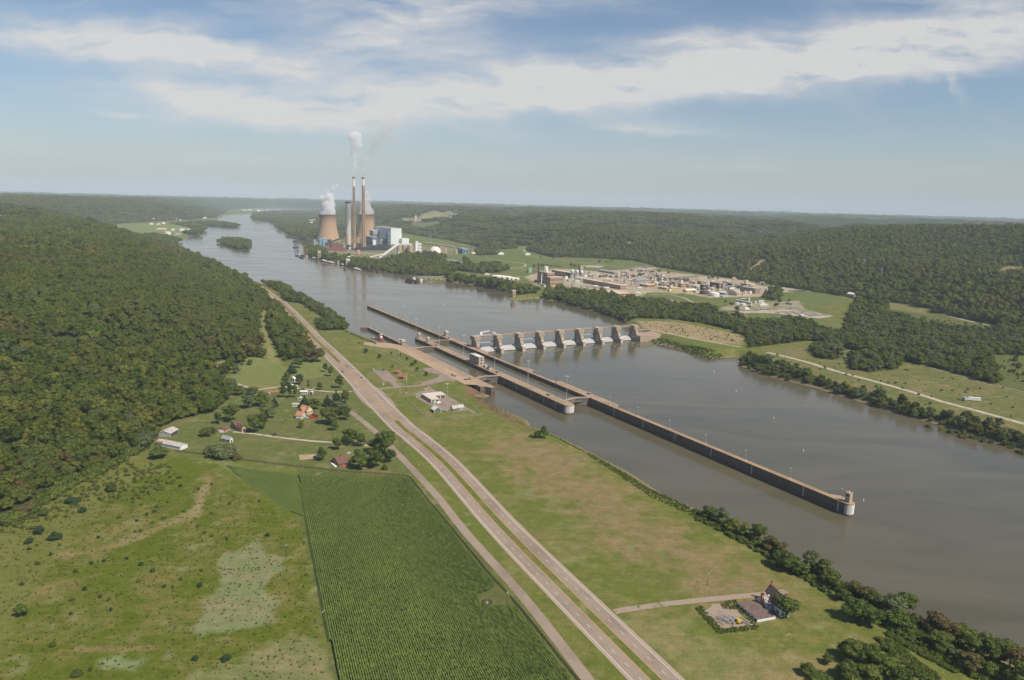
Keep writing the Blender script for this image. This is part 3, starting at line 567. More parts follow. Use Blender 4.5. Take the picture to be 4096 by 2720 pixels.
def at_s(px): q = P(*px); return RLs[np.argmin(np.hypot(RL[:, 0]-q[0], RL[:, 1]-q[1]))]
def seg(s0, s1, step=None):
    if step is None: m = (RLs >= s0) & (RLs <= s1); return RL[m]
    s = np.linspace(s0, s1, max(2, int((s1-s0)/step)+1)); return np.column_stack([np.interp(s, RLs, RL[:, 0]), np.interp(s, RLs, RL[:, 1])])
sA, sB = at_s((1593, 1682)), at_s((1366, 1450)); sJ = at_s((1480, 1565)); sEnd = RLs[-1]; sC = at_s((1110, 1200))
mb = MB(); strip(mb, RL, -15, -12.6, 10.03, 1); strip(mb, RL, -12.6, -4.6, 10.03); strip(mb, RL, 0, 8.6, 10.03); strip(mb, RL, 8.6, 10.6, 10.03, 1)
strip(mb, seg(sA, sB, 5), -4.6, 0, 10.03); strip(mb, seg(sC, sEnd, 8), -4.6, 0, 10.03, 2)
sx = seg(sJ-75, sJ+20, 5); w_ = 10.6+4*np.sin(np.linspace(0, 3.14, len(sx)))**.6; strip(mb, sx, 10.6, w_, 10.03); strip(mb, sx, -15-(w_-10.6)*.8, -15, 10.03)
hw = mb.build('highway', [ASPH, SHOUL, DIRT]); tag(hw, kind='structure')
mb = MB()
for o_, w_, mi in ((8.3, .28, 0), (.25, .28, 1), (-4.85, .28, 1), (-12.9, .28, 0)): strip(mb, RL, o_-w_/2, o_+w_/2, 10.036, mi)
for o_ in (4.2, -8.9):
    s = 0.
    while s < min(1100, sEnd-10):
        if not sJ-14 < s < sJ+10: strip(mb, seg(s, s+3.4, 1.7), o_-.12, o_+.12, 10.036)
        s += 12.2
for s0, s1 in ((sA+3, sJ-12), (sJ+12, sB-4)):
    for o_ in (-1.4, -3.0): strip(mb, seg(s0, s1, 6), o_-.16, o_+.16, 10.037, 1)
    s = s0
    while s < s1-6: strip(mb, seg(s, s+1.0, 1), -2.9, -1.5, 10.038, 1); s += 6
for s0, s1, o_ in ((sJ-62, sJ-14, 1.6), (sJ-70, sJ-18, 8.6), (sJ+14, sJ+55, -6.2)): strip(mb, seg(s0, s1, 6), o_-.14, o_+.14, 10.038)
for s0 in (sJ-12, sJ+11):
    strip(mb, seg(s0, s0+.6, .3), -12.6 if s0 > sJ else 10.9, -9. if s0 > sJ else 13., 10.038)
for s0, o_ in ((sJ-25, 3.), (sJ-45, 3.), (sJ-30, 10.), (sJ-55, 10.), (sJ+25, -7.6), (sJ+42, -7.6)):   # turn arrows
    strip(mb, seg(s0, s0+2.4, 1), o_-.12, o_+.12, 10.039); strip(mb, seg(s0+2, s0+2.6, .5), o_-.1, o_+.9, 10.039); strip(mb, seg(s0+1.5, s0+3., .5), o_+.7, o_+1., 10.040)
o = mb.build('lane_markings', [WLINE, YLINE], hw)
# long cracks sealed with tar
mb = MB(); g2 = np.random.default_rng(3)
for i in range(230):
    s = g2.uniform(0, 420); o_ = g2.choice([2.2, 6.2, -6.8, -10.8])+g2.normal()*1.3; n_ = 5; q = seg(s, s+g2.uniform(2, 9), 1.5); oo = o_+np.cumsum(g2.normal(0, .35, len(q)))
    strip(mb, q, oo-.05, oo+.05, 10.034)
mb.build('tar_seams', mat('tar_seam', (.09, .075, .06), .7), hw)
road('service_road', [(1318, 1590), (1350, 1612), (1410, 1652), (1508, 1732), (1584, 1808), (1674, 1902), (1760, 1998), (1871, 2138), (2080, 2371), (2277, 2621), (2450, 2850)], 6.2, ASPH)
cr = lambda L: crop(1400, 1420, .21177, L)
road('access_road', cr([(420, 650), (560, 640), (900, 603), (1150, 590), (1400, 560), (1540, 530), (1800, 470)]), 7.5, LOT, 10.025)
road('farm_lane', crop(580, 1280, .4464, [(790, 560), (930, 605), (1020, 622), (1200, 600), (1380, 612), (1550, 632), (1700, 645), (1860, 640)]), 4., GRAV, 10.02, True)
road('gravel_drive', crop(580, 1280, .4464, [(780, 1000), (1000, 1022), (1150, 1045), (1500, 1085), (1750, 1100), (2030, 1128), (2110, 1140)]), 3.6, GRAV, 10.02, True)
road('old_driveway', crop(2300, 1850, .55485, [(285, 1075), (500, 1040), (900, 992), (1350, 950), (1530, 928)]), 5., OLDP, 10.02)
road('levee_road', crop(2900, 1300, .50656, [(330, 215), (600, 280), (900, 370), (1200, 450), (1500, 535), (1700, 600), (2000, 680), (2361, 780), (2900, 930)]), 8., GRAV, 10.03)
road('railway_line', [(3215, 1360), (3346, 1391), (3584, 1437), (3690, 1462), (3837, 1503), (3989, 1543), (4096, 1568), (4400, 1640)], 4., RAILM, 10.03)
road('dam_road', [(2554, 1319), (2611, 1320), (2758, 1351), (2916, 1380), (2960, 1388)], 5., GRAV, 10.03)
road('hill_road', crop(2800, 780, .5489, [(-200, 585), (0, 600), (450, 650), (650, 688), (960, 718), (1150, 748)]), 9., GRAV, 10.05)
road('hill_road', crop(2800, 780, .5489, [(1600, 838), (1690, 850), (1950, 915), (2100, 945), (2400, 1010)]), 10., GRAV, 10.05)
road('plant_road', crop(2100, 1020, .25413, [(80, 20), (700, 95), (1400, 175), (2000, 210), (2361, 300)]), 7., DIRT, 10.05)
road('plant_road', crop(1600, 960, .33884, [(1020, 225), (1400, 270), (1480, 290), (1450, 320), (1310, 335), (1560, 360)]), 6., GRAV, 10.05)
road('plant_road', crop(1600, 960, .33884, [(930, 400), (960, 385), (1200, 410), (1500, 440)]), 6., DIRT, 10.05)
road('plant_road', crop(2600, 1020, .33884, [(250, 470), (400, 505), (510, 560), (700, 610)]), 5., GRAV, 10.05)
road('plant_road', crop(2600, 1020, .33884, [(0, 470), (250, 460), (420, 440)]), 5., GRAV, 10.05)
road('valley_road', crop(1200, 900, .21177, [(1850, -150), (1980, -60), (2150, 0), (2260, 90), (2361, 110)]), 14., GRAV, 10.6, True)
pave('visitor_parking', cr([(445, 300), (690, 288), (915, 488), (860, 500), (950, 600), (830, 612), (745, 500), (650, 505)]), LOT)
pave('lock_parking', cr([(1370, 248), (1640, 235), (1705, 250), (2060, 380), (2300, 480), (2140, 470), (1760, 500), (1480, 560), (1350, 560), (1340, 520), (1650, 425), (1700, 380), (1580, 350), (1450, 310)]), LOT)
pave('maintenance_yard', cr([(1215, 752), (1262, 712), (1420, 655), (1470, 575), (1560, 640), (1700, 730), (1860, 775), (2375, 1095), (2340, 1104), (2240, 1048), (1940, 1065), (1720, 1045), (1500, 955), (1265, 810)]), LOT, 10.022)
pave('junk_pad', crop(2700, 2200, .33884, [(330, 730), (440, 655), (420, 640), (520, 630), (560, 690), (700, 680), (890, 890), (560, 922)]), OLDP)
pave('basketball_pad', crop(580, 1280, .4464, [(1378, 1208), (1550, 1200), (1570, 1235), (1390, 1253)]), DIRT)
o = sheet('lock_esplanade', [LP(-1068, 402), LP(-1085, 392), LP(-1105, 360), LP(-1090, 352), LP(-1060, 368), LP(-1040, 386), LP(-800, 386), LP(-790, 402)], 10.03, DIRT)
# ---------------------------------------------------------------- lock walls
def concrete(name, c, dark, zt, streak=True, low=None):
    m = bpy.data.materials.new(name); MATS[name] = m; m.use_nodes = True; t = NT(m.node_tree); t.n.clear(); co = t.add('ShaderNodeTexCoord').outputs['Object']
    mp = t.add('ShaderNodeMapping', {0: co}); mp.inputs['Scale'].default_value = (.8, .8, .06); n = t.noise(1., mp.outputs[0], 4, .7); n2 = t.noise(.12, co, 5, .65); n3 = t.noise(1.2, co, 3, .6)
    col = t.mix(t.ramp(t.math('ADD', t.math('MULTIPLY', n, .6), t.math('MULTIPLY', n2, .4)), .40, .62), c, dark)
    if low is not None:
        sz = t.add('ShaderNodeSeparateXYZ', {0: t.add('ShaderNodeNewGeometry').outputs['Position']}).outputs[2]
        f = t.math('SUBTRACT', 1., t.ramp(t.math('ADD', t.math('MULTIPLY', sz, 1/zt), t.math('MULTIPLY', n2, .25)), .45, .75)); col = t.mix(t.math('MULTIPLY', f, .8), col, low)
    v = t.math('MULTIPLY_ADD', n3, .3, .85); col = t.mix(1., col, t.add('ShaderNodeCombineXYZ', {0: v, 1: v, 2: v}).outputs[0], 'MULTIPLY')
    b = t.add('ShaderNodeBsdfPrincipled', {'Base Color': col, 'Roughness': .9, 'Specular IOR Level': .2}); t.add('ShaderNodeOutputMaterial', {'Surface': b.outputs[0]}); return m
CSIDE = concrete('stained_shaded_lock_concrete', (.155, .125, .10), (.085, .075, .065), 10., low=(.115, .075, .06))  # stained concrete, with the shade of the wall faces darkened into its colour
CTOP = mat('deck_concrete', (.36, .265, .185), .9, .13, .3, 0, .1, c2=(.28, .21, .15), s2=.06)
CPIER = concrete('pier_concrete', (.40, .32, .235), (.31, .25, .185), 20.)
COPE = mat('rusty_coping', (.50, .28, .11), .8, .15, .6)
WHITEP = mat('white_paint', (.72, .71, .68), .6, .06, 1.); GREYM = mat('galvanised_steel', (.42, .42, .41), .5, .08, 2, 0, .5); STEEL = mat('dark_steel', (.07, .065, .06), .6, .2, 2)
ARMOR = mat('ribbed_armour', (.30, .29, .28), .7, .2, 1.)
def lt(name, a, b, z, label=None, cat=None, group=None, rz=0.): return thing(name, LP(a, b), z, TH+rz, label, cat, group)
def wall_thing(name, outlines, z1, label, a0, b0, cope=True, gauges=()):
    t_ = lt(name, a0, b0, 0, label, 'lock wall')
    mb = MB()
    for i, ol in enumerate(outlines): mb.prism([(a-a0, b-b0) for a, b in ol], -4.5, z1-.002*i, 0, 1)
    mb.build('wall', [CSIDE, CTOP], t_)
    if cope:
        mb = MB()
        for ol in cope:
            pl = [(a-a0, b-b0) for a, b in ol]
            for q, r in zip(pl[:-1], pl[1:]): mb.beam((q[0], q[1], z1+.14), (r[0], r[1], z1+.14), .55, .5)
        mb.build('coping', COPE, t_)
    for a, b, w_, m_ in gauges:
        mb = MB(); mb.box(a-a0-w_/2, a-a0+w_/2, b-b0-.06, b-b0+.12, z1-8.5, z1-.4); mb.build('gauge_board', m_, t_)
    return t_
def arc(ca, cb, r, d0, d1, n=9): return [(ca+r*math.cos(math.radians(d0+(d1-d0)*i/n)), cb+r*math.sin(math.radians(d0+(d1-d0)*i/n))) for i in range(n+1)]
ZT = 9.9; LGW = mat('faded_white_board', (.42, .44, .45), .8, .35, 3, 0)
GR = 490-.0
gm_ = [(a, 492.0, .9, LGW) for a in (-1470, -1400, -1330, -1260, -1190, -640, -590, -540, -490, -440, -385, -352)]
wall_thing('river_wall', [[(-1493, 492), (-350, 492), (-350, 496.6), (-1493, 496.6)], [(-1120, 496.5), (-956, 496.5), (-956, 503.5), (-1116, 503.5)], [(-866, 496.5), (-828, 496.5), (-832, 505), (-846, 505)], [(-780, 496.5), (-640, 496.5), (-648, 504.5), (-768, 504.5)],
           [(-350, 492.1)]+arc(-346, 496.1, 4.1, -90, 90)+[(-350, 500.1)], [(-365, 496.5), (-349, 496.5), (-350, 502), (-358, 502)]], ZT,
           'longest concrete lock wall running mid river with a round end tower', -690, 492, [[(-1493, 492), (-350, 492)]+arc(-346, 496.1, 4.1, -90, 60), [(-1493, 496.6), (-1120, 496.6)], [(-640, 496.6), (-366, 496.6)]], gm_)
gm_ = [(a, 446.9, 1., LGW) for a in (-1100, -1040, -975, -905, -850, -812, -780, -745, -715, -690)]
wall_thing('middle_wall', [[(-1112, 446.9), (-671, 446.9)]+arc(-672, 452.9, 6, -90, 90)+[(-1116, 458.9), (-1123, 455), (-1121, 449.5)]], ZT, 'broad middle lock wall between the two chambers, carrying the control building', -900, 446.9,
           [[(-1121, 449.5), (-1112, 446.9), (-671, 446.9)]+arc(-672, 452.9, 6, -90, 90)+[(-1116, 458.9)]], gm_)
mb = MB(); mb.lathe([(6.12, .2), (6.12, 8.8)], 40, (229-1, 6.), 0, False); 
wall_thing('land_wall', [[(-1068, 398), (-782, 398), (-782, 413.8), (-1068, 413.8)], [(-783, 404), (-774, 408.5), (-774, 413.8), (-783, 413.8)]], ZT+.02, 'low land side lock wall beside the esplanade', -900, 410, [[(-1068, 413.8), (-774, 413.8)]])
wall_thing('approach_wall', [[(-1068, 408.2), (-1066, 412), (-1237, 412), (-1237, 408.2)], [(-1237, 412), (-1240, 409), (-1245, 398), (-1240, 397), (-1236, 407)]], ZT-.1, 'short upstream approach wall with a hooked end beside the moored workboat', -1150, 410, [[(-1066, 412), (-1237, 412), (-1245, 398)]])
# slanted armour bars on the round wall ends
for nm, a, b, r, lb in (('nose_armour', -672, 452.9, 6.06, 'slatted grey armour plating round the end of the middle lock wall'), ('nose_armour', -346, 496.1, 4.16, 'slatted grey armour plating round the far end of the river wall')):
    t_ = lt(nm, a, b, 1.2, lb, 'armour plating'); mb = MB()
    for k in range(26):
        z0 = k*.34-.6
        for j in range(12):
            d0, d1 = math.radians(-90+15*j), math.radians(-75+15*j); za, zb = z0+j*.18, z0+(j+1)*.18
            if 0 < za and zb < 8: mb.tube((r*math.cos(d0), r*math.sin(d0), za), (r*math.cos(d1), r*math.sin(d1), zb), .075, n=4)
    mb.build('bars', WHITEP, t_); MB().lathe([(r-.03, 0), (r-.03, 8.2)], 32, mi=0, cap=False).build('plate', ARMOR, t_)
# mitre gates
def leaf(a, b, L, ang, H0, H1_, lab, face=1):
    t_ = lt('mitre_gate_leaf', a, b, 0, lab, 'lock gate', 'steel mitre gate leaves', math.radians(ang)); mb = MB(); mb.box(0, L, -.25, .05, -4, ZT-.9); mb.build('skin_plate', mat('gate_steel', (.035, .030, .026), .8, .3, 1.2, c2=(.06, .045, .035)), t_)
    s = 1 if face > 0 else -1
    for k in range(7): z = ZT-1.6-k*1.45; MB().box(.2, L-.2, min(.05*s, .8*s), max(.05*s, .8*s), z, z+.16).build('girder', mat('gate_girder', (.44, .41, .37), .8, .2, 1.), t_)
    mb = MB(); [mb.box(x, x+.15, min(.06*s, 1.0*s), max(.06*s, 1.0*s), -3, ZT-1.2) for x in np.linspace(.3, L-.4, 7)]; mb.tube((.5, 1.1*s, -1), (L-.5, 1.1*s, ZT-2), .1); mb.build('frame', mat('gate_girder', (0, 0, 0)), t_)
    MB().box(-.3, L, -.9, 1.3, ZT-.85, ZT-.55).build('walkway', CTOP, t_)
    mb = MB(); 
    for y in (-.85, 1.25):
        for z in (ZT-.2, ZT+.2, ZT+.5): mb.tube((0, y, z), (L, y, z), .06, n=4)
        for x in np.linspace(0, L, 9): mb.tube((x, y, ZT-.55), (x, y, ZT+.5), .05, n=4)
    mb.build('railing', mat('pale_railing', (.55, .50, .42), .6), t_)
WG = 16.9*1.03
for (a, lo, hi, nm, side) in ((-1076, 458.9, 492, 'upper gate of the river side chamber', ''), (-689, 458.9, 492, 'lower gate of the river side chamber', ''), (-1034, 413.8, 446.9, 'upper gate of the land side chamber', ''), (-826, 413.8, 446.9, 'lower gate of the land side chamber', '')):
    dd = 5.; L = math.hypot((hi-lo)/2, dd)
    leaf(a, lo, L, 90+math.degrees(math.atan2(dd, (hi-lo)/2)), 0, 0, 'steel leaf hung on the near wall, '+nm, -1)
    leaf(a, hi, L, -90-math.degrees(math.atan2(dd, (hi-lo)/2)), 0, 0, 'steel leaf hung on the river side wall, '+nm, 1)
# gate machinery towers with overhanging cabs
TANW = mat('tan_panel', (.40, .33, .245), .85, .08, 1.5); ROOFW = mat('pale_flat_roof', (.52, .48, .42), .85, .12, .6, c2=(.42, .38, .33)); GLASS = mat('dark_glass', (.035, .04, .045), .15, .1, 1, 0, .6)
def cabtower(a, b, w, d, hs, lab):
    t_ = lt('cab_tower', a, b, ZT, lab, 'tower', 'operator towers on the lock walls')
    MB().box(-w*.36, w*.36, -d*.36, d*.36, 0, hs).build('stem', CPIER, t_); MB().prism([(-w/2+.6, -d/2), (w/2-.6, -d/2), (w/2, -d/2+.6), (w/2, d/2-.6), (w/2-.6, d/2), (-w/2+.6, d/2), (-w/2, d/2-.6), (-w/2, -d/2+.6)], hs, hs+2.9).build('cab', TANW, t_)
    MB().box(-w/2+.1, w/2-.1, -d/2+.1, d/2-.1, hs+2.9, hs+3.2).build('roof', ROOFW, t_)
    MB().box(-w*.3, w*.3, -d/2-.06, -d/2+.05, hs+1.2, hs+2.2).build('window', GLASS, t_); MB().box(w/2-.05, w/2+.06, -.5, .5, hs+1., hs+2.2).build('window', WHITEP, t_); MB().box(w*.36-.02, w*.36+.05, -.5, .5, 0, 2.1).build('door', STEEL, t_)
cabtower(-1112, 453, 5.2, 5.2, 5, 'small cab tower at the upstream tip of the middle lock wall'); cabtower(-1070, 451, 5, 5, 5, 'cab tower beside the land chamber on the middle lock wall')
cabtower(-1108, 499.5, 7.4, 7, 5.5, 'broad cab tower on the river wall beside the far upper gate'); cabtower(-1062, 406, 7.6, 7, 5.5, 'cab tower on the land wall by the boat landing, with an antenna rack')
# control building
t_ = lt('control_building', -904.5, 454, ZT, 'three storey tan control building on the middle lock wall', 'building')
MB().box(-14.5, 14.5, -4, 4, 0, 11, top=1).build('wall', [mat('control_tan', (.43, .345, .245), .85, .06, .8), ROOFW], t_)
MB().box(-14.7, 14.7, -4.2, 4.2, 10.7, 11.3).build('parapet', mat('roof_edge', (.45, .43, .38), .8), t_)
mb = MB(); mb.box(-3, 9, -3.8, 3.8, 11.31, 11.36); mb.build('roof_membrane', WHITEP, t_)
for x in (-11, -7.5, -3.5, 0, 3.5, 7): 
    MB().box(x-.7, x+.7, -4.07, -3.9, 7.6, 9).build('window', GLASS, t_)
for z in (1.2, 5.2, 8.2): MB().box(14.45, 14.58, -1.4, 1.2, z, z+1.7).build('window', GLASS, t_)
for x in (-6, 4): MB().box(x-.6, x+.6, -4.07, -3.9, 2.2, 3.4).build('window', GLASS, t_)
MB().box(-16.3, -14.5, -3, 2, 4, 8.4).build('balcony', mat('balcony_white', (.5, .5, .47), .7), t_); MB().box(14.5, 15.6, -1.8, 1.6, 4.1, 4.3).build('balcony', WHITEP, t_); MB().tube((-4, 0, 11), (-4, 0, 12.6), .9, .7, 8).build('roof_vent', WHITEP, t_)
t_ = lt('tool_hut', -862.5, 452.5, ZT, 'small cream hut with a brown gable roof on the middle lock wall', 'hut'); mb = MB().box(-3.6, 3.6, -2.6, 2.6, 0, 2.6); mb.poly([(3.6, -2.6, 2.6), (3.6, 2.6, 2.6), (3.6, 0, 4)]).poly([(-3.6, 2.6, 2.6), (-3.6, -2.6, 2.6), (-3.6, 0, 4)]); mb.build('wall', mat('cream_wall', (.55, .50, .40), .8), t_)
MB().gable(-3.6, 3.6, -2.6, 2.6, 2.6, 4, 0, .4).build('roof', mat('brown_roof', (.14, .085, .06), .9, .15, 1.5), t_); MB().box(3.55, 3.66, .4, 1.5, 0, 2).build('door', mat('red_door', (.25, .06, .04), .7), t_); MB().box(3.55, 3.66, -1.5, -.6, 1, 1.8).build('window', GLASS, t_)
t_ = lt('machinery_box', -877, 453.5, ZT, 'grey steel generator box between the control building and the hut', 'generator'); MB().box(-3, 3, -1.8, 1.8, .2, 3).build('casing', GREYM, t_); MB().box(-2, 0, -1, 1, 3, 3.6).build('exhaust_hood', GREYM, t_)
for a, b, lb in ((-1040, 452, 'dark valve housing by the near upper gate'), (-842, 453, 'dark valve housing by the near lower gate'), (-715, 453, 'square winch housing near the rounded end of the middle wall'), (-700, 500, 'dark valve housing by the river side lower gate'), (-1090, 496, 'dark valve housing at the foot of the broad cab tower')):
    t_ = lt('valve_housing', a, b, ZT, lb, 'machinery', 'gate machinery on the lock walls'); MB().box(-1.7, 1.7, -1.3, 1.3, 0, 2.2).build('casing', mat('rust_housing', (.17, .11, .08), .8, .2, 1.), t_); MB().box(-1.9, 1.9, -1.5, 1.5, 2.2, 2.4).build('lid', TANW, t_)
t_ = lt('ladder_gantry', -758, 490.8, 2, 'tall dark ladder frame hung on the chamber side of the river wall', 'ladder frame'); mb = MB()
for x in (-1.1, 1.1): mb.tube((x, 0, 0), (x, 0, 15), .22, n=5)
for z in (4, 9, 12, 15): mb.tube((-1.1, 0, z), (1.1, 0, z), .18, n=5)
mb.build('frame', STEEL, t_)
t_ = lt('end_tower', -346.5, 496.1, ZT, 'square concrete light tower at the downstream end of the river wall', 'tower'); MB().box(-2, 2, -1.7, 1.7, 0, 7.6).build('shaft', mat('end_tower_tan', (.40, .33, .24), .85, .1, 1), t_); MB().box(-.9, .9, -1.78, -1.6, 5, 6.6).build('window', GLASS, t_); MB().box(-1.9, 1.9, -1.95, -1.7, 4.2, 4.4).build('sill', WHITEP, t_)
mb = MB(); 
for x in (-1.9, 1.9):
    for y in (-1.6, 1.6): mb.tube((x, y, 7.6), (x, y, 8.7), .05, n=4)
for z in (8.2, 8.7): mb.tube((-1.9, -1.6, z), (1.9, -1.6, z), .05, n=4).tube((-1.9, 1.6, z), (1.9, 1.6, z), .05, n=4).tube((1.9, -1.6, z), (1.9, 1.6, z), .05, n=4).tube((-1.9, -1.6, z), (-1.9, 1.6, z), .05, n=4)
mb.build('railing', GREYM, t_); MB().lathe([(.45, 7.6), (.5, 8.4), (.2, 8.9)], 10).build('beacon', WHITEP, t_)
t_ = lt('windsock', -347.5, 497, ZT+7.6, 'red windsock on a thin mast above the end tower', 'windsock'); MB().tube((0, 0, 0), (0, 0, 3.6), .05).build('mast', GREYM, t_); MB().tube((0, 0, 3.4), (-.5, -1.0, 1.9), .42, .24, 8).build('sock', mat('red_cloth', (.7, .05, .02), .8), t_)
# lamps
def mast(xy, z, h, lab, n=4, src=None):
    t_ = thing('lamp_mast', xy, z, 0, lab, 'lamp mast', 'tall floodlight masts around the locks'); MB().tube((0, 0, 0), (0, 0, h), .30, .14, 7).build('pole', GREYM, t_); MB().tube((-1.5, 0, h), (1.5, 0, h), .09).build('crossarm', GREYM, t_)
    for k in range(n): MB().lathe([(.16, 0), (.42, -.55), (.40, -.6)], 8, (-1.4+2.8*k/(n-1), 0)).build('lamp_head', WHITEP, t_).location = (0, 0, h+.3)
for a, b, lb in ((-1116.5, 449.5, 'at the tip of the middle lock wall'), (-1034.7, 454.8, 'by the land chamber upper gate'), (-953.8, 457.5, 'upstream of the control building'), (-857.6, 457.2, 'just downstream of the small cream hut'), (-768.6, 456.5, 'halfway down the bare half of the middle wall'), (-681.6, 456, 'near the rounded end of the middle wall')):
    mast(LP(a, b), ZT, 30, 'tall grey floodlight mast '+lb)
mast(P(*cr([(935, 68)])[0]), 10, 28, 'tall floodlight mast on the lawn inside the lock fence'); mast(P(*cr([(1833, 1080)])[0]), 10, 31, 'tall floodlight mast between the two green sheds')
mast(P(*cr([(945, 718)])[0]), 10, 11, 'short floodlight pole beside the access road junction', 2); mast(P(*cr([(1062, 520)])[0]), 10, 11, 'short floodlight pole beside the picnic shelters', 2)
def post(xy, z, h, lab, rz, grp='lamp posts along the lock walls'):
    t_ = thing('lamp_post', xy, z, rz, lab, 'lamp post', grp); MB().tube((0, 0, 0), (0, 0, h), .12, .08, 6).build('pole', GREYM, t_); MB().tube((0, 0, h), (-1.3, 0, h+.05), .07).build('arm', GREYM, t_); MB().lathe([(.12, .2), (.32, -.25), (.3, -.3)], 8, (-1.4, 0)).build('lamp_head', WHITEP, t_).location = (0, 0, h)
    MB().box(-.5, .5, -.5, .5, 0, .4).build('footing', WHITEP, t_); return t_
up_l = [(1513, 1235), (1547, 1250), (1587, 1267), (1627, 1283), (1718, 1320)]
dn_l = [((2442, 1618), 'just below the river chamber lower gate'), ((2557, 1664), 'second below the lower gate'), ((2682, 1716), 'third below the lower gate'), ((2824, 1775), 'fourth below the lower gate'), ((2983, 1841), 'fifth below the lower gate'), ((3160, 1915), 'next to last before the end tower'), ((3364, 2000), 'right beside the end tower')]
def lcoord(q): return float(q@LU), float(q@LN)
for i, px in enumerate(up_l): a = lcoord(P(*px, ZT))[0]; post(LP(a, 495.6), ZT, 9.5, ('%s lamp post from the upstream tip of the long river wall' % ['first', 'second', 'third', 'fourth', 'fifth'][i]), TH+1.57)
for px, lb in dn_l: a = lcoord(P(*px, ZT))[0]; post(LP(a, 495.6), ZT, 9.5, 'lamp post on the river wall, '+lb, TH+1.57)
post(LP(-1195, 410), ZT, 9, 'lamp post near the hooked end of the approach wall', TH-1.2); post(LP(-1225, 410), ZT, 9, 'lamp post at the hooked end of the approach wall', TH-1.2); post(LP(-818, 411), ZT, 9, 'lamp post beside the land chamber lower gate', TH-1.4); post(LP(-779, 411), ZT, 8, 'lamp post at the downstream end of the land wall', TH-1.4)
# ---------------------------------------------------------------- dam
PB = [504.5]+[542.9+38.2*i for i in range(8)]
prof = [(-1019.5, -4), (-993, -4), (-993, 5.5), (-994.5, 7.5), (-997.5, 7.6), (-1004, 20.5), (-1019.5, 20.5)]
slots = [(-999, 10), (-1002, 16)]
ordn = ['first', 'second', 'third', 'fourth', 'fifth', 'sixth', 'seventh', 'eighth', 'ninth']
def pier(i, b):
    t_ = lt('dam_pier', -1010, b, 0, '%s concrete dam pier counted from the locks' % ordn[i], 'dam pier', 'concrete piers of the dam'); mb = MB(); hw_ = 2.5
    k = 0
    pts = [(a+1010, z) for a, z in prof]
    mb.v += [(x, -hw_, z) for x, z in pts]+[(x, hw_, z) for x, z in pts]; n = len(pts); mb.f += [tuple(range(n)), tuple(range(2*n-1, n-1, -1))]+[(j+n, (j+1) % n+n, (j+1) % n, j) for j in range(n)]; mb.m += [0]*(n+2); mb.build('shaft', CPIER, t_)
    MB().box(-9.5, 7, -5.2, 5.2, 20.6, 26).build('machinery_house', CPIER, t_); MB().box(-9.3, 6.8, -5, 5, 26, 26.25).build('roof', CTOP, t_)
    for j in (-1, 1): MB().box(-6.5, 3.5, j*2.4-1.6, j*2.4+1.6, 26.25, 26.45).build('roof_hatch', ROOFW, t_)
    for x, z in slots:
        q = MB(); q.box(x+1010-.75, x+1010+.45, -.65, .65, z-1.3, z+1.3); q.build('doorway', STEEL, t_)
    for y in (-1.2, 1.2): MB().box(17-.05, 17.12, y-.35, y+.35, -2, 5).build('gauge_board', WHITEP, t_)
    MB().box(12.2, 14.6, -2.9, 2.9, 7.61, 8.9).build('trunnion_cover', WHITEP, t_)
    MB().box(-11.2, -9.5, -1.7, 1.7, -4, 19).build('nosing', CPIER, t_); return t_
for i, b in enumerate(PB): pier(i, b)
GWH = mat('gate_white', (.52, .52, .51), .6, .10, .9, c2=(.42, .41, .39)); GRIB = mat('gate_rib_grey', (.43, .42, .42), .6, .1, 1)
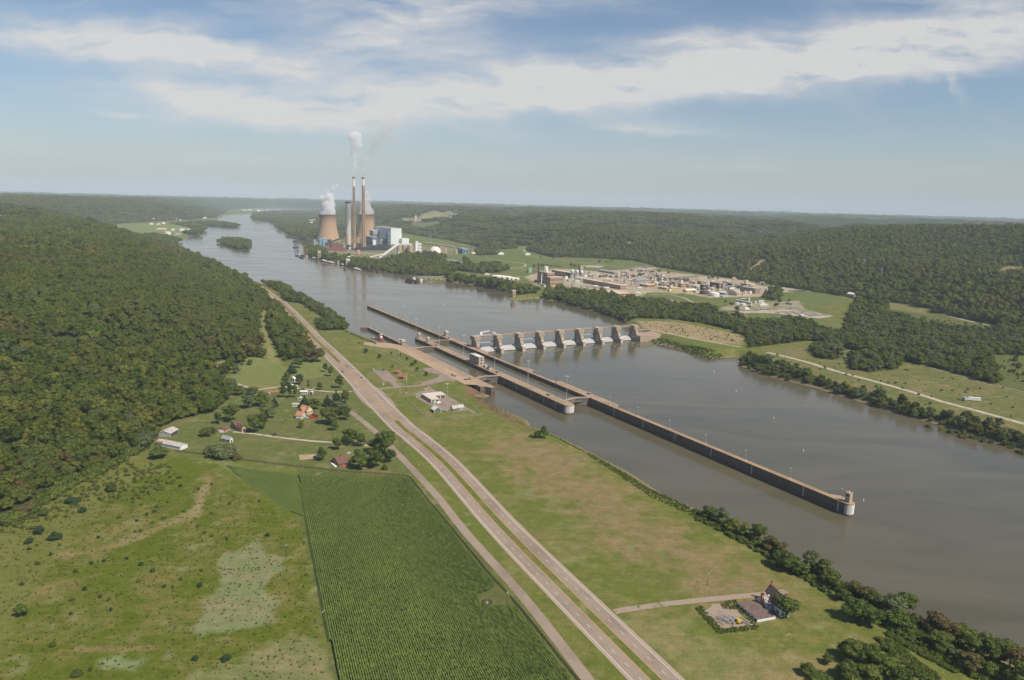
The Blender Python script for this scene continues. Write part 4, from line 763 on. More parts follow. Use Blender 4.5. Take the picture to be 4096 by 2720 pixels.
for i in range(8):
    b0, b1 = PB[i]+2.7, PB[i+1]-2.7; bc = (b0+b1)/2; L = (b1-b0)/2
    t_ = lt('tainter_gate', -1003, bc, 0, '%s white tainter gate of the dam counted from the locks' % ordn[i], 'dam gate', 'white steel gates of the dam'); mb = MB(); R_ = 15.; zs = np.linspace(-1.5, 7.2, 10)
    q = [(-math.sqrt(R_*R_-(z-8)**2), z) for z in zs]
    for j in range(9): mb.poly([(q[j][0], -L, q[j][1]), (q[j][0], L, q[j][1]), (q[j+1][0], L, q[j+1][1]), (q[j+1][0], -L, q[j+1][1])]); mb.poly([(q[j+1][0]-.3, -L, q[j+1][1]), (q[j+1][0]-.3, L, q[j+1][1]), (q[j][0]-.3, L, q[j][1]), (q[j][0]-.3, -L, q[j][1])])
    mb.poly([(q[9][0], -L, q[9][1]), (q[9][0], L, q[9][1]), (q[9][0]-.3, L, q[9][1]), (q[9][0]-.3, -L, q[9][1])]); mb.build('skin_plate', GWH, t_)
    # sloping downstream framing of the gate
    mb = MB(); F0, F1 = (-13.5, 7.3), (-6., .6)
    mb.poly([(F1[0], -L+.3, F1[1]), (F1[0], L-.3, F1[1]), (F0[0], L-.3, F0[1]), (F0[0], -L+.3, F0[1])]); mb.poly([(F1[0], L-.3, F1[1]), (F1[0], -L+.3, F1[1]), (F1[0]-8, -L+.3, F1[1]-.2), (F1[0]-8, L-.3, F1[1]-.2)]); mb.build('lagging', GWH, t_)
    mb = MB()
    for k in range(17): y = -L+.6+(2*L-1.2)*k/16; mb.beam((F0[0]+.12, y, F0[1]+.2), (F1[0]+.12, y, F1[1]+.2), .18, .3)
    for k in range(6): f = k/5; x, z = F0[0]+(F1[0]-F0[0])*f+.1, F0[1]+(F1[1]-F0[1])*f+.2; mb.box(x-.12, x+.12, -L+.3, L-.3, z-.1, z+.12)
    mb.build('ribs', GRIB, t_)
    for s in (-1, 1):
        y = s*(L-.1); MB().poly([(q[9][0], y, 7.2), (-12.5, y, 1), (-1, y, 7.4), (-.5, y, 8.4)]).build('end_arm', GRIB, t_)
    t2 = lt('service_bridge', -1009.5, bc, 20.5, '%s service bridge span between the dam piers, from the locks' % ordn[i], 'bridge span', 'service bridge spans over the dam gates'); Lb = L-2.2
    for x in (-8, -3.5): MB().box(x-.5, x+.5, -Lb, Lb, 2.2, 4).build('girder', CTOP, t2)
    MB().box(-9, -2.4, -Lb, Lb, 4, 4.35).build('deck', CTOP, t2)
    mb = MB(); [mb.tube((x, -Lb, z), (x, Lb, z), .05, n=4) for x in (-8.9, -2.5) for z in (5, 5.5)]; [mb.tube((x, y, 4.3), (x, y, 5.5), .05, n=4) for x in (-8.9, -2.5) for y in np.linspace(-Lb, Lb, 10)]; mb.build('railing', GREYM, t2)
    if i in (0, 2, 5):
        t3 = lt('bulkhead_truss', -1006, bc, 14, 'blue grey bulkhead truss hung in the %s bay of the dam' % ordn[i], 'bulkhead', 'bulkheads stored between dam piers'); MB().box(-14, -11, -L, L, 0, 1.).build('panel', mat('pale_blue_steel', (.48, .52, .56), .6), t3)
        mb = MB(); mb.tube((-11, -L, 2.4), (-11, L, 2.4), .22); 
        for k in range(12): y0, y1 = -L+2*L*k/12, -L+2*L*(k+1)/12; mb.tube((-11, y0, 1), (-11, y1, 2.4), .11, n=4).tube((-11, y1, 1), (-11, y1, 2.4), .11, n=4)
        mb.build('truss', mat('slate_steel', (.16, .19, .22), .6), t3)
t_ = lt('gantry_crane', -1015.5, 520, 24.9, 'long white crane parked on the dam bridge beside the first pier', 'crane'); MB().box(-1.2, 1.2, -14, 17, .6, 1.8).build('truck_frame', mat('crane_grey', (.42, .42, .42), .6), t_); MB().box(-1.4, 1.4, -6, -2, 1.8, 6).build('turret', WHITEP, t_); MB().beam((0, -3, 6.6), (0, 11, 8), 1., 1.1).build('boom', WHITEP, t_); MB().box(-1.8, 1.8, 15, 21, 1.8, 5.2).build('engine_house', mat('crane_grey', (0, 0, 0)), t_); MB().tube((0, 4, 1.8), (0, 11, 3.2), .35).build('counter_strut', mat('rust_red', (.28, .1, .06), .8), t_)
t_ = lt('hoist_frame', -994, 505, ZT, 'blue hoist frame standing at the foot of the first dam pier', 'hoist'); mb = MB(); [mb.tube((x, y, 0), (x*.4, y*.6, 5), .2) for x in (-2.5, 2.5) for y in (-2, 2)]; mb.tube((-3, 0, 5), (3, 0, 5), .4); mb.build('frame', mat('blue_steel', (.06, .12, .25), .5), t_); MB().lathe([(1.1, 1), (1.1, 4)], 10).build('drum', mat('blue_steel', (0, 0, 0)), t_)
t_ = lt('dam_abutment', -1003, 836, 0, 'low concrete apron joining the last dam pier to the right bank', 'abutment'); MB().prism([(-16, -28), (14, -28), (16, -4), (6, 24), (-18, 26)], -3, 10.2, 0, 1).build('wall', [CPIER, mat('pinkish_concrete', (.36, .25, .19), .9, .1, .4)], t_)
mb = MB(); g2 = np.random.default_rng(9)                                   # broken water below the gates
for i in range(150):
    bb = g2.uniform(560, 850); aa = -990+abs(g2.normal())*13; q = LP(aa, bb); r = g2.uniform(.25, 1.0); l = r*g2.uniform(2, 6); ang = TH+1.57+g2.normal()*.35; c_, s_ = math.cos(ang), math.sin(ang)
    pts = [(q[0]+c_*l*math.cos(w)-s_*r*math.sin(w), q[1]+s_*l*math.cos(w)+c_*r*math.sin(w), .03+.003*i/150) for w in np.linspace(0, 6.28, 9)[:-1]*1.]
    mb.poly(pts)
o = mb.build('foam', mat('foam_white', (.27, .25, .18), .9, .3, .5)); tag(o, 'streaks of pale foam on the brown water below the dam gates', 'foam', kind='stuff')
# ---------------------------------------------------------------- building helpers
def proj(x, y, z):
    v = np.array([x, y, z-CH]); k = v@VF; return 2048+CF*(v@VR)/k, 1360-CF*(v@VU)/k
def top_z(px, base_y, top_y, z=10., base=None):   # height reached above a ground point
    b = P(px, base_y, z) if base is None else base; lo, hi = z, z+700
    for _ in range(40):
        m = (lo+hi)/2
        if proj(b[0], b[1], m)[1] > top_y: lo = m
        else: hi = m
    return hi-z
def reach(b, ang, tx, z):                      # length along a direction until the picture column tx
    d = (math.cos(ang), math.sin(ang)); lo, hi = 0., 900.; s = 1 if proj(b[0]+d[0]*50, b[1]+d[1]*50, z)[0] > proj(b[0], b[1], z)[0] else -1
    for _ in range(40):
        m = (lo+hi)/2
        if (tx-proj(b[0]+d[0]*m, b[1]+d[1]*m, z)[0])*s > 0: lo = m
        else: hi = m
    return hi
def dupl(o, loc): c = o.copy(); COL.objects.link(c); c.location = loc; return c
def windows(t_, L, W, Hh, nl, nr, rows, m=GLASS, frac=.45, hfrac=.5, base=0.):
    rh = (Hh-base)/rows
    for face, n, ln in (('l', nl, L), ('r', nr, W)):
        if not n: continue
        w = ln/n*frac; h = rh*hfrac; first = None
        for r in range(rows):
            for i in range(n):
                c = ln*(i+.5)/n; z = base+rh*(r+.5)
                loc = (-c, 0, z) if face == 'l' else (0, c, z)
                if first is None:
                    first = (MB().box(-w/2, w/2, -.12, .1, -h/2, h/2) if face == 'l' else MB().box(-.1, .12, -w/2, w/2, -h/2, h/2)).build('window', m, t_); first.location = loc
                else: dupl(first, loc)
def blk(cr_, C, xl, xr, ty, name, label, cat, wall, roof, win=None, z=10., ang=TH, group=None, para=.6, kind='flat', rise=None, hfix=None, base=0., maxl=400):
    ox, oy, s = cr_; cx, cy = ox+s*C[0], oy+s*C[1]; b = P(cx, cy, z); Hh = hfix or top_z(cx, cy, oy+s*ty, z, b)
    L = min(maxl, reach(b, ang+math.pi, ox+s*xl, z)); W = min(maxl, reach(b, ang+math.pi/2, ox+s*xr, z)); t_ = thing(name, b, z, ang, label, cat, group)
    if kind == 'flat':
        MB().box(-L, 0, 0, W, 0, Hh-para*.5).build('wall', wall, t_); MB().box(-L-.15, .15, -.15, W+.15, Hh-para*.5, Hh).build('roof', roof, t_)
    elif kind == 'gx':                        # ridge along the left face
        r = rise or W*.18; mb = MB().box(-L, 0, 0, W, 0, Hh); mb.poly([(0, 0, Hh), (0, W, Hh), (0, W/2, Hh+r)]).poly([(-L, W, Hh), (-L, 0, Hh), (-L, W/2, Hh+r)]); mb.build('wall', wall, t_); MB().gable(-L, 0, 0, W, Hh+.02, Hh+r, 0, .5).build('roof', roof, t_)
    else:
        r = rise or L*.18; mb = MB().box(-L, 0, 0, W, 0, Hh); mb.poly([(0, 0, Hh), (-L, 0, Hh), (-L/2, 0, Hh+r)]).poly([(-L, W, Hh), (0, W, Hh), (-L/2, W, Hh+r)]); mb.build('wall', wall, t_); MB().gable(-L, 0, 0, W, Hh+.02, Hh+r, 0, .5, axis='y').build('roof', roof, t_)
    if win: windows(t_, L, W, Hh*.92, *win, base=base)
    return t_, b, L, W, Hh
def M(n, c, **k): return mat(n, c, k.pop('rough', .8), k.pop('var', .10), k.pop('scale', .3), **k)
W_BLUE = M('pale_blue_cladding', (.70, .74, .73)); W_TEAL = M('teal_cladding', (.13, .20, .23)); W_GREY = M('grey_cladding', (.33, .34, .34)); W_RED = M('red_oxide', (.26, .10, .07), c2=(.19, .09, .07)); W_TAN = M('tan_brick', (.36, .265, .185)); W_WHITE = M('white_cladding', (.66, .65, .61)); W_BRICK = M('red_brick', (.33, .14, .09)); W_CREAM = M('cream_cladding', (.58, .48, .33)); W_YEL = M('yellow_cladding', (.58, .42, .16)); W_DARK = M('dark_weathered', (.10, .085, .075)); W_OR = M('orange_brown_cladding', (.36, .18, .09))
R_TAN = M('pale_tan_roof', (.60, .48, .35)); R_GREY = M('grey_roof', (.36, .34, .32)); R_WHITE = M('white_roof', (.72, .68, .60)); R_BROWN = M('brown_roofing', (.15, .095, .075)); CONC = M('raw_concrete', (.42, .33, .24)); CONCG = M('grey_concrete', (.50, .46, .40), c2=(.40, .36, .32)); RUST = M('rust', (.17, .085, .06), c2=(.10, .07, .06)); COAL = mat('coal', (.022, .022, .024), .9, .3, .3, .5); PIPE = M('pipe_grey', (.36, .34, .31)); LATT = M('lattice_steel', (.28, .28, .27))  # R_TAN is one even pale tan for roofs, docks and pipework
D = (1200, 900, .21177); E_ = (1100, 480, .41451); A_ = (2100, 1020, .25413); B_ = (2600, 1020, .33884)
def px(c, x, y): return c[0]+c[2]*x, c[1]+c[2]*y
def cylt(cr_, x, by, r, ty, name, label, cat, m, group=None, dome=0., z=10., band=None, hf=None, parts=(), n=24):   # tank or silo: x, base y, radius and top in crop pixels
    a = px(cr_, x, by); b = P(*a, z); dist = math.hypot(b[0], b[1]); R_ = r*cr_[2]*dist/CF/.97; c = b*(1+R_/dist); h = hf or top_z(a[0], a[1], px(cr_, x, ty)[1], z, c)
    t_ = thing(name, c, z, 0, label, cat, group); MB().lathe([(R_, 0), (R_, h)], n).build('shell', m, t_, True if False else False)
    pr = [(R_*1.01, h), (R_*1.01, h+.2)]+([(R_*math.cos(k*.26), h+.2+R_*dome*math.sin(k*.26)) for k in range(1, 6)] if dome else [])
    MB().lathe(pr, n).build('roof', parts[0] if parts else m, t_); return t_, c, R_, h

ONUM = 'first second third fourth fifth sixth seventh eighth ninth tenth eleventh twelfth thirteenth fourteenth fifteenth sixteenth seventeenth eighteenth nineteenth twentieth twenty-first twenty-second twenty-third twenty-fourth twenty-fifth twenty-sixth'.split()
NUMW = ONUM+'twenty-seventh twenty-eighth twenty-ninth thirtieth thirty-first thirty-second thirty-third thirty-fourth'.split()
# ---------------------------------------------------------------- power station
def stack(x, y, r0, r1, h, white, ring, m, label, cap=5):
    b = P(x, y); t_ = thing('chimney', b, 10, 0, label, 'chimney'); f = lambda z: r0+(r1-r0)*(z/h)**.8
    zz = np.linspace(0, white[0], 9); MB().lathe([(f(z), z) for z in zz], 28).build('shaft', m, t_, False); MB().lathe([(f(white[0])+.05, white[0]), (f(white[1])+.05, white[1])], 28).build('white_band', WHITEP, t_)
    MB().lathe([(f(white[1])+.3, white[1]), (f(white[1])+.5, h-3), (f(h)+.9, h-2.8), (f(h)+.9, h)], 28).build('cap', mat('soot_cap', (.10, .08, .075)), t_)
    for z in ring: MB().lathe([(f(z)+.1, z), (f(z)+1.4, z+.1), (f(z)+1.4, z+1.2), (f(z)+.1, z+1.3)], 28).build('gallery', STEEL, t_)
    for k in (0,): MB().box(f(0)*.9, f(0)*1.02+.4, -.4, .4, 0, h*.86).build('ladder_rail', STEEL, t_).rotation_euler = (0, 0, -1.0)
    return t_
STK = mat('stack_brick', (.40, .262, .165), .9, .08, .05)
stack(1418, 998, 7.3, 4.3, 305, (266, 297), (150,), STK, 'left tall tan chimney with white band, in front of the steaming tower'); stack(1455.5, 996, 9.6, 5.4, 305, (272, 298), (159,), STK, 'right tall tan chimney with a dark gallery ring halfway up')
b = P(1394, 980); hz = top_z(1394, 980, 806, 10, b); t_ = thing('chimney', b, 10, 0, 'stout grey concrete chimney under construction, lower than the two tan ones', 'chimney'); MB().lathe([(13, 0), (12.6, hz*.5), (12.2, hz-7)], 30).build('shaft', mat('new_concrete', (.52, .47, .42), .9, .08, .12, streak=3.), t_)
MB().lathe([(12.4, hz-7), (14.5, hz-6.5), (14.5, hz-2), (12, hz-1.5), (10, hz)], 30).build('formwork_ring', STEEL, t_); mb = MB(); mb.tube((0, 0, hz), (0, 0, hz+8), .5); mb.tube((-5, 0, hz), (0, 0, hz+6), .3); mb.build('jib', STEEL, t_)
b2 = b+np.array([22., -4]); t_ = thing('construction_hoist', b2, 10, 0, 'yellow lattice hoist mast beside the grey chimney', 'crane'); mb = MB(); hh = hz*.62
for sx_ in (-1.2, 1.2):
    for sy_ in (-1.2, 1.2): mb.tube((sx_, sy_, 0), (sx_, sy_, hh), .3, n=4)
for k in range(22): mb.tube((-1.2, -1.2, hh*k/22), (1.2, -1.2, hh*(k+1)/22), .2, n=4)
mb.build('mast', mat('hoist_yellow', (.45, .38, .08), .6), t_)
def hyper(x, y, h, s, label):
    b = P(x, y); t_ = thing('cooling_tower', b, 10, 0, label, 'cooling tower'); pr = []
    for k in range(25):
        f = k/24; z = 6+(h-6)*f; r = 38.2*math.sqrt(1+((f-.78)/.80)**2*1.02) if f < .78 else 38.2*math.sqrt(1+((f-.78)/.80)**2*2.1); pr.append((r*s, z))
    pr += [(pr[-1][0]+.8, h), (pr[-1][0]+.8, h+1.2), (pr[-1][0]-1., h+1.2), (pr[-1][0]-1.2, h-8)]
    MB().lathe(pr, 64, cap=False).build('shell', TOWERM, t_, True); mb = MB(); r0 = pr[0][0]
    for k in range(40):
        a = 2*math.pi*k/40; a2 = a+math.pi/40; mb.tube(((r0+3)*math.cos(a), (r0+3)*math.sin(a), 0), (r0*math.cos(a2), r0*math.sin(a2), 6.4), .7, n=4).tube(((r0+3)*math.cos(a), (r0+3)*math.sin(a), 0), (r0*math.cos(2*a-a2), r0*math.sin(2*a-a2), 6.4), .7, n=4)
    mb.build('support_columns', CONC, t_); MB().lathe([(r0+5, 0), (r0+5, 1.5)], 48).build('basin', CONC, t_)
TOWERM = bpy.data.materials.new('cooling_tower_concrete'); TOWERM.use_nodes = True; t = NT(TOWERM.node_tree); t.n.clear(); co = t.add('ShaderNodeTexCoord').outputs['Object']
sz = t.add('ShaderNodeSeparateXYZ', {0: co}); mp = t.add('ShaderNodeMapping', {0: co}); mp.inputs['Scale'].default_value = (.22, .22, .012); n = t.noise(1., mp.outputs[0], 5, .7)
f = t.math('MULTIPLY', t.ramp(t.math('MULTIPLY_ADD', n, 30, sz.outputs[2]), .0, 1.), 1.); fz = t.math('MULTIPLY', t.math('SUBTRACT', t.math('MULTIPLY_ADD', n, 55, sz.outputs[2]), 118), .03, clamp=True)
col = t.mix(t.ramp(n, .4, .7), (.40, .265, .17), (.45, .31, .205)); col = t.mix(t.math('MULTIPLY', fz, .65), col, (.15, .105, .08)); wv = t.add('ShaderNodeTexWave', {'Vector': co, 'Scale': .07, 'Distortion': .3}); wv.bands_direction = 'Z'; col = t.mix(t.math('MULTIPLY', wv.outputs['Fac'], .10), col, (.30, .2, .13))
bb = t.add('ShaderNodeBsdfPrincipled', {'Base Color': col, 'Roughness': .95, 'Specular IOR Level': .1}); t.add('ShaderNodeOutputMaterial', {'Surface': bb.outputs[0]})
hyper(1313, 963, 131, 1.08, 'wide flared cooling tower with white steam, left of the chimneys by the river'); hyper(1467, 960, 133, 1.04, 'tan cooling tower partly hidden behind the right tall chimney')
blk(E_, (1118, 1200), 953, 1222, 1045, 'boiler_house', 'tallest pale blue boiler house of the power station', 'building', M('slate_blue_cladding', (.66, .71, .71)), R_GREY)
blk(E_, (1224, 1203), 1205, 1293, 1143, 'turbine_hall', 'lower pale blue annex joined to the right of the boiler house', 'building', W_BLUE, R_WHITE)
for i, (cx, xl, xr) in enumerate(((948, 914, 1000), (1040, 1006, 1097))):
    t_, b, L, Wd, Hh = blk(E_, (cx, 1180), xl, xr, 1066, 'precipitator', ['left', 'right'][i]+' grey box precipitator on dark legs in front of the boiler house', 'machinery', W_GREY, R_WHITE, (2, 3, 1), group='precipitators of the power station')
blk(E_, (940, 1205), 870, 1000, 1130, 'scrubber_building', 'dark teal scrubber building at the foot of the right chimney', 'building', W_TEAL, W_GREY, (3, 4, 3)); blk(E_, (945, 1206), 937, 975, 1157, 'switch_house', 'small pale block in front of the dark teal scrubber building', 'building', W_BLUE, R_WHITE)
blk(E_, (1010, 1195), 1000, 1075, 1150, 'fan_house', 'low grey house with a rusty roof below the precipitators', 'building', W_GREY, RUST, (2, 5, 1)); blk(E_, (1088, 1200), 1072, 1117, 1090, 'coal_bunker', 'slate coloured bunker against the boiler house', 'building', W_TEAL, W_TEAL, (0, 2, 3))
b0 = P(*px(D, 1060, 485)); b1 = P(*px(D, 1715, 478)); mb = MB(); n_ = 30; dv = (b1-b0)/np.linalg.norm(b1-b0); nv = np.array([-dv[1], dv[0]]); Lc = np.linalg.norm(b1-b0); t_ = thing('coal_pile', b0, 10, math.atan2(dv[1], dv[0]), 'long black coal pile in front of the boiler house', 'coal pile'); hp = top_z(*px(D, 1400, 480), px(D, 1400, 392)[1])*.55
g2 = np.random.default_rng(2); R5 = []
for i in range(n_+1): x = Lc*i/n_; e = min(1, min(i, n_-i)/3.); R5.append([(x, -2+g2.normal()*2, 0), (x, 26+g2.normal()*2, hp*e*(.9+.15*g2.random())), (x, 75+g2.normal()*3, hp*e*(.95+.2*g2.random())), (x, 105, 0)])
for i in range(n_):
    for k in range(3): mb.poly([R5[i][k], R5[i+1][k], R5[i+1][k+1], R5[i][k+1]])
mb.poly([r for r in R5[0]][::-1]); mb.poly(R5[-1]); mb.build('heap', COAL, t_)
for i, (x, by) in enumerate(((1877, 556), (1982, 580), (2083, 590))):
    t_, c, R_, h = cylt(D, x, by, 49, 384, 'silo', '%s tan concrete silo of the row of three' % ['left', 'middle', 'right'][i], 'silo', CONC, 'concrete silos by the power station'); MB().box(-R_*.6, R_*.6, -R_*.6, R_*.6, h+.2, h+7).build('head_house', W_WHITE, t_); MB().box(-3, 3, -R_-.3, -R_+.4, 0, 12).build('door', W_WHITE, t_)
blk(D, (2183, 582), 2175, 2232, 305, 'lift_tower', 'slender pale blue lift tower right of the tan silos', 'tower', W_BLUE, R_WHITE); t_, *_ = blk(D, (2238, 582), 2230, 2292, 340, 'loading_tower', 'open framed pale tower with white bins beside the lift tower', 'tower', W_BLUE, R_WHITE, (1, 2, 4)); blk(D, (2215, 590), 2200, 2330, 505, 'load_out_house', 'low pale blue house at the foot of the lift tower', 'building', W_BLUE, R_WHITE, (0, 3, 1))
def conveyor(p0, z0, p1, z1, w, m, label, legs=4, cat='conveyor'):
    a = Vector((*p0, z0)); b = Vector((*p1, z1)); t_ = thing('conveyor', p0, 0, 0, label, cat); o = Vector((p0[0], p0[1], 0)); MB().beam(a-o, b-o, w, w*.8).build('gallery', m, t_)
    for k in range(1, legs+1):
        q = a.lerp(b, k/(legs+1)); 
        if q.z > 13: mb = MB(); qq = q-o; mb.tube((qq.x-w*.8, qq.y, 10), (qq.x-.5, qq.y, qq.z-w*.8), .35, n=4).tube((qq.x+w*.8, qq.y, 10), (qq.x+.5, qq.y, qq.z-w*.8), .35, n=4); [mb.tube((qq.x-w*.6*(1-f), qq.y, 10+f*(qq.z-10)*.9), (qq.x+w*.6*(1-f), qq.y, 10+(f+.2)*(qq.z-10)*.9), .2, n=4) for f in (0, .2, .4, .6)]; mb.build('trestle', W_WHITE, t_)
    return t_
bA, bB, bC, bD = P(*px(D, 1200, 635)), P(*px(D, 1530, 640)), P(*px(D, 1565, 640)), P(*px(D, 1870, 560))
conveyor(bA, 12, bB, 10+top_z(*px(D, 1530, 640), px(D, 1530, 545)[1]), 5.5, R_WHITE, 'lower cream covered conveyor climbing from the trees to the transfer house', 3)
conveyor(bC, 10+top_z(*px(D, 1565, 640), px(D, 1565, 558)[1]), bD, 10+top_z(*px(D, 1870, 560), px(D, 1870, 338)[1]), 6.5, R_WHITE, 'steep cream conveyor climbing to the top of the tan silos', 4)
blk(D, (1500, 648), 1490, 1556, 548, 'transfer_house', 'small pale blue transfer house between the two cream conveyors', 'building', W_BLUE, R_WHITE, (0, 2, 2))
conveyor(P(*px(D, 470, 415)), 10+top_z(*px(D, 470, 415), px(D, 470, 352)[1]), P(*px(D, 830, 330)), 10+top_z(*px(D, 830, 330), px(D, 830, 222)[1]), 6, STEEL, 'dark inclined conveyor in front of the wide cooling tower', 3)
conveyor(P(*px(D, 385, 545)), 22, P(*px(D, 1475, 600)), 22, 4, R_TAN, 'long level tan pipe bridge above the river bank trees', 12, 'pipe bridge')
def fz(c): return tuple(c)
for a in (((500, 505), 466, 875, 437, W_RED, 'long stepped red oxide works building near the shore', (2, 14, 2)), ((592, 470), 563, 802, 366, W_RED, 'taller red oxide works building behind the long one', (1, 10, 3)), ((120, 540), 106, 182, 450, W_RED, 'red pump house on stilts at the barge dock', (0, 0, 1)),
          ((815, 450), 800, 925, 372, W_GREY, 'grey works block right of the red buildings', (1, 4, 3)), ((890, 405), 885, 912, 185, STK, 'tan shaft beside the grey chimney', None), ((1005, 470), 1000, 1050, 345, STK, 'tan duct block at the foot of the left chimney', None), ((1080, 345), 1072, 1128, 228, STK, 'tan duct block between the chimneys', None), ((1150, 360), 1140, 1212, 285, W_GREY, 'grey hopper house between the chimneys', (1, 3, 2)), ((985, 320), 978, 1030, 270, W_GREY, 'grey hopper house behind the left chimney', None)):
    C, xl, xr, ty, m_, lb, wn = a; blk(D, C, xl, xr, ty, 'works_building', lb, 'building', m_, RUST if m_ is W_RED else R_GREY, wn)
for x, by, r, ty, m_, lb in ((385, 418, 30, 258, M('strong_blue', (.13, .30, .46)), 'strong blue silo left of the red works'), (940, 462, 20, 425, W_WHITE, 'small white tank behind the red works'), (1103, 560, 32, 478, M('pink_primer', (.60, .27, .22)), 'pink primed tank in front of the coal pile'), (2140, 590, 28, 545, W_WHITE, 'white dome topped tank right of the tan silos')): cylt(D, x, by, r, ty, 'storage_tank', lb, 'tank', m_, dome=.25)
for a in (((420, 400), 412, 495, 242, 'tall pale blue twin hopper behind the strong blue silo'), ((262, 400), 255, 298, 278, 'white and blue leaning tower nearest the river'), ((530, 345), 522, 592, 272, 'small blue frame building before the wide cooling tower')): blk(D, a[0], a[1], a[2], a[3], 'hopper_building', a[4], 'building', M('sky_blue_cladding', (.30, .43, .50)), W_BLUE, (1, 2, 3))
b = P(*px(D, 215, 372)); t_ = thing('cable_cone', b, 10, 0, 'tan fan of timber framing on the shore left of the blue silos', 'frame'); mb = MB(); ap = (-18, 6, 36)
for k in range(26): a = math.pi*(k/25*1.15-.1); mb.tube(ap, (38*math.cos(a)+10, -18*math.sin(a), 0), .55, n=4)
mb.build('struts', mat('tan_timber', (.40, .29, .19), .9), t_)
t_, c, R_, h = cylt(E_, 1545, 1296, 57, 1280, 'dome', 'white storage dome right of the silos', 'dome', R_WHITE, dome=1.02, n=32)
MB().box(-4, 4, -R_-.6, -R_+2, 0, 7).build('door', STEEL, t_)
for i, (x, ty) in enumerate(((1597, 1215), (1618, 1218), (1641, 1230))): cylt(E_, x, 1287-i, 9 if i < 2 else 16, ty, 'silo', ['thin tan silo nearest the white dome', 'second thin tan silo from the white dome', 'stubby tan silo beside the two thin ones'][i], 'silo', CONC)
blk(E_, (1812, 1294), 1760, 1868, 1240, 'blue_works', 'blue shed right of the white dome', 'building', M('mid_blue', (.15, .26, .33)), M('blue_roof', (.30, .45, .52)), (2, 2, 1)); cylt(E_, 1747, 1292, 15, 1252, 'storage_tank', 'rust brown tank at the left end of the blue shed', 'tank', CONC)
for i, x in enumerate((1830, 1855)): cylt(E_, x, 1288, 12, 1246, 'storage_tank', ['left', 'right'][i]+' sky blue tank beside the blue shed', 'tank', M('sky_tank', (.25, .45, .58)))
for i, (x, y, xl, xr, ty, m_) in enumerate(((850, 165, 840, 905, 150, R_WHITE), (1160, 172, 1155, 1228, 155, W_BLUE), (1450, 140, 1445, 1492, 122, W_TAN), (1480, 180, 1475, 1540, 162, W_WHITE), (1000, 415, 995, 1065, 402, W_CREAM), (1040, 118, 700, 1045, 108, PIPE), (640, 92, 280, 650, 80, PIPE), (1510, 385, 1500, 1590, 372, W_RED))):
    blk((1600, 960, .33884), (x, y), xl, xr, ty, 'outbuilding', ['low white shed behind the blue tanks', 'pale blue shed at the end of the hedge', 'farmhouse at the edge of the hillside wood', 'white farmhouse beside the hillside wood', 'lone cream shed on the grass by the river trees', 'long grey conveyor housing behind the blue shed', 'long grey conveyor housing behind the dome', 'low red shed beside the green tank'][i], 'shed', m_, R_WHITE if m_ is not W_RED else RUST, kind='gx')
# ---------------------------------------------------------------- chemical works
cw = 'building'
for C, xl, xr, ty, m_, rf, wn, lb, kd in (
    ((345, 462), 190, 458, 278, W_TAN, R_TAN, (5, 5, 3), 'tallest tan brick power house of the riverside factory', 'flat'), ((395, 486), 335, 606, 352, W_TAN, R_TAN, (3, 9, 2), 'lower tan brick hall joined to the factory power house', 'flat'),
    ((1500, 545), 782, 1586, 478, W_TAN, R_TAN, (42, 5, 2), 'very long tan brick factory hall with two rows of windows', 'flat'), ((640, 352), 420, 712, 268, W_TAN, R_TAN, (10, 4, 2), 'tan brick hall behind the factory power house', 'flat'),
    ((720, 370), 640, 790, 282, W_DARK, R_TAN, (5, 3, 2), 'dark brick block between the water towers and the power house', 'flat'), ((1367, 645), 1096, 1672, 614, W_BRICK, R_TAN, (0, 8, 1), 'wide low brick warehouse with pale roof strips', 'flat'),
    ((1405, 303), 1165, 1462, 272, W_GREY, R_GREY, (8, 2, 1), 'long grey warehouse at the back of the factory', 'gx'), ((1925, 507), 1800, 2052, 472, W_OR, R_TAN, (3, 4, 1), 'orange brown shed in the middle of the factory', 'flat'),
    ((1760, 422), 1692, 1972, 388, W_GREY, R_GREY, (0, 6, 1), 'grey roofed shed behind the very long hall', 'gx'), ((1660, 345), 1610, 1710, 300, W_CREAM, R_TAN, (1, 3, 2), 'small cream block behind the grey roofed shed', 'flat'), ((1740, 355), 1670, 1782, 308, W_CREAM, R_TAN, (1, 3, 2), 'cream brick block beside the dark process block', 'flat'),
    ((1820, 362), 1780, 1882, 282, W_DARK, R_TAN, (2, 4, 3), 'dark process block in the middle of the factory', 'flat'), ((2080, 482), 2040, 2148, 445, W_WHITE, R_WHITE, (0, 3, 1), 'small white shed beside the orange brown one', 'gx'), ((2225, 552), 2095, 2262, 517, W_YEL, R_TAN, (4, 1, 1), 'yellow shed with a tan roof near the factory lawn', 'gx'),
    ((2230, 757), 2062, 2342, 728, W_WHITE, R_BROWN, (6, 3, 1), 'lone white warehouse with a brown roof on the lawn', 'gx'), ((1345, 405), 1262, 1390, 385, W_WHITE, R_WHITE, None, 'low white shed behind the long hall', 'gx'), ((500, 280), 420, 640, 255, W_TAN, R_TAN, (5, 3, 1), 'low tan hall behind the water towers', 'flat'),
    ((300, 500), 232, 322, 466, W_WHITE, R_GREY, (3, 2, 1), 'small white pump house before the power house', 'gx'), ((560, 520), 520, 640, 492, W_TAN, R_TAN, (0, 3, 1), 'tan shed beside the transformer yard', 'flat'), ((1470, 412), 1420, 1800, 398, W_CREAM, R_TAN, (0, 9, 1), 'low cream hall behind the very long hall', 'flat')):
    blk(A_, C, xl, xr, ty, 'factory_hall', lb, cw, m_, rf, wn, kind=kd)
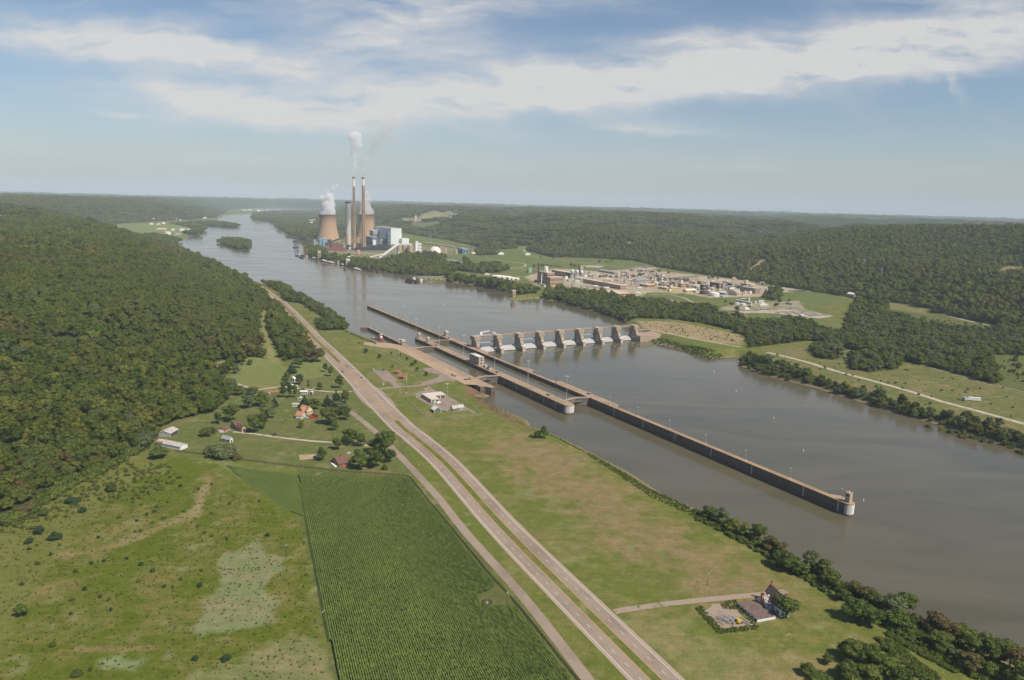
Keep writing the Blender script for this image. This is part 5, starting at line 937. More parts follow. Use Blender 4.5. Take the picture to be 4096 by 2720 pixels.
for C, xl, xr, ty, m_, rf, wn, lb, kd in (
    ((636, 415), 590, 688, 352, W_DARK, R_GREY, (2, 3, 2), 'dark square block beside the tall grey cylinders', 'flat'), ((430, 442), 385, 542, 418, W_YEL, R_WHITE, (0, 4, 1), 'yellow shed with a cream gable roof', 'gy'), ((1025, 483), 900, 1086, 446, W_CREAM, R_GREY, (0, 2, 1), 'left grey roofed cream warehouse before the dark brick block', 'gy'),
    ((1100, 472), 1080, 1162, 440, W_CREAM, R_GREY, (0, 2, 1), 'right grey roofed cream warehouse before the dark brick block', 'gy'), ((1240, 458), 1062, 1302, 396, W_TAN, R_GREY, (14, 4, 3), 'three storey brown brick block at the right end of the factory', 'flat'), ((1190, 385), 1060, 1246, 345, W_CREAM, R_TAN, (3, 4, 1), 'cream upper block behind the three storey brown block', 'flat'),
    ((1165, 360), 1140, 1182, 318, W_CREAM, R_TAN, None, 'small cream penthouse block behind the beige tank', 'flat'), ((835, 400), 700, 862, 335, W_DARK, R_GREY, (8, 2, 3), 'long dark process hall left of the blue cylinder', 'flat'), ((1060, 395), 905, 1075, 348, W_DARK, R_TAN, (8, 2, 3), 'long dark process hall right of the blue cylinder', 'flat'), ((730, 425), 690, 772, 385, W_CREAM, R_TAN, (1, 3, 1), 'cream block beside the dark tank', 'flat'),
    ((880, 475), 805, 922, 446, W_GREY, R_WHITE, (0, 4, 1), 'white roofed shed behind the white domed tank', 'gx'), ((370, 385), 325, 462, 335, W_TAN, R_TAN, (3, 5, 2), 'brown block behind the yellow sheds', 'flat'), ((600, 350), 555, 642, 310, W_TAN, R_GREY, (3, 3, 2), 'brown hall at the back of the works', 'flat'), ((250, 415), 220, 345, 385, W_YEL, R_TAN, (0, 5, 1), 'low yellow shed with round white tanks', 'flat'),
    ((1380, 430), 1355, 1452, 402, W_CREAM, R_GREY, (1, 3, 1), 'cream gate house beside the gravel lot', 'flat'), ((1400, 342), 1382, 1438, 316, W_CREAM, R_GREY, None, 'cream switch house by the wood behind the factory', 'flat'), ((1300, 340), 1282, 1372, 318, W_GREY, R_GREY, None, 'grey switch house by the wood behind the factory', 'flat'), ((1190, 585), 1012, 1202, 558, W_WHITE, R_WHITE, (9, 1, 1), 'long white hall at the treatment works', 'gx'),
    ((1075, 545), 1055, 1142, 517, W_DARK, R_WHITE, (1, 3, 1), 'open dark shed with a white roof at the treatment works', 'flat'), ((1285, 566), 1270, 1346, 540, W_WHITE, R_WHITE, (1, 2, 1), 'white box shed at the treatment works', 'flat'), ((1300, 607), 1290, 1396, 588, W_WHITE, R_WHITE, (0, 4, 1), 'low white office at the treatment works', 'gx'), ((1120, 648), 1108, 1176, 628, W_WHITE, R_WHITE, None, 'small white hut among the treatment basins', 'gx'),
    ((1670, 590), 1600, 1682, 568, W_GREY, R_GREY, (2, 1, 1), 'grey shed by the treatment works drive', 'gx'), ((1775, 724), 1765, 1820, 702, W_WHITE, R_WHITE, (0, 2, 1), 'white hut on the flat basins', 'flat'), ((860, 500), 825, 880, 480, W_WHITE, R_WHITE, (0, 2, 1), 'small white shed before the white domed tank', 'flat'), ((985, 290), 965, 1030, 276, W_TAN, R_TAN, None, 'small tan shed by the road behind the factory', 'gx')):
    blk(B_, C, xl, xr, ty, 'factory_hall', lb, cw, m_, rf, wn, kind=kd)
for cr_, x, by, r, ty, m_, dm, lb in ((A_, 68, 278, 37, 208, M('green_tank', (.26, .42, .30)), .1, 'pale green tank left of the factory'), (A_, 1128, 345, 8, 288, W_WHITE, .5, 'left slim white cylinder beside a round tree'), (A_, 1152, 345, 8, 296, W_WHITE, .5, 'right slim white cylinder beside a round tree'), (A_, 1012, 300, 20, 258, PIPE, .2, 'grey tank behind the water towers'),
    (B_, 642, 468, 54, 428, W_DARK, .25, 'dark brown tank beside the white domed tank'), (B_, 757, 490, 55, 450, W_WHITE, .25, 'large white domed tank at the factory edge'), (B_, 1130, 375, 21, 298, W_CREAM, .1, 'tall beige tank at the right end of the factory'), (B_, 898, 408, 14, 352, M('royal_blue', (.04, .16, .42)), .1, 'royal blue cylinder in the works'),
    (B_, 655, 380, 12, 320, PIPE, .3, 'left tall grey cylinder beside the dark square block'), (B_, 685, 385, 11, 322, W_WHITE, .3, 'right tall pale cylinder beside the dark square block'), (B_, 1025, 585, 26, 562, W_WHITE, .1, 'left low white tank at the treatment works'), (B_, 1095, 597, 30, 572, W_WHITE, .1, 'right low white tank at the treatment works'),
    (B_, 1165, 550, 11, 506, W_WHITE, .2, 'taller white cylinder at the treatment works'), (B_, 1243, 575, 12, 546, W_WHITE, .2, 'shorter white cylinder at the treatment works'), (B_, 250, 385, 14, 368, R_WHITE, .6, 'white domed tank behind the low yellow shed'), (B_, 200, 378, 22, 362, R_WHITE, .4, 'broad white domed tank behind the yellow shed')):
    cylt(cr_, x, by, r, ty, 'storage_tank', lb, 'tank', m_, dome=dm)
b = P(*px(A_, 325, 455)); z0 = 10+top_z(*px(A_, 340, 462), px(A_, 340, 278)[1]); c = P(*px(A_, 328, 262), z0); t_ = thing('storage_tank', c, z0, 0, 'white tank standing on the roof of the factory power house', 'tank'); MB().lathe([(6.3, 0), (6.3, 13), (5.8, 13.8), (.6, 15)], 24).build('shell', W_WHITE, t_); MB().box(-1.2, 1.2, -6.5, -5.8, 0, 4).build('door', STEEL, t_)
for x, by, ty, r, m_, lb in ((206, 470, 145, 1.9, STEEL, 'dark steel chimney left of the factory power house'), (833, 330, 140, 2.2, RUST, 'rusty steel chimney behind the water towers'), (256, 470, 285, 1.6, W_WHITE, 'white vertical pipe on the power house wall')):
    b = P(*px(A_, x, by)); h = top_z(*px(A_, x, by), px(A_, x, ty)[1]); t_ = thing('steel_chimney', b, 10, 0, lb, 'chimney'); MB().lathe([(r*1.15, 0), (r, h*.2), (r, h)], 12).build('shaft', m_, t_); MB().lathe([(r*1.2, h-3), (r*1.2, h-1.5)], 12).build('collar', STEEL, t_)
for i, (x, by, ty) in enumerate(((735, 500, 222), (812, 485, 230), (880, 517, 238))):
    b = P(*px(A_, x, by)); h = top_z(*px(A_, x, by), px(A_, x, ty)[1]); t_ = thing('water_tower', b, 10, .4, '%s white water tower of the three beside the power house' % ['left', 'middle', 'right'][i], 'water tower', 'white water towers of the factory'); R_ = 4.5; z1 = h-9
    MB().lathe([(.6, z1-2.), (R_*.7, z1-1.), (R_, z1+.6), (R_, z1+5), (R_*.9, z1+7), (R_*.5, z1+8.5), (.2, h)], 20).build('tank', W_WHITE, t_, True)
    for k in range(4): a = k*math.pi/2; MB().tube((R_*1.15*math.cos(a), R_*1.15*math.sin(a), 0), (R_*.9*math.cos(a), R_*.9*math.sin(a), z1+1), .45, n=6).build('leg', W_WHITE, t_)
    mb = MB(); [mb.tube((R_*math.cos(k*1.571), R_*math.sin(k*1.571), z), (R_*math.cos(k*1.571+1.571), R_*math.sin(k*1.571+1.571), z), .3, n=4) for k in range(4) for z in (z1*.33, z1*.66)]; mb.tube((0, 0, 0), (0, 0, z1), .9); mb.build('bracing', W_WHITE, t_)
def process(cr_, x, y, w, h, seed, label):     # open frame with vessels, columns and pipes
    g3 = np.random.default_rng(seed); b = P(*px(cr_, x, y)); sc_ = cr_[2]*math.hypot(*b)/CF; W_ = w*sc_; D_ = W_*g3.uniform(.4, .7); Hh = h*sc_*1.03; t_ = thing('process_unit', b, 10, TH+1.57, label, 'process plant', 'open process units of the chemical works'); nx = max(2, int(W_/8)); mb = MB(); nf_ = max(1, int(Hh*.6/6))
    for i in range(nx+1):
        for yy in (0, D_): mb.box(W_*(i/nx-.5)-.35, W_*(i/nx-.5)+.35, yy-.35, yy+.35, 0, Hh*.62)
    for k in range(1, nf_+1): z = Hh*.62*k/nf_; mb.box(-W_/2, W_/2, -.4, D_+.4, z-.5, z)
    mb.build('frame', [W_DARK, PIPE, RUST][seed % 3], t_)
    for k in range(int(g3.integers(3, 6))): r = g3.uniform(1., 2.6); hx = Hh*g3.uniform(.6, 1.15); MB().lathe([(r, .1), (r, hx-r), (r*.5, hx)], 10, (0, 0)).build('column', [PIPE, W_WHITE, W_CREAM, RUST][int(g3.integers(0, 4))], t_).location = (W_*g3.uniform(-.5, .5), D_*g3.uniform(-.3, 1.2), 0)
    for k in range(int(g3.integers(2, 4))): r = g3.uniform(1., 2.); l = g3.uniform(6, 13); MB().tube((-l/2, 0, 0), (l/2, 0, 0), r, n=10).build('vessel', [PIPE, W_WHITE, W_TAN][int(g3.integers(0, 3))], t_).location = (W_*g3.uniform(-.35, .35), D_*g3.uniform(0, 1), Hh*g3.uniform(.15, .62)+2)
    mb = MB()
    for k in range(5): yy = D_*g3.random(); z = Hh*g3.uniform(.2, .62); mb.tube((-W_*.6, yy, z), (W_*.6, yy, z+.3), .3, n=4)
    mb.build('pipework', R_TAN, t_)
proc = [(A_, 905, 330, 80, 150), (A_, 860, 300, 50, 90), (A_, 1545, 355, 60, 140), (A_, 1600, 340, 60, 120), (A_, 1450, 345, 60, 60), (A_, 1900, 385, 70, 80), (A_, 1990, 400, 80, 90), (A_, 2060, 350, 90, 70), (A_, 2130, 375, 60, 80), (A_, 2200, 400, 90, 80), (A_, 2290, 400, 90, 70), (A_, 1650, 370, 60, 60), (A_, 2010, 275, 90, 45), (A_, 1850, 262, 90, 42), (A_, 1700, 250, 80, 35), (A_, 1250, 340, 80, 45), (A_, 1380, 355, 70, 40), (A_, 1060, 345, 80, 40), (A_, 2330, 450, 60, 50), (A_, 2210, 470, 50, 55),
        (B_, 60, 330, 70, 60), (B_, 150, 330, 70, 80), (B_, 230, 300, 80, 45), (B_, 330, 300, 90, 40), (B_, 300, 345, 70, 45), (B_, 430, 310, 80, 40), (B_, 500, 345, 60, 45), (B_, 480, 385, 60, 40), (B_, 560, 390, 50, 40), (B_, 780, 335, 90, 25), (B_, 930, 335, 90, 30), (B_, 850, 440, 80, 40), (B_, 990, 420, 70, 35), (B_, 170, 365, 60, 70), (B_, 830, 400, 30, 60)]
wh = ['behind the water towers', 'by the rusty chimney', 'in the middle of the works', 'beside the small cream block', 'by the long grey warehouse']
for i, q in enumerate(proc): process(*q, i, '%s %s' % (['factory pipes and columns', 'open factory frame with vessels', 'framed factory unit with columns'][i % 3], ['behind the water towers, nearest the rusty chimney', 'just left of the grey tank', 'right of the long grey warehouse', 'beside the small cream block', 'at the near end of the long grey warehouse', 'right of the dark process block', 'second frame right of the dark process block', 'third frame right of the dark process block', 'fourth frame right of the dark process block', 'behind the small white shed', 'behind the yellow shed with a tan roof', 'between two cream blocks', 'along the back road, near the substation', 'along the back road, left of the substation', 'along the back road, behind the cream block', 'left of the low white shed', 'right above the low white shed', 'around the grey tank', 'just right of the orange brown shed', 'right of the small white shed', 'above the yellow sheds', 'tallest of the group above the yellow sheds', 'behind the tallest group of columns', 'further right along the back row', 'before the brown block', 'above the brown block', 'left of the tall grey cylinders', 'right of the brown block', 'left of the dark square block', 'on the back row above the blue cylinder', 'on the back row right of the blue cylinder', 'between the domed tank and the blue cylinder', 'before the cream upper block', 'beside two small trees', 'directly left of the blue cylinder'][i]))
def piperack(cr_, p0, p1, h, w, label, m=PIPE):
    a, b = P(*px(cr_, *p0)), P(*px(cr_, *p1)); L = np.linalg.norm(b-a); t_ = thing('pipe_rack', a, 10, hat(a, b), label, 'pipe rack', 'raised pipe racks of the factory'); MB().box(0, L, -w/2, w/2, h-1.2, h).build('pipes', m, t_); mb = MB()
    for x in np.linspace(.5, L-.5, max(3, int(L/14))): mb.box(x-.4, x+.4, -w/2, -w/2+.7, 0, h-1.2).box(x-.4, x+.4, w/2-.7, w/2, 0, h-1.2)
    mb.build('trestles', m, t_)
piperack(A_, (1240, 500), (1560, 460), 19, 5, 'tall grey pipe bridge over the end of the very long hall'); piperack(A_, (1560, 475), (1880, 510), 16, 5, 'grey pipe bridge running on towards the orange brown shed'); piperack(A_, (880, 520), (1190, 560), 7, 4, 'low pale pipe rack below the water towers'); piperack(A_, (620, 335), (790, 320), 14, 4, 'pipe bridge behind the water towers')
piperack(B_, (240, 330), (560, 300), 14, 6, 'brown pipe rack at the back of the works', W_DARK); piperack(B_, (60, 300), (420, 340), 11, 5, 'brown pipe rack through the middle of the works', W_DARK); piperack(B_, (860, 425), (1060, 400), 12, 4, 'pale pipe bridge before the three storey brown block')
piperack(A_, (1820, 275), (2050, 300), 9, 8, 'dark pipe rack along the back of the works', W_DARK); piperack(A_, (195, 160), (580, 200), 6, 6, 'line of black rail wagons on the back lawn', STEEL)
# white trailers, sheds
tr = [(A_, 1112, 500, 'left'), (A_, 1285, 525, 'middle'), (A_, 1800, 530, 'right'), (A_, 1775, 605, 'lone')]
for i, (c, x, y, s_) in enumerate(tr):
    b = P(*px(c, x, y)); t_ = thing('trailer', b, 10, TH+1.4, ['white box trailer beside the very long hall', 'white box trailer at the foot of the pipe bridge', 'white box trailer on the lot by the orange brown shed', 'white box trailer among the stacked pipes'][i], 'trailer', 'box trailers parked at the factory'); MB().box(-7, 7, -1.4, 1.4, 1.2, 4.2).build('box', W_WHITE, t_); MB().box(-6, -4, -1.2, 1.2, 0, 1.2).build('wheels', STEEL, t_)
for i, (x, y) in enumerate(((1140, 436), (1188, 442), (1225, 447), (1262, 450), (1320, 462), (1365, 468))):
    c = (1600, 960, .33884); b = P(*px(c, x, y+6)); t_ = thing('shed', b, 10, TH+1.25, '%s of the row of white sheds on the grass left of the factory' % ordn[i], 'shed', 'row of white sheds'); w = 6 if i < 4 else 5; mb = MB().box(-w*2, w*2, -4, 4, 0, 5); mb.build('wall', W_WHITE, t_); MB().gable(-w*2, w*2, -4, 4, 5, 7, 0, .3).build('roof', R_WHITE, t_); MB().box(-3, 3, -4.1, -3.9, 0, 4).build('door', STEEL, t_)
b = P(*px((1600, 960, .33884), 1337, 683), 7.5); t_ = thing('intake_tower', b, 6, TH, 'tan intake tower on the grassy spit', 'tower'); MB().box(-3, 3, -3, 3, 0, 9).build('shaft', CONC, t_); MB().box(-4.5, 4.5, -4.5, 4.5, 9, 19).build('chamber', W_TAN, t_); MB().box(-4.8, 4.8, -4.8, 4.8, 19, 19.8).build('roof', R_TAN, t_); MB().box(4.4, 4.6, -1, 1, 12, 15).build('window', GLASS, t_)
b = P(*px(A_, 1905, 205)); t_ = thing('substation', b, 10, TH, 'steel lattice substation on the gravel pad behind the factory', 'substation'); mb = MB(); g3 = np.random.default_rng(4)
for k in range(34): x, y, h = g3.uniform(-22, 22), g3.uniform(-14, 14), g3.uniform(7, 17); mb.tube((x, y, 0), (x, y, h), .35, n=4)
for z in (8, 12): [mb.tube((-22, y, z), (22, y, z), .25, n=4) for y in (-12, -4, 4, 12)]
mb.build('busbars', LATT, t_); [MB().box(-2.5, 2.5, -2, 2, 0, 4.5).build('transformer', PIPE, t_).__setattr__('location', (x, -8, 0)) for x in (-14, -2, 10)]
pave('treatment_yard', crop(*B_, [(830, 700), (1000, 672), (1400, 660), (1560, 648), (1640, 652), (2165, 722), (2010, 748), (1800, 728), (1540, 690), (1200, 682), (850, 708)]), M('pale_yard', (.44, .35, .27), c2=(.34, .28, .2)))
for i, (x, y, w_, l_) in enumerate(((1600, 678, 9, 22), (1720, 690, 9, 22), (1850, 704, 9, 22), (1980, 716, 9, 20), (1690, 632, 12, 14), (1580, 622, 7, 8), (1330, 648, 10, 18), (1090, 662, 9, 14))):
    b = P(*px(B_, x, y)); t_ = thing('settling_basin', b, 10, TH+1.35, ONUM[i]+' settling basin of the treatment yard, counted from the long row outward', 'basin', 'settling basins of the treatment works'); mb = MB()
    for a in ((-l_, l_, -w_, -w_+.6), (-l_, l_, w_-.6, w_), (-l_, -l_+.6, -w_+.6, w_-.6), (l_-.6, l_, -w_+.6, w_-.6), (-.3, .3, -w_+.6, w_-.6)): mb.box(*a, 0, 1.3)
    mb.build('rim', CONCG, t_); MB().box(-l_+.6, l_-.6, -w_+.6, w_-.6, 0, .5).build('water', M('basin_water', (.10, .075, .05), rough=.3), t_)
g3 = np.random.default_rng(12)
YU = sorted([(g3.uniform(640, 2340), 0) for i in range(34)])+sorted([(g3.uniform(20, 1250), 0) for i in range(30)])
for i in range(64):
    c = A_ if i < 34 else B_; x = YU[i][0]; y = g3.uniform(300+(x-640)*.02, 420+(x-640)*.09) if i < 34 else g3.uniform(300+x*.03, 440+x*.03)
    b = P(*px(c, x, y)); k = i % 4; w_, l_, h_ = g3.uniform(2, 5), g3.uniform(3, 9), g3.uniform(2.5, 7); t_ = thing('yard_unit', b, 10, TH+g3.choice([0, 1.57]), '%s small %s in the factory yards, counted from the left within its half' % (NUMW[i % 34], ['white shed', 'rust brown tank', 'cream block', 'grey tank'][k]), 'shed' if k in (0, 2) else 'tank', 'small sheds and tanks in the factory yards')
    if k in (0, 2): MB().box(-l_, l_, -w_, w_, 0, h_).build('wall', [W_WHITE, 0, W_CREAM][k], t_); MB().gable(-l_, l_, -w_, w_, h_, h_+w_*.3, 0, .3).build('roof', R_WHITE, t_)
    else: MB().lathe([(w_, 0), (w_, h_*1.6)], 14).build('shell', [0, RUST, 0, PIPE][k], t_); MB().lathe([(w_*1.02, h_*1.6), (w_*.6, h_*1.6+.9), (.1, h_*1.6+1.2)], 14).build('roof', PIPE, t_)
sheet('pond', Ps(crop(1600, 960, .33884, [(520, 240), (600, 228), (700, 242), (740, 262), (720, 282), (640, 276), (560, 262)])), 10.06, wm)
# ---------------------------------------------------------------- boats and docks (upper pool, level 5)
def barge(cr_, x, y, ang, kind, label, L=59.4, Wd=10.7):
    b = P(*px(cr_, x, y), 5); t_ = thing('barge', b, 5, ang, label, 'barge', 'river barges'); hull = {'cov': mat('barge_dark_hull', (.10, .045, .04), .8), 'red': RUST, 'dk': mat('barge_black', (.045, .03, .03), .8)}[kind]
    mb = MB(); mb.prism([(-L/2+3, -Wd/2), (L/2-3, -Wd/2), (L/2, -Wd/2+1), (L/2, Wd/2-1), (L/2-3, Wd/2), (-L/2+3, Wd/2), (-L/2, Wd/2-1), (-L/2, -Wd/2+1)], -1, 2.4 if kind != 'red' else 3.2); mb.build('hull', hull, t_)
    if kind == 'cov':
        for k in range(2): MB().gable(-L/2+4+k*26, -L/2+29+k*26, -Wd/2+1, Wd/2-1, 3.4, 5.6, 0, .2).build('hatch_cover', R_WHITE, t_)
        MB().box(-L/2+3.5, L/2-3.5, -Wd/2+.8, Wd/2-.8, 2.4, 3.5).build('coaming', WHITEP, t_)
    elif kind == 'red':
        MB().box(-L/2+3, L/2-3, -Wd/2+1.2, Wd/2-1.2, 3.21, 3.3).build('hold', mat('empty_hold', (.06, .045, .045), .9), t_)
        mb = MB(); mb.box(-L/2+2.5, L/2-2.5, -Wd/2+.7, -Wd/2+1.1, 3.3, 4.3).box(-L/2+2.5, L/2-2.5, Wd/2-1.1, Wd/2-.7, 3.3, 4.3); mb.build('coaming', RUST, t_)
    else: MB().gable(-L/2+4, L/2-4, -Wd/2+1.5, Wd/2-1.5, 2.4, 4.6, 0, 0).build('cargo', COAL if kind == 'dk' else RUST, t_)
RA = hat(P(1348, 1050, 5), P(1465, 1082, 5)); F_ = (500, 780, .33884)
for cr_, x, y, kd, lb in ((D, 292, 640, 'cov', 'white covered barge furthest upstream, by the white dock tower'), (D, 470, 690, 'cov', 'white covered barge behind the dock of three dolphins'), (D, 590, 720, 'cov', 'white covered barge with the longest row of hatches near the pale dolphin'), (D, 1085, 808, 'cov', 'white covered barge nearest the loading crane'), (D, 1090, 846, 'cov', 'outer white covered barge tied beside another'), (D, 1345, 875, 'red', 'empty red barge just downstream of the white covered pair'), (D, 1440, 884, 'red', 'empty red barge furthest downstream, with a red end')): barge(cr_, x, y, RA, kd, lb)
for i, (x, y, a) in enumerate(((2035, 722, 0), (2085, 745, 0), (1925, 500, 1), (2000, 504, 1), (2015, 548, 1), (2020, 625, 1), (2100, 720, 0))): barge(F_, x, y, RA+.5*a, 'dk', ['dark coal barge moored farthest out from the red pump house', 'dark coal barge nearest the camera off the red pump house', 'small dark barge alone far upstream near the trees', 'dark barge at the far coal dock', 'dark barge below the far crane boat', 'dark barge below the blue crane boat', 'dark barge tied inside beside the red pump house'][i], 35)
G_ = (1600, 960, .33884)
for i, (x, y) in enumerate(((120, 478), (150, 490), (180, 503), (110, 500))): barge(G_, x, y, RA+.12, 'red', ['innermost rusty barge of the raft at the white dolphins', 'second rusty barge of the raft at the white dolphins', 'rusty barge at the right end of the raft', 'outermost rusty barge of the raft'][i], 40, 9)
def boat(b, ang, L, label, hullm, z=5):
    t_ = thing('towboat', b, z, ang, label, 'towboat'); Wd = L*.3; MB().prism([(-L/2, -Wd/2), (L/2-1.5, -Wd/2), (L/2, -Wd/2+1), (L/2, Wd/2-1), (L/2-1.5, Wd/2), (-L/2, Wd/2)], -1, 1.8).build('hull', hullm, t_); MB().box(-L*.35, L*.22, -Wd*.36, Wd*.36, 1.8, 4.6).build('deckhouse', W_WHITE, t_); MB().box(-L*.05, L*.15, -Wd*.28, Wd*.28, 4.6, 7.2).build('wheelhouse', W_WHITE, t_); MB().box(-L*.04, L*.155, -Wd*.29, Wd*.29, 5.6, 6.6).build('window', GLASS, t_); MB().tube((-L*.2, 0, 4.6), (-L*.2, 0, 8.4), .5).build('funnel', W_RED, t_); MB().box(-L*.08, L*.18, -Wd*.33, Wd*.33, 7.2, 7.4).build('roof', WHITEP, t_)
boat(P(*px(D, 800, 762), 5), RA, 26, 'small towboat beside the loading crane with a dark hull', mat('barge_black', (0, 0, 0))); boat(P(*px(F_, 2052, 652), 5), RA, 22, 'white towboat off the red pump house', STEEL)
boat(LP(-1150, 401.5), TH, 17, 'white and red workboat moored inside the approach wall', mat('boat_red', (.28, .07, .06), .6)); b = LP(-1142, 396); t_ = thing('work_flat', b, 5, TH+.25, 'red deck flat moored between the workboat and the landing', 'flat boat'); MB().box(-11, 11, -2.6, 2.6, -.6, 1.3).build('hull', mat('boat_red', (0, 0, 0)), t_); MB().box(-10, 6, -1.6, 1.6, 1.3, 1.7).build('deck_load', mat('deck_brown', (.16, .06, .05), .8), t_)
b = LP(-1156, 391); t_ = thing('launch', b, 5, TH+.4, 'small open red launch nearest the grass bank', 'launch'); MB().prism([(-4.5, -1.4), (3, -1.4), (5, 0), (3, 1.4), (-4.5, 1.4)], -.4, .9).build('hull', mat('boat_red', (0, 0, 0)), t_); MB().box(-1.5, .8, -.8, .8, .9, 1.9).build('console', WHITEP, t_)
def docktower(cr_, x, y, ty, w, m, label, z=5):
    b = P(*px(cr_, x, y), z); h = top_z(*px(cr_, x, y), px(cr_, x, ty)[1], z, b); t_ = thing('dock_tower', b, z, RA, label, 'dock tower'); mb = MB()
    for sx_ in (-w, w):
        for sy_ in (-w, w): mb.tube((sx_, sy_, -3), (sx_*.8, sy_*.8, h*.8), .7, n=5)
    mb.build('legs', m, t_)
    for k in range(3): MB().box(-w*1.1, w*1.1, -w*1.1, w*1.1, h*(.25+.22*k), h*(.25+.22*k)+1).build('platform', m, t_)
    MB().box(-w, w, -w, w, h*.8, h).build('cab', m, t_); return t_, b, h
docktower(D, 362, 655, 488, 5, R_TAN, 'tan dock tower with a pipe bridge by the upstream white barge'); docktower(D, 900, 775, 640, 6, R_WHITE, 'white barge loading crane above the towboat'); docktower(D, 1055, 760, 680, 5, PIPE, 'grey dock frame between the loading crane and the trees'); docktower(F_, 2025, 640, 585, 7, W_TEAL, 'blue crane boat superstructure at the coal dock'); docktower(F_, 2030, 560, 500, 5, RUST, 'rusty crane frame at the far coal dock')
conveyor(P(*px(D, 900, 720), 5), 28, P(*px(D, 1000, 660)), 26, 5, R_WHITE, 'short white loading chute from the barge crane to the shore', 1); conveyor(P(*px(D, 1215, 790), 5), 18, P(*px(D, 1410, 780)), 18, 4, R_WHITE, 'cream gangway behind the red barges', 2, 'gangway')
for i, (x, y) in enumerate(((722, 738), (125, 620))): cylt(D, x, y, 16, y-60 if i == 0 else y-45, 'dolphin', ['pale round mooring dolphin right of the white barges', 'pale round mooring dolphin below the red pump house'][i], 'dolphin', CONCG, z=5)
for i, (x, y, x2, y2) in enumerate(((162, 470, 515, 450), (247, 488, 548, 470))):
    t_, c, R_, h = cylt(G_, x, y, 20, y-28, 'dolphin', ['left', 'right'][i]+' white mooring cell of the barge raft dock', 'dolphin', W_WHITE, z=5); conveyor(c, 5+h+4, P(*px(G_, x2, y2)), 5+h+4, 2.2, PIPE, ['upper', 'lower'][i]+' tan pipe gangway from a white mooring cell to the shore', 4, 'gangway')
# ---------------------------------------------------------------- tank farm on the far left, the upstream town and the pylons
for i, (x, by, r, ty) in enumerate(((671, 428, 33, 400), (754, 430, 33, 402), (504, 473, 32, 434), (418, 490, 39, 470))): cylt(F_, x, by, r, ty, 'storage_tank', ['left of the two white tanks nearest the back channel', 'right of the two white tanks nearest the back channel', 'tallest white tank of the far left tank farm', 'low wide white tank of the far left tank farm'][i], 'tank', R_WHITE, 'white tanks across the river', dome=.08)
for i, (x, y, w) in enumerate(((445, 410, 22), (568, 420, 8), (400, 418, 14), (520, 492, 10), (630, 470, 14))):
    b = P(*px(F_, x, y)); t_ = thing('depot_shed', b, 10, .3, ['long pale depot shed of the tank farm', 'small white depot office of the tank farm', 'low tan depot shed of the tank farm', 'red roofed hut below the tall white tank', 'grey depot shed by the shore trees'][i], 'shed'); MB().box(-w, w, -8, 8, 0, 7).build('wall', [W_CREAM, W_WHITE, W_TAN, W_WHITE, W_GREY][i], t_); MB().gable(-w, w, -8, 8, 7, 10, 0, .6).build('roof', [R_TAN, R_WHITE, R_TAN, W_RED, R_GREY][i], t_)
HOUSE_XY = []
def fhouse(c, i, lab, grp, big=1.):
    g3 = random.Random(i*7+1); w = g3.uniform(8, 15)*big; d = g3.uniform(7, 10)*big; h = g3.uniform(4, 7); HOUSE_XY.append((c[0], c[1], 24.)); t_ = thing('house', c, H1(*c), g3.uniform(0, 3.1), lab, 'house', grp); mb = MB().box(-w, w, -d, d, 0, h); mb.poly([(w, -d, h), (w, d, h), (w, 0, h+d*.5)]).poly([(-w, d, h), (-w, -d, h), (-w, 0, h+d*.5)]); mb.build('wall', g3.choice([W_WHITE, W_CREAM, R_WHITE, W_WHITE, W_TAN]), t_); MB().gable(-w, w, -d, d, h, h+d*.5, 0, .5).build('roof', g3.choice([R_WHITE, R_GREY, R_TAN, R_WHITE, R_BROWN]), t_)
town = [(F_, 1190, 1252, 150, 175, 9), (F_, 1380, 1480, 175, 186, 7), (F_, 1560, 1830, 176, 202, 26), (F_, 1640, 1760, 250, 280, 9), (F_, 1850, 2100, 238, 250, 14), (F_, 1840, 1960, 270, 298, 8), (F_, 2170, 2290, 285, 312, 12), (F_, 1950, 2200, 300, 400, 16), (F_, 1910, 1985, 190, 205, 5)]
i = 0
for k, (c, x0, x1, y0, y1, n_) in enumerate(town):
    for j, (hx, hy) in enumerate(sorted((random.uniform(x0, x1), random.uniform(y0, y1)) for _ in range(n_))): q, z = PH(*px(c, hx, hy)); fhouse(q, i, ONUM[j]+' from the left, '+['pale house in the small cluster on the far wooded slope', 'pale house at the left edge of the far town', 'pale house in the far town beyond the river bend', 'pale house behind the green field upriver', 'pale roof in the long row of works upriver', 'pale house on the point upriver', 'pale house beside the wide cooling tower', 'pale house among the trees of the right bank town', 'pale house above the far town'][k], ['cluster on the far slope', 'left edge of the far town', 'far town beyond the bend', 'houses behind the green field', 'row of works upriver', 'houses on the point', 'houses beside the cooling tower', 'houses among the right bank trees', 'houses above the far town'][k], 1.5); i += 1
for j, (x, y) in enumerate(((95, 297), (312, 290), (328, 294), (573, 292), (605, 290), (640, 296), (925, 278), (940, 276), (315, 348), (395, 352), (448, 346))): q, z = PH(*px(F_, x, y)); fhouse(q, 300+j, ['house farthest left on the slope beyond the tank farm', 'left of a pair of houses on the slope beyond the tank farm', 'right of a pair of houses on the slope beyond the tank farm', 'left house of three above the back channel', 'middle house of three above the back channel', 'right house of three above the back channel', 'left house behind the long island', 'right house behind the long island', 'white farm building left behind the tank farm', 'white farm building in the middle behind the tank farm', 'white farm building right behind the tank farm'][j], None, 1.4)
q, z = PH(3409, 1188); fhouse(q, 17, 'white farmhouse in the wood beyond the factory road', None); 
K_ = (1600, 740, .5506); J_ = (2800, 780, .5489)
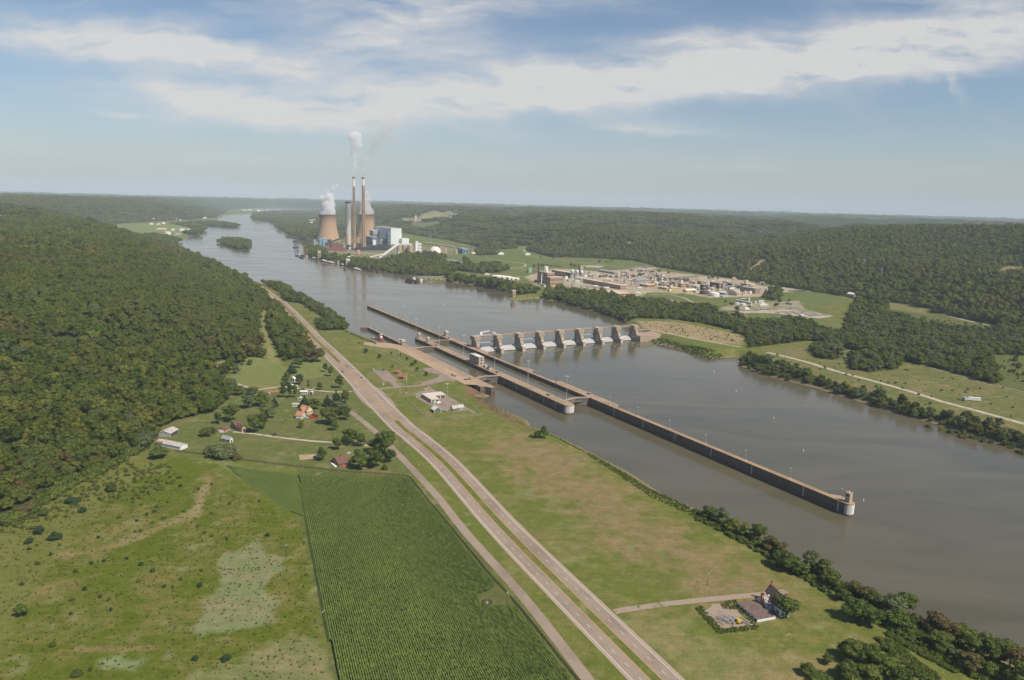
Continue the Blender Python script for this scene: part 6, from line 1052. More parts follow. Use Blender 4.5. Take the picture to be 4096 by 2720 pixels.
def pylon(cr_, x, by, ty, label):
    q, z = PH(*px(cr_, x, by)); h = top_z(*px(cr_, x, by), px(cr_, x, ty)[1], z, q); h = min(max(h, 25), 62); w = h*.11; t_ = thing('pylon', q, z, .6, label, 'pylon', 'lattice power line pylons'); mb = MB(); r = .32+h*.002
    for sx_ in (-1, 1):
        for sy_ in (-1, 1): mb.tube((w*sx_, w*sy_, 0), (w*.25*sx_, w*.25*sy_, h*.72), r, n=4).tube((w*.25*sx_, w*.25*sy_, h*.72), (0, 0, h), r*.8, n=4)
    for k in range(7):
        f, f2 = k/7, (k+1)/7; a, b2 = w*(1-.75*f), w*(1-.75*f2)
        for s in (-1, 1): mb.tube((a*s, -a, h*.72*f), (-b2*s, -b2, h*.72*f2), r*.6, n=4).tube((a, a*s, h*.72*f), (b2, -b2*s, h*.72*f2), r*.6, n=4)
    mb.build('tower', LATT, t_)
    for z in (.74, .86): MB().beam((-w*1.7, 0, h*z), (w*1.7, 0, h*z), .9, .8).build('crossarm', LATT, t_)
for i, (c, x, by, ty) in enumerate(((K_, 220, 420, 355), (K_, 516, 405, 350), (K_, 266, 372, 345), (K_, 1262, 268, 232), (K_, 1133, 380, 350), (K_, 1940, 325, 275), (K_, 994, 285, 255), (J_, 857, 455, 360), (J_, 1193, 535, 460), (J_, 315, 372, 328), (J_, 365, 380, 335), (J_, 263, 335, 300), (J_, 785, 448, 415), (J_, 1317, 602, 525), (J_, 1145, 520, 480), (J_, 2028, 602, 545), (J_, 1747, 240, 215), (J_, 1860, 228, 198))):
    pylon(c, x, by, ty, ['behind the power station, nearest its lift tower', 'between the landfill road and the blue shed', 'in the valley below the landfill', 'tallest on the middle ridge beyond the factory', 'on the slope above the two farmhouses', 'beside the cleared strip on the far ridge', 'on the wooded rise left of the middle ridge', 'tallest on the right hand hillside', 'second tallest on the right hand hillside', 'left of the pair above the grassy gap', 'right of the pair above the grassy gap', 'smallest, above the grassy gap', 'slim one just left of the tallest on the hillside', 'low on the slope above the white farmhouse', 'between the two tall ones on the hillside', 'near the brown clearing on the right', 'left on the right hand skyline', 'right on the right hand skyline'][i].join(('lattice pylon ', '')))
# ---------------------------------------------------------------- corn and fences
def inside(x, y, poly): return sdist(x, y, poly) < 0
CORNM = bpy.data.materials.new('corn_leaves'); CORNM.use_nodes = True; t = NT(CORNM.node_tree); t.n.clear(); co = t.add('ShaderNodeTexCoord').outputs['Object']
nA, nB = t.noise(1.1, co, 3, .7), t.noise(.035, co, 5, .65, .8); col = t.mix(t.ramp(nA, .35, .68), (.082, .118, .024), (.106, .142, .031)); col = t.mix(t.ramp(nB, .45, .7), col, (.13, .162, .032)); col = t.mix(.2, col, (.14, .18, .045))
b_ = t.add('ShaderNodeBsdfPrincipled', {'Base Color': col, 'Roughness': .8, 'Specular IOR Level': .1}); t.add('ShaderNodeOutputMaterial', {'Surface': b_.outputs[0]})
def rows(name, poly, p0, p1, pitch, h, w, label, cat):
    poly = Ps(poly); d = P(*p1)-P(*p0); d /= np.linalg.norm(d); nrm = np.array([-d[1], d[0]]); o = P(*p0); s = (poly-o)@d; q = (poly-o)@nrm; V, F = [], []; k = 0; g3 = np.random.default_rng(8); step = 1.1
    for off_ in np.arange(q.min(), q.max(), pitch):
        ss = np.arange(s.min(), s.max(), step); pts = o+ss[:, None]*d+off_*nrm; m = inside(pts[:, 0], pts[:, 1], poly); idx = np.where(m)[0]
        if len(idx) < 3: continue
        for run in np.split(idx, np.where(np.diff(idx) > 1)[0]+1):
            if len(run) < 3: continue
            c = pts[run]; n_ = len(c); hh = h*(.82+.36*g3.random(n_)); ww = w*(.6+.5*g3.random((n_, 2))); j = g3.normal(0, .1, (n_, 2))
            L = np.column_stack([c-nrm*ww[:, :1], np.full(n_, 10+h*.70)+g3.random(n_)*.25]); T1 = np.column_stack([c-nrm*.16+j, 10+hh]); R = np.column_stack([c+nrm*ww[:, 1:], np.full(n_, 10+h*.70)+g3.random(n_)*.25])
            if off_ > q.max()-2.2*pitch: R[:, :2] += nrm*2.2
            if off_ > q.max()-2.2*pitch: R[:, 2] = 10.05
            if off_ < q.min()+1.2*pitch: L[:, :2] -= nrm*1.2; L[:, 2] = 10.05
            V.append(np.stack([L, T1, R], 1).reshape(-1, 3))
            for i in range(n_-1): a = k+3*i; F += [(a, a+1, a+4, a+3), (a+1, a+2, a+5, a+4)]
            k += 3*n_
    me = bpy.data.meshes.new(name); me.from_pydata(np.vstack(V).tolist(), [], F); me.materials.append(CORNM); me.update(); ob = bpy.data.objects.new(name, me); COL.objects.link(ob); tag(ob, label, cat, None, 'stuff')
K1 = lambda L: crop(1100, 1850, .55478, L)
rows('corn_field', K1([(172, 97), (940, 110), (975, 140), (1060, 240), (1250, 470), (1440, 715), (1600, 895), (1560, 930), (1470, 960), (1480, 1040), (1600, 1040), (1740, 1060), (1900, 1260), (2125, 1560), (2300, 1760), (500, 1760), (460, 1568), (330, 980), (230, 480)]), (1196, 1912), (1352, 2720), 1.15, 2.0, .56, 'tall green corn standing in long straight rows beside the service road', 'corn')
rows('young_crop', [(905, 1862), (1190, 1902), (1222, 2070), (1150, 2045), (1000, 1945)], (905, 1862), (1222, 2075), 1.5, 1.0, .72, 'lower pale green crop in the corner left of the tall corn', 'crop')
FENM = mat('dark_fence_wood', (.075, .055, .045), .9, .2, 2)
def fence(name, px_, label, cat, hgt, pitch, rails, m, rw=.06, ph=.12, drape=False, step=8):
    ln = smooth(Ps(px_), step) if len(px_) > 2 else Ps(px_); s = np.concatenate([[0], np.cumsum(np.linalg.norm(np.diff(ln, axis=0), axis=1))]); n_ = min(99, max(2, int(s[-1]/pitch)+1)); ss = np.linspace(0, s[-1], n_); X, Y = np.interp(ss, s, ln[:, 0]), np.interp(ss, s, ln[:, 1])
    Z = [H1(x, y) for x, y in zip(X, Y)] if drape else [10.]*n_; t_ = thing(name, (X[0], Y[0]), Z[0], 0, label, cat); f0 = None
    for x, y, z in zip(X, Y, Z):
        loc = (x-X[0], y-Y[0], z-Z[0])
        if f0 is None: f0 = MB().tube((0, 0, -.2), (0, 0, hgt), ph, n=5).build('post', m, t_)
        else: dupl(f0, loc)
    for z in rails:
        mb = MB()
        for i in range(n_-1): mb.tube((X[i]-X[0], Y[i]-Y[0], Z[i]-Z[0]+z), (X[i+1]-X[0], Y[i+1]-Y[0], Z[i+1]-Z[0]+z), rw, n=4)
        mb.build('rail', m, t_)
N_ = (580, 1280, .4464); nc = lambda L: crop(*N_, L)
fence('board_fence', nc([(275, 1176), (560, 1215), (830, 1252), (1150, 1290), (1640, 1345), (2000, 1375), (2320, 1398)]), 'dark board fence between the farmyard and the crops', 'fence', 1.5, 4, (.5, .95, 1.4), FENM, .11, .16)
fence('board_fence', K1([(925, 100), (960, 105), (985, 125), (1100, 270), (1280, 485), (1450, 690), (1560, 825), (1672, 940)]), 'dark board fence along the corn down to the field gate', 'fence', 1.5, 3.6, (.5, .95, 1.4), FENM, .12, .18)
fence('board_fence', K1([(1697, 972), (1830, 1130), (1990, 1330), (2110, 1480), (2250, 1650)]), 'dark board fence along the corn below the field gate', 'fence', 1.5, 3.6, (.5, .95, 1.4), FENM, .12, .18)
CH_ = mat('chain_link_grey', (.38, .38, .36), .5, .05, 1)
for px_, lb in ((cr([(1045, 805), (1170, 930), (1515, 1220), (1900, 1185), (2361, 1150), (2480, 1130)]), 'chain link fence round the outer side of the maintenance yard'), (cr([(1045, 805), (1200, 745), (1330, 692), (1210, 585)]), 'chain link fence from the yard corner to the gate'), (cr([(1480, 558), (1900, 760), (2300, 955), (2480, 1125)]), 'chain link fence between the maintenance yard and the river bank'),
                (cr([(640, 5), (880, 145), (1100, 290), (1405, 455), (1180, 568)]), 'chain link fence between the picnic lawn and the lock lawn'), (cr([(405, 292), (500, 385), (635, 500), (735, 505), (828, 592)]), 'low steel barrier beside the visitor parking'), (cr([(470, 290), (620, 275), (765, 265)]), 'short rail fence at the top of the visitor parking'), (cr([(1480, 545), (1700, 490), (1900, 468), (2130, 480)]), 'chain link fence along the lock access road'),
                (crop(1400, 1200, .16942, [(490, 1140), (610, 1075), (720, 1060)]), 'chain link fence running down to the boat landing'), (crop(1400, 1200, .16942, [(490, 1145), (700, 1270), (1000, 1430), (1300, 1600)]), 'chain link fence along the upper edge of the lock lawn')):
    low = 'low' in lb or 'short' in lb; fence('fence', px_, lb, 'fence', 1. if low else 2.1, 4.5, (.9,) if low else (2.1, 1.1, .1), CH_, .05, .06)
fence('guard_rail', crop(1000, 1100, .2232, [(985, 800), (1120, 935), (1350, 1145)]), 'steel guard rail on the river side of the highway', 'guard rail', .8, 6, (.7,), CH_, .2, .1)
# ---------------------------------------------------------------- houses and sheds on the near bank
def blk2(cr_, C, Lp, xr, ty, *a, z=10., **k):
    p0 = P(*px(cr_, *C), z); p1 = P(*px(cr_, *Lp), z); ang = hat(p1, p0); return blk(cr_, C, Lp[0], xr, ty, *a, z=z, ang=ang, **k)
Q_ = (2700, 2200, .33884); CRc = (1400, 1420, .21177)
WH = M('white_weatherboard', (.66, .66, .64), scale=2.); TINR = M('weathered_tin_roof', (.50, .47, .42), scale=1., c2=(.33, .28, .24), s2=.5); ORR = M('orange_brown_shingles', (.36, .19, .11), scale=2.); BRR = M('brown_shingles', (.155, .085, .065), scale=2.); GRR = M('grey_shingles', (.33, .34, .33), scale=2.); REDB = M('orange_brick', (.38, .15, .085), scale=3.); BEI = M('beige_siding', (.42, .30, .20), scale=2.); STUC = M('cream_stucco', (.62, .52, .38), scale=2.); OLDR = M('patchy_old_roof', (.19, .13, .11), scale=1.2, c2=(.11, .075, .065), s2=.6); PATCH = M('peeling_white_roof', (.48, .46, .43), scale=1.5, c2=(.16, .11, .09), s2=.9, mix=(.46, .54))
def chim(t_, x, y, z0, z1, w=.5): MB().box(x-w, x+w, y-w, y+w, z0, z1).box(x-w-.1, x+w+.1, y-w-.1, y+w+.1, z1-.3, z1).build('chimney', REDB, t_)
def door(t_, face, c, w, h, m=STEEL): (MB().box(c-w/2, c+w/2, -.12, .05, 0, h) if face == 'l' else MB().box(-.05, .12, c-w/2, c+w/2, 0, h)).build('door', m, t_)
t_, b, L, Wd, Hh = blk2(N_, (315, 1168), (100, 1124), 384, 1136, 'barn', 'long white barn with a tin roof, its left end rusted through', 'barn', WH, TINR, kind='gx'); door(t_, 'r', Wd/2, 4, 3.2, WHITEP); MB().box(-L, -L*.72, -.5, Wd/2, Hh+.3, Hh+.6).build('torn_roof_sheets', M('rusty_tin', (.40, .20, .13), scale=.7, c2=(.2, .13, .1)), t_).rotation_euler = (.12, 0, 0)
t_, b, L, Wd, Hh = blk2(N_, (228, 1050), (120, 1044), 300, 1018, 'open_barn', 'open sided machinery barn with a pale tin roof behind the long white barn', 'barn', M('dull_grey_boards', (.34, .34, .33)), TINR, kind='gy'); MB().box(.02, .15, 1, Wd-1, .3, Hh-.4).build('bay_shade_panel', STEEL, t_)  # dark sheet stands in for the shade inside the open side
t_, b, L, Wd, Hh = blk2(N_, (818, 988), (770, 958), 872, 948, 'house', 'left half of the beige house with brown roofs beside two big dark trees', 'house', BEI, BRR, (2, 2, 1), kind='gy', rise=2.2); chim(t_, -L*.4, Wd*.8, Hh, Hh+3.4)
t_, b, L, Wd, Hh = blk2(N_, (868, 1010), (818, 986), 909, 970, 'house_wing', 'right wing of the beige house with brown roofs', 'house', BEI, BRR, (3, 1, 1), kind='gx', rise=2.4); door(t_, 'l', -L*.5, 1.1, 2.1, GLASS)
t_, b, L, Wd, Hh = blk2(N_, (718, 1010), (652, 1004), 764, 982, 'garage', 'beige garage left of the beige house, half its roof pale', 'garage', BEI, BRR, None, kind='gy', rise=1.8); door(t_, 'l', -L*.5, 4.5, 2.3, WHITEP)
t_, b, L, Wd, Hh = blk2(N_, (762, 1102), (688, 1084), 790, 1072, 'cottage', 'small white house with a grey green roof behind a spreading tree', 'house', WH, GRR, (2, 1, 1), kind='gx', rise=2.2); door(t_, 'r', Wd*.5, 1, 2)
t_, b, L, Wd, Hh = blk2(N_, (1452, 850), (1385, 832), 1503, 815, 'house', 'cream house with steep orange brown gables', 'house', STUC, ORR, (2, 3, 1), kind='gx', rise=4.2); MB().gable(-L*.75, -L*.25, -3.2, Wd*.5, Hh, Hh+3.6, 0, .3, axis='y').build('front_gable', ORR, t_); MB().box(-L*.75, -L*.25, -3., 0, 0, Hh).poly([(-L*.75, -3, Hh), (-L*.25, -3, Hh), (-L*.5, -3, Hh+3.4)]).build('wall', STUC, t_); MB().box(-L*.58, -L*.42, -3.1, -2.95, 1, 3).build('window', GLASS, t_)
t_, b, L, Wd, Hh = blk2(N_, (1405, 890), (1350, 886), 1440, 858, 'garage', 'cream double garage before the orange roofed house', 'garage', STUC, ORR, None, kind='gx', rise=3.2); door(t_, 'l', -L*.5, L*.7, 2.4, WHITEP); door(t_, 'r', Wd*.5, 1, 2)
t_, b, L, Wd, Hh = blk2(N_, (1738, 1318), (1676, 1266), 1842, 1290, 'house', 'brick house with a broad brown roof beside the big garden trees', 'house', REDB, BRR, (4, 5, 1), kind='gy', rise=3.0); chim(t_, -L*.45, Wd*.45, Hh+1.5, Hh+4.6, .8); MB().box(-L*.7, -L*.1, -3, 0, 0, .5).build('porch', WHITEP, t_); MB().box(0, 2.4, Wd*.3, Wd*.8, 0, .4).build('step', REDB, t_)
t_, *_ = blk2(N_, (1392, 778), (1317, 776), 1397, 749, 'mobile_home', 'white mobile home beside the dark garden conifers', 'mobile home', WH, R_WHITE, (4, 1, 1)); t_, *_ = blk2(N_, (1402, 722), (1370, 720), 1408, 698, 'shed', 'small white shed above the white mobile home', 'shed', WH, R_WHITE, (1, 1, 1), kind='gy')
t_, *_ = blk2(N_, (1455, 668), (1393, 665), 1461, 642, 'mobile_home', 'white mobile home beside the farm lane', 'mobile home', WH, R_WHITE, (5, 1, 1), kind='gx', rise=1.); t_, b, L, Wd, Hh = blk2(N_, (1503, 668), (1470, 666), 1510, 648, 'shed', 'white garage at the right end of the farm lane row', 'garage', WH, R_WHITE, None, kind='gy'); door(t_, 'l', -L/2, 3, 2.2)
t_, *_ = blk2(N_, (1340, 558), (1302, 550), 1353, 528, 'cottage', 'white cottage half hidden among the trees above the lane', 'house', WH, R_WHITE, (2, 1, 1), kind='gy', rise=2.); t_, *_ = blk2(N_, (1300, 640), (1262, 634), 1372, 606, 'house', 'white farmhouse behind the tall narrow trees', 'house', WH, R_WHITE, (2, 4, 1), kind='gx', rise=2.4)
q, z_ = PH(*px(N_, 655, 440)); t_, *_ = blk2(N_, (655, 440), (618, 430), 692, 420, 'mobile_home', 'white mobile home in a clearing on the wooded hill', 'mobile home', WH, R_WHITE, (1, 4, 1), z=z_); q, z_ = PH(*px(N_, 700, 408)); t_, *_ = blk2(N_, (703, 410), (690, 406), 722, 394, 'shed', 'little white shed behind the hillside mobile home', 'shed', WH, R_WHITE, (0, 1, 1), z=z_, kind='gy')
t_, b, L, Wd, Hh = blk2(N_, (1110, 672), (1097, 668), 1118, 658, 'shed', 'tiny weathered shed at the red earth patch', 'shed', W_TAN, R_GREY, None, kind='gy'); sheet('bare_earth', Ps(nc([(1095, 632), (1200, 630), (1200, 645), (1110, 652)])), 10.015, mat('red_earth', (.36, .16, .09), .95))
# derelict white house by the river
t_, b, L, Wd, Hh = blk2(Q_, (969, 856), (737, 660), 1186, 817, 'garage_block', 'long low white building with a flat brown roof by the cracked lot', 'building', WH, OLDR, (6, 0, 1), para=.3)
t_, b, L, Wd, Hh = blk2(Q_, (1238, 792), (1062, 612), 1348, 655, 'derelict_house', 'tall white derelict house with a dark patchy roof and brick chimneys', 'house', WH, OLDR, (3, 2, 2), kind='gx', rise=3.8); chim(t_, -L+.8, Wd/2, Hh+2, Hh+6); chim(t_, -.8, Wd/2, Hh+2, Hh+5.8)
t_, b, L, Wd, Hh = blk2(Q_, (1097, 728), (966, 610), 1182, 676, 'house_wing', 'white wing of the derelict house with a peeling pale roof', 'house', WH, PATCH, (1, 1, 2), kind='gy', rise=4.2); chim(t_, -L*.5, -.5, 0, Hh+5.4, .7); chim(t_, -L*.2, Wd*.75, Hh, Hh+4.4, .45)
b = P(*px(Q_, 650, 840)); t_ = thing('scrap_heap', b, 10, 0, 'grey heap of broken timber and steel on the cracked lot', 'scrap heap'); mb = MB(); g3 = np.random.default_rng(6)
for k in range(34): a, l, x, y = g3.uniform(0, 3.14), g3.uniform(1, 4), g3.normal()*2.2, g3.normal()*1.4; mb.beam((x-l*math.cos(a), y-l*math.sin(a), g3.uniform(.2, 1.2)), (x+l*math.cos(a), y+l*math.sin(a), g3.uniform(.2, 2)), .35, .15)
mb.build('timber', mat('weathered_timber', (.30, .28, .26), .9, .3, 1), t_); mb = MB(); [mb.beam((x-1, y, .4), (x+1.2, y+.6, .9), .9, .1) for x, y in ((-2, 3), (0, 3.4), (1.5, 2.8), (.6, -.4))]; mb.build('rusty_sheets', mat('rusty_sheet', (.22, .07, .05), .8), t_)
b = P(*px(Q_, 757, 862)); t_ = thing('tractor', b, 10, .4, 'small yellow machine parked on the cracked lot', 'tractor'); MB().box(-1.6, 1.2, -.8, .8, .6, 1.9).build('body', mat('machine_yellow', (.62, .40, .03), .5), t_); MB().box(-1.5, -.2, -.7, .7, 1.9, 2.6).build('cab', mat('machine_yellow', (0, 0, 0)), t_); [MB().lathe([(.55, -.2), (.55, .2)], 10).build('wheel', STEEL, t_).__setattr__('matrix_local', Matrix.Translation((x, y, .55))@Matrix.Rotation(1.5708, 4, 'X')) for x in (-1.1, 1.) for y in (-.95, .95)]
for i, (x, y, a) in enumerate(((420, 790, .6), (520, 850, .5), (820, 830, .55), (850, 870, .55))):
    b = P(*px(Q_, x, y)); t_ = thing('scrap_pile', b, 10, a+1.8, ['pale planks nearest the left edge of the cracked lot', 'pale planks at the front left of the cracked lot', 'grey pipes along the right edge of the cracked lot', 'grey pipes at the near right corner of the cracked lot'][i], 'scrap pile'); mb = MB(); [mb.beam((-3, y2, .3+.1*j), (3+g3.normal()*.4, y2+g3.normal()*.3, .3+.1*j), .25, .12) for j, y2 in enumerate((-.9, -.5, 0, .4, .8))]; mb.build('planks', mat('weathered_timber', (0, 0, 0)), t_)
b = P(*px(Q_, 1340, 1003)); t_ = thing('fallen_branch', b, 10, .3, 'bleached fallen branch lying on the lawn', 'branch'); mb = MB(); mb.tube((-2, 0, .1), (1.6, .3, .2), .14, .06).tube((-.4, .1, .2), (.8, 1.3, .3), .08, .03).tube((.4, .2, .2), (1.4, -.8, .2), .07, .03); mb.build('wood', mat('bleached_wood', (.5, .4, .32), .9), t_)
# lock yard buildings
PANEL = M('ribbed_tan_panels', (.44, .37, .29), scale=2.); PINKR = M('pale_membrane_roof', (.60, .52, .46), scale=.4)
t_, b, L, Wd, Hh = blk2(CRc, (1530, 908), (1350, 796), 1686, 838, 'maintenance_building', 'l shaped pale maintenance building with a flat whitish roof', 'building', PANEL, PINKR, (8, 2, 1), para=.4); x1 = -L*.52; W2 = reach(b+np.array([math.cos(t_.rotation_euler.z), math.sin(t_.rotation_euler.z)])*(-L*.55), t_.rotation_euler.z+math.pi/2, px(CRc, 1798, 0)[0], 10.)
MB().box(-L, x1, Wd+.01, W2, 0, Hh-.25).build('wall', PANEL, t_); MB().box(-L-.15, x1+.15, Wd+.16, W2+.15, Hh-.25, Hh-.01).build('roof', PINKR, t_)
for k in (.2, .62): MB().box(x1-.05, x1+.12, Wd+(W2-Wd)*k, Wd+(W2-Wd)*(k+.3), 0, Hh*.72).build('garage_door', STEEL, t_)
for k in (.2, .5, .8): MB().box(-L*k-.6, -L*k+.6, Wd*.4, Wd*.4+1, Hh, Hh+.6).build('roof_vent', R_WHITE, t_)
MB().box(.1, 3, 1.5, 5, 0, 1.6).build('condenser_unit', M('mint_box', (.35, .45, .42)), t_)
GRNW = M('sage_green_steel', (.115, .16, .12), scale=1.)
t_, b, L, Wd, Hh = blk2(CRc, (1590, 1102), (1537, 1062), 1716, 1042, 'shed', 'green shed with a bright white gable roof', 'shed', GRNW, R_WHITE, None, kind='gx', rise=2.6); [MB().box(-.1, .15, y-.15, y+.15, 0, Hh).build('corner_trim', WHITEP, t_) for y in (.1, Wd-.1)]
t_, b, L, Wd, Hh = blk2(CRc, (1945, 1064), (1900, 1044), 2150, 1012, 'shed', 'long green shed with a ribbed grey roof and one paler panel', 'shed', GRNW, TINR, None, kind='gy', rise=2.2); MB().box(-.02, .1, Wd*.55, Wd-.2, .1, Hh-.1).build('panel', M('mint_panel', (.24, .33, .27)), t_); door(t_, 'l', -L/2, L*.6, Hh*.8, WHITEP)
for i, (x, y) in enumerate(((888, 348), (995, 442))):
    b = P(*px(CRc, x, y)); t_ = thing('picnic_shelter', b, 10, TH+.5, ['picnic shelter with a red hipped roof nearer the parking bay', 'picnic shelter with a red hipped roof nearer the access road'][i], 'shelter', 'red roofed picnic shelters'); mb = MB(); w, d, h = 5.4, 3.9, 2.7
    for q in (((-w, -d), (w, -d), (w*.45, 0), (-w*.45, 0)), ((w, d), (-w, d), (-w*.45, 0), (w*.45, 0))): mb.poly([(q[0][0], q[0][1], h), (q[1][0], q[1][1], h), (q[2][0], q[2][1], h+2.1), (q[3][0], q[3][1], h+2.1)])
    mb.poly([(w, -d, h), (w, d, h), (w*.45, 0, h+2.1)]).poly([(-w, d, h), (-w, -d, h), (-w*.45, 0, h+2.1)]).poly([(-w, -d, h-.05), (-w, d, h-.05), (w, d, h-.05), (w, -d, h-.05)]); mb.build('roof', M('red_brown_shingles', (.33, .12, .07), scale=2.), t_)
    [MB().box(x2-.25, x2+.25, y2-.25, y2+.25, 0, h-.05).build('post', WHITEP if 0 else CONCG, t_) for x2 in (-4, 4) for y2 in (-2.8, 2.8)]; MB().box(-5.6, 5.6, -4, 4, 0, .12).build('slab', DIRT, t_); [MB().box(x2-.9, x2+.9, -.4, .4, .65, .75).box(x2-.9, x2+.9, -.9, -.65, .4, .45).box(x2-.9, x2+.9, .65, .9, .4, .45).box(x2-.1, x2+.1, -.7, .7, 0, .65).build('picnic_table', BARK, t_) for x2 in (-2, 2)]
b = P(*px(CRc, 620, 550)); t_ = thing('entrance_sign', b, 10, RL.shape[0]*0+TH-.1, 'low cream stone entrance sign on a concrete plinth', 'sign'); MB().box(-3.4, 3.4, -1.2, 1.2, 0, .3).build('plinth', CONCG, t_); MB().box(-2.4, 2.4, -.3, .3, .3, 2.3).build('panel', W_CREAM, t_); [MB().box(-1.6, 1.6, -.36, -.29, z, z+.16).build('lettering', STEEL, t_) for z in (1.7, 1.2)]
b = P(*px(CRc, 448, 300)); t_ = thing('portable_toilet', b, 10, TH, 'white roofed portable toilet at the corner of the visitor parking', 'toilet'); MB().box(-.7, .7, -.7, .7, 0, 2.2).build('cabin', M('blue_grey_plastic', (.30, .35, .42)), t_); MB().box(-.75, .75, -.75, .75, 2.2, 2.5).build('roof', WHITEP, t_); MB().box(-.35, .35, -.74, -.7, .1, 1.9).build('door', W_GREY, t_)
b = P(*px(CRc, 1060, 715)); t_ = thing('transformer_compound', b, 10, TH, 'fenced transformer compound with dark masts by the access road', 'transformer'); mb = MB(); [mb.tube((x, y, 0), (x, y, h), .14, n=5) for x, y, h in ((-1.2, 0, 5), (.4, .3, 6.5), (1.2, .2, 6.5))]; mb.tube((-1.4, 0, 4.5), (1.4, .2, 4.5), .1); mb.build('masts', STEEL, t_); MB().box(.6, 2, -1.4, -.2, 0, 1.6).build('transformer', GREYM, t_); mb = MB(); [mb.tube(a, c, .05, n=4) for z in (.2, 1.9) for a, c in (((-4, -3, z), (4, -3, z)), ((4, -3, z), (4, 3, z)), ((4, 3, z), (-4, 3, z)), ((-4, 3, z), (-4, -3, z)))]; mb.build('fence', CH_, t_)
b = P(*px(CRc, 1420, 668)); t_ = thing('gate_house', b, 10, TH+.6, 'small red brick gate pillar with a white cap inside the gate', 'pillar'); MB().box(-.6, .6, -.6, .6, 0, 1.8).build('pillar', REDB, t_); MB().box(-.9, .9, -.9, .9, 1.8, 2.1).build('cap', WHITEP, t_); MB().box(-1.5, 1.5, -1, 1, 0, .15).build('base', CONCG, t_)
# ---------------------------------------------------------------- vehicles
TYRE = mat('tyre', (.02, .02, .02), .9)
def car(xy, ang, c, label, kind='car', z=10.04, grp=None):
    L, Wd, hb, hc = {'car': (4.6, 1.8, .85, 1.42), 'pickup': (5.5, 1.95, 1.0, 1.75), 'van': (5.6, 2.0, 1.2, 2.1), 'semi': (7.2, 2.5, 1.3, 3.3)}[kind]; m = mat('paint_%02d%02d%02d' % tuple(int(v*99) for v in c), c, .35, .03, 1, 0, .5); t_ = thing({'car': 'parked_car' if 'park' in label else 'car', 'pickup': 'pickup_truck', 'van': 'van', 'semi': 'tractor_unit'}[kind], xy, z, ang, label, {'semi': 'truck', 'pickup': 'pickup truck'}.get(kind, kind), grp)
    MB().prism([(-L/2, -Wd/2+.1), (-L/2+.1, -Wd/2), (L/2-.3, -Wd/2), (L/2, -Wd/2+.3), (L/2, Wd/2-.3), (L/2-.3, Wd/2), (-L/2+.1, Wd/2), (-L/2, Wd/2-.1)], .3, hb).build('body', m, t_)
    a, b2 = {'car': (-L*.36, L*.22), 'pickup': (-L*.08, L*.25), 'van': (-L*.47, L*.34), 'semi': (-L*.05, L*.42)}[kind]; w = Wd/2-.12; i_ = .25; mb = MB(); mb.v += [(a, -w, hb), (b2+.25, -w, hb), (b2+.25, w, hb), (a, w, hb), (a+i_, -w+.15, hc-.05), (b2-i_, -w+.15, hc-.05), (b2-i_, w-.15, hc-.05), (a+i_, w-.15, hc-.05)]; mb.f += [(0, 1, 5, 4), (1, 2, 6, 5), (2, 3, 7, 6), (3, 0, 4, 7)]; mb.m += [0]*4; mb.build('windows', GLASS if kind != 'van' else m, t_); MB().box(a+i_, b2-i_, -w+.15, w-.15, hc-.06, hc).build('roof', m, t_)
    if kind == 'pickup': MB().box(-L*.47, -L*.1, -w+.15, w-.15, hb, hb+.02).build('cargo_bed', STEEL, t_); [MB().box(-L*.48, -L*.08, y-.06, y+.06, hb, hb+.4).build('bed_side', m, t_) for y in (-w, w)]
    for x in (-L*.31, L*.31):
        for y in (-Wd/2+.1, Wd/2-.1): MB().lathe([(.33, -.11), (.33, .11)], 10).build('wheel', TYRE, t_).matrix_local = Matrix.Translation((x, y, .33))@Matrix.Rotation(1.5708, 4, 'X')
    return t_
def ra(pxy): q = P(*pxy); i = int(np.argmin(np.hypot(RL[:, 0]-q[0], RL[:, 1]-q[1]))); i = min(max(i, 1), len(RL)-2); d = RL[i+1]-RL[i-1]; return math.atan2(d[1], d[0])
for pxy, c, up, lb in ((px(CRc, 32, 236), (.6, .6, .62), 0, 'white car on the river side lanes above the junction'), (px(CRc, 217, 432), (.05, .05, .07), 0, 'dark car on the river side lanes nearest the junction'), (px(N_, 1770, 467), (.06, .06, .08), 1, 'dark car on the hill side lanes above the junction'), (px(N_, 1808, 417), (.05, .06, .08), 0, 'dark car beside the end of the grass median')): car(P(*pxy), ra(pxy)+math.pi*up, c, lb)
car(P(*px(N_, 1807, 657)), -.25, (.65, .65, .65), 'white pickup waiting at the farm lane junction', 'pickup'); car(P(*px(CRc, 625, 290)), TH+.2, (.04, .08, .07), 'dark green parked car at the top of the visitor parking'); car(P(*px(CRc, 1672, 915)), TH+1.7, (.7, .68, .64), 'white van parked before the maintenance building', 'van'); car(P(*px(CRc, 1985, 408)), TH+.3, (.45, .45, .47), 'silver pickup parked in the middle of the lock parking', 'pickup'); car(P(*px(CRc, 1935, 385)), TH+.3, (.10, .14, .24), 'blue parked car beside the silver pickup'); car(P(*px(CRc, 2185, 472)), TH+1.3, (.05, .05, .05), 'black parked car nearer the access road at the lock'); car(P(*px(CRc, 2255, 462)), TH+1.3, (.07, .06, .05), 'black parked car nearest the lock gate')
car(P(*px(N_, 778, 1006)), 2.6, (.5, .5, .5), 'silver pickup parked at the beige house', 'pickup'); car(P(*px(N_, 1160, 1030)), 1.1, (.05, .06, .07), 'dark pickup on the gravel drive', 'pickup'); car(P(*px(N_, 1826, 1198)), 1.2, (.7, .7, .7), 'white parked car behind the brick house'); car(P(*px(N_, 1412, 624)), .2, (.06, .06, .08), 'dark pickup beside the lane mobile home', 'pickup'); car(P(*px(N_, 1530, 1228)), .3, (.35, .36, .38), 'grey parked car on the concrete pad')
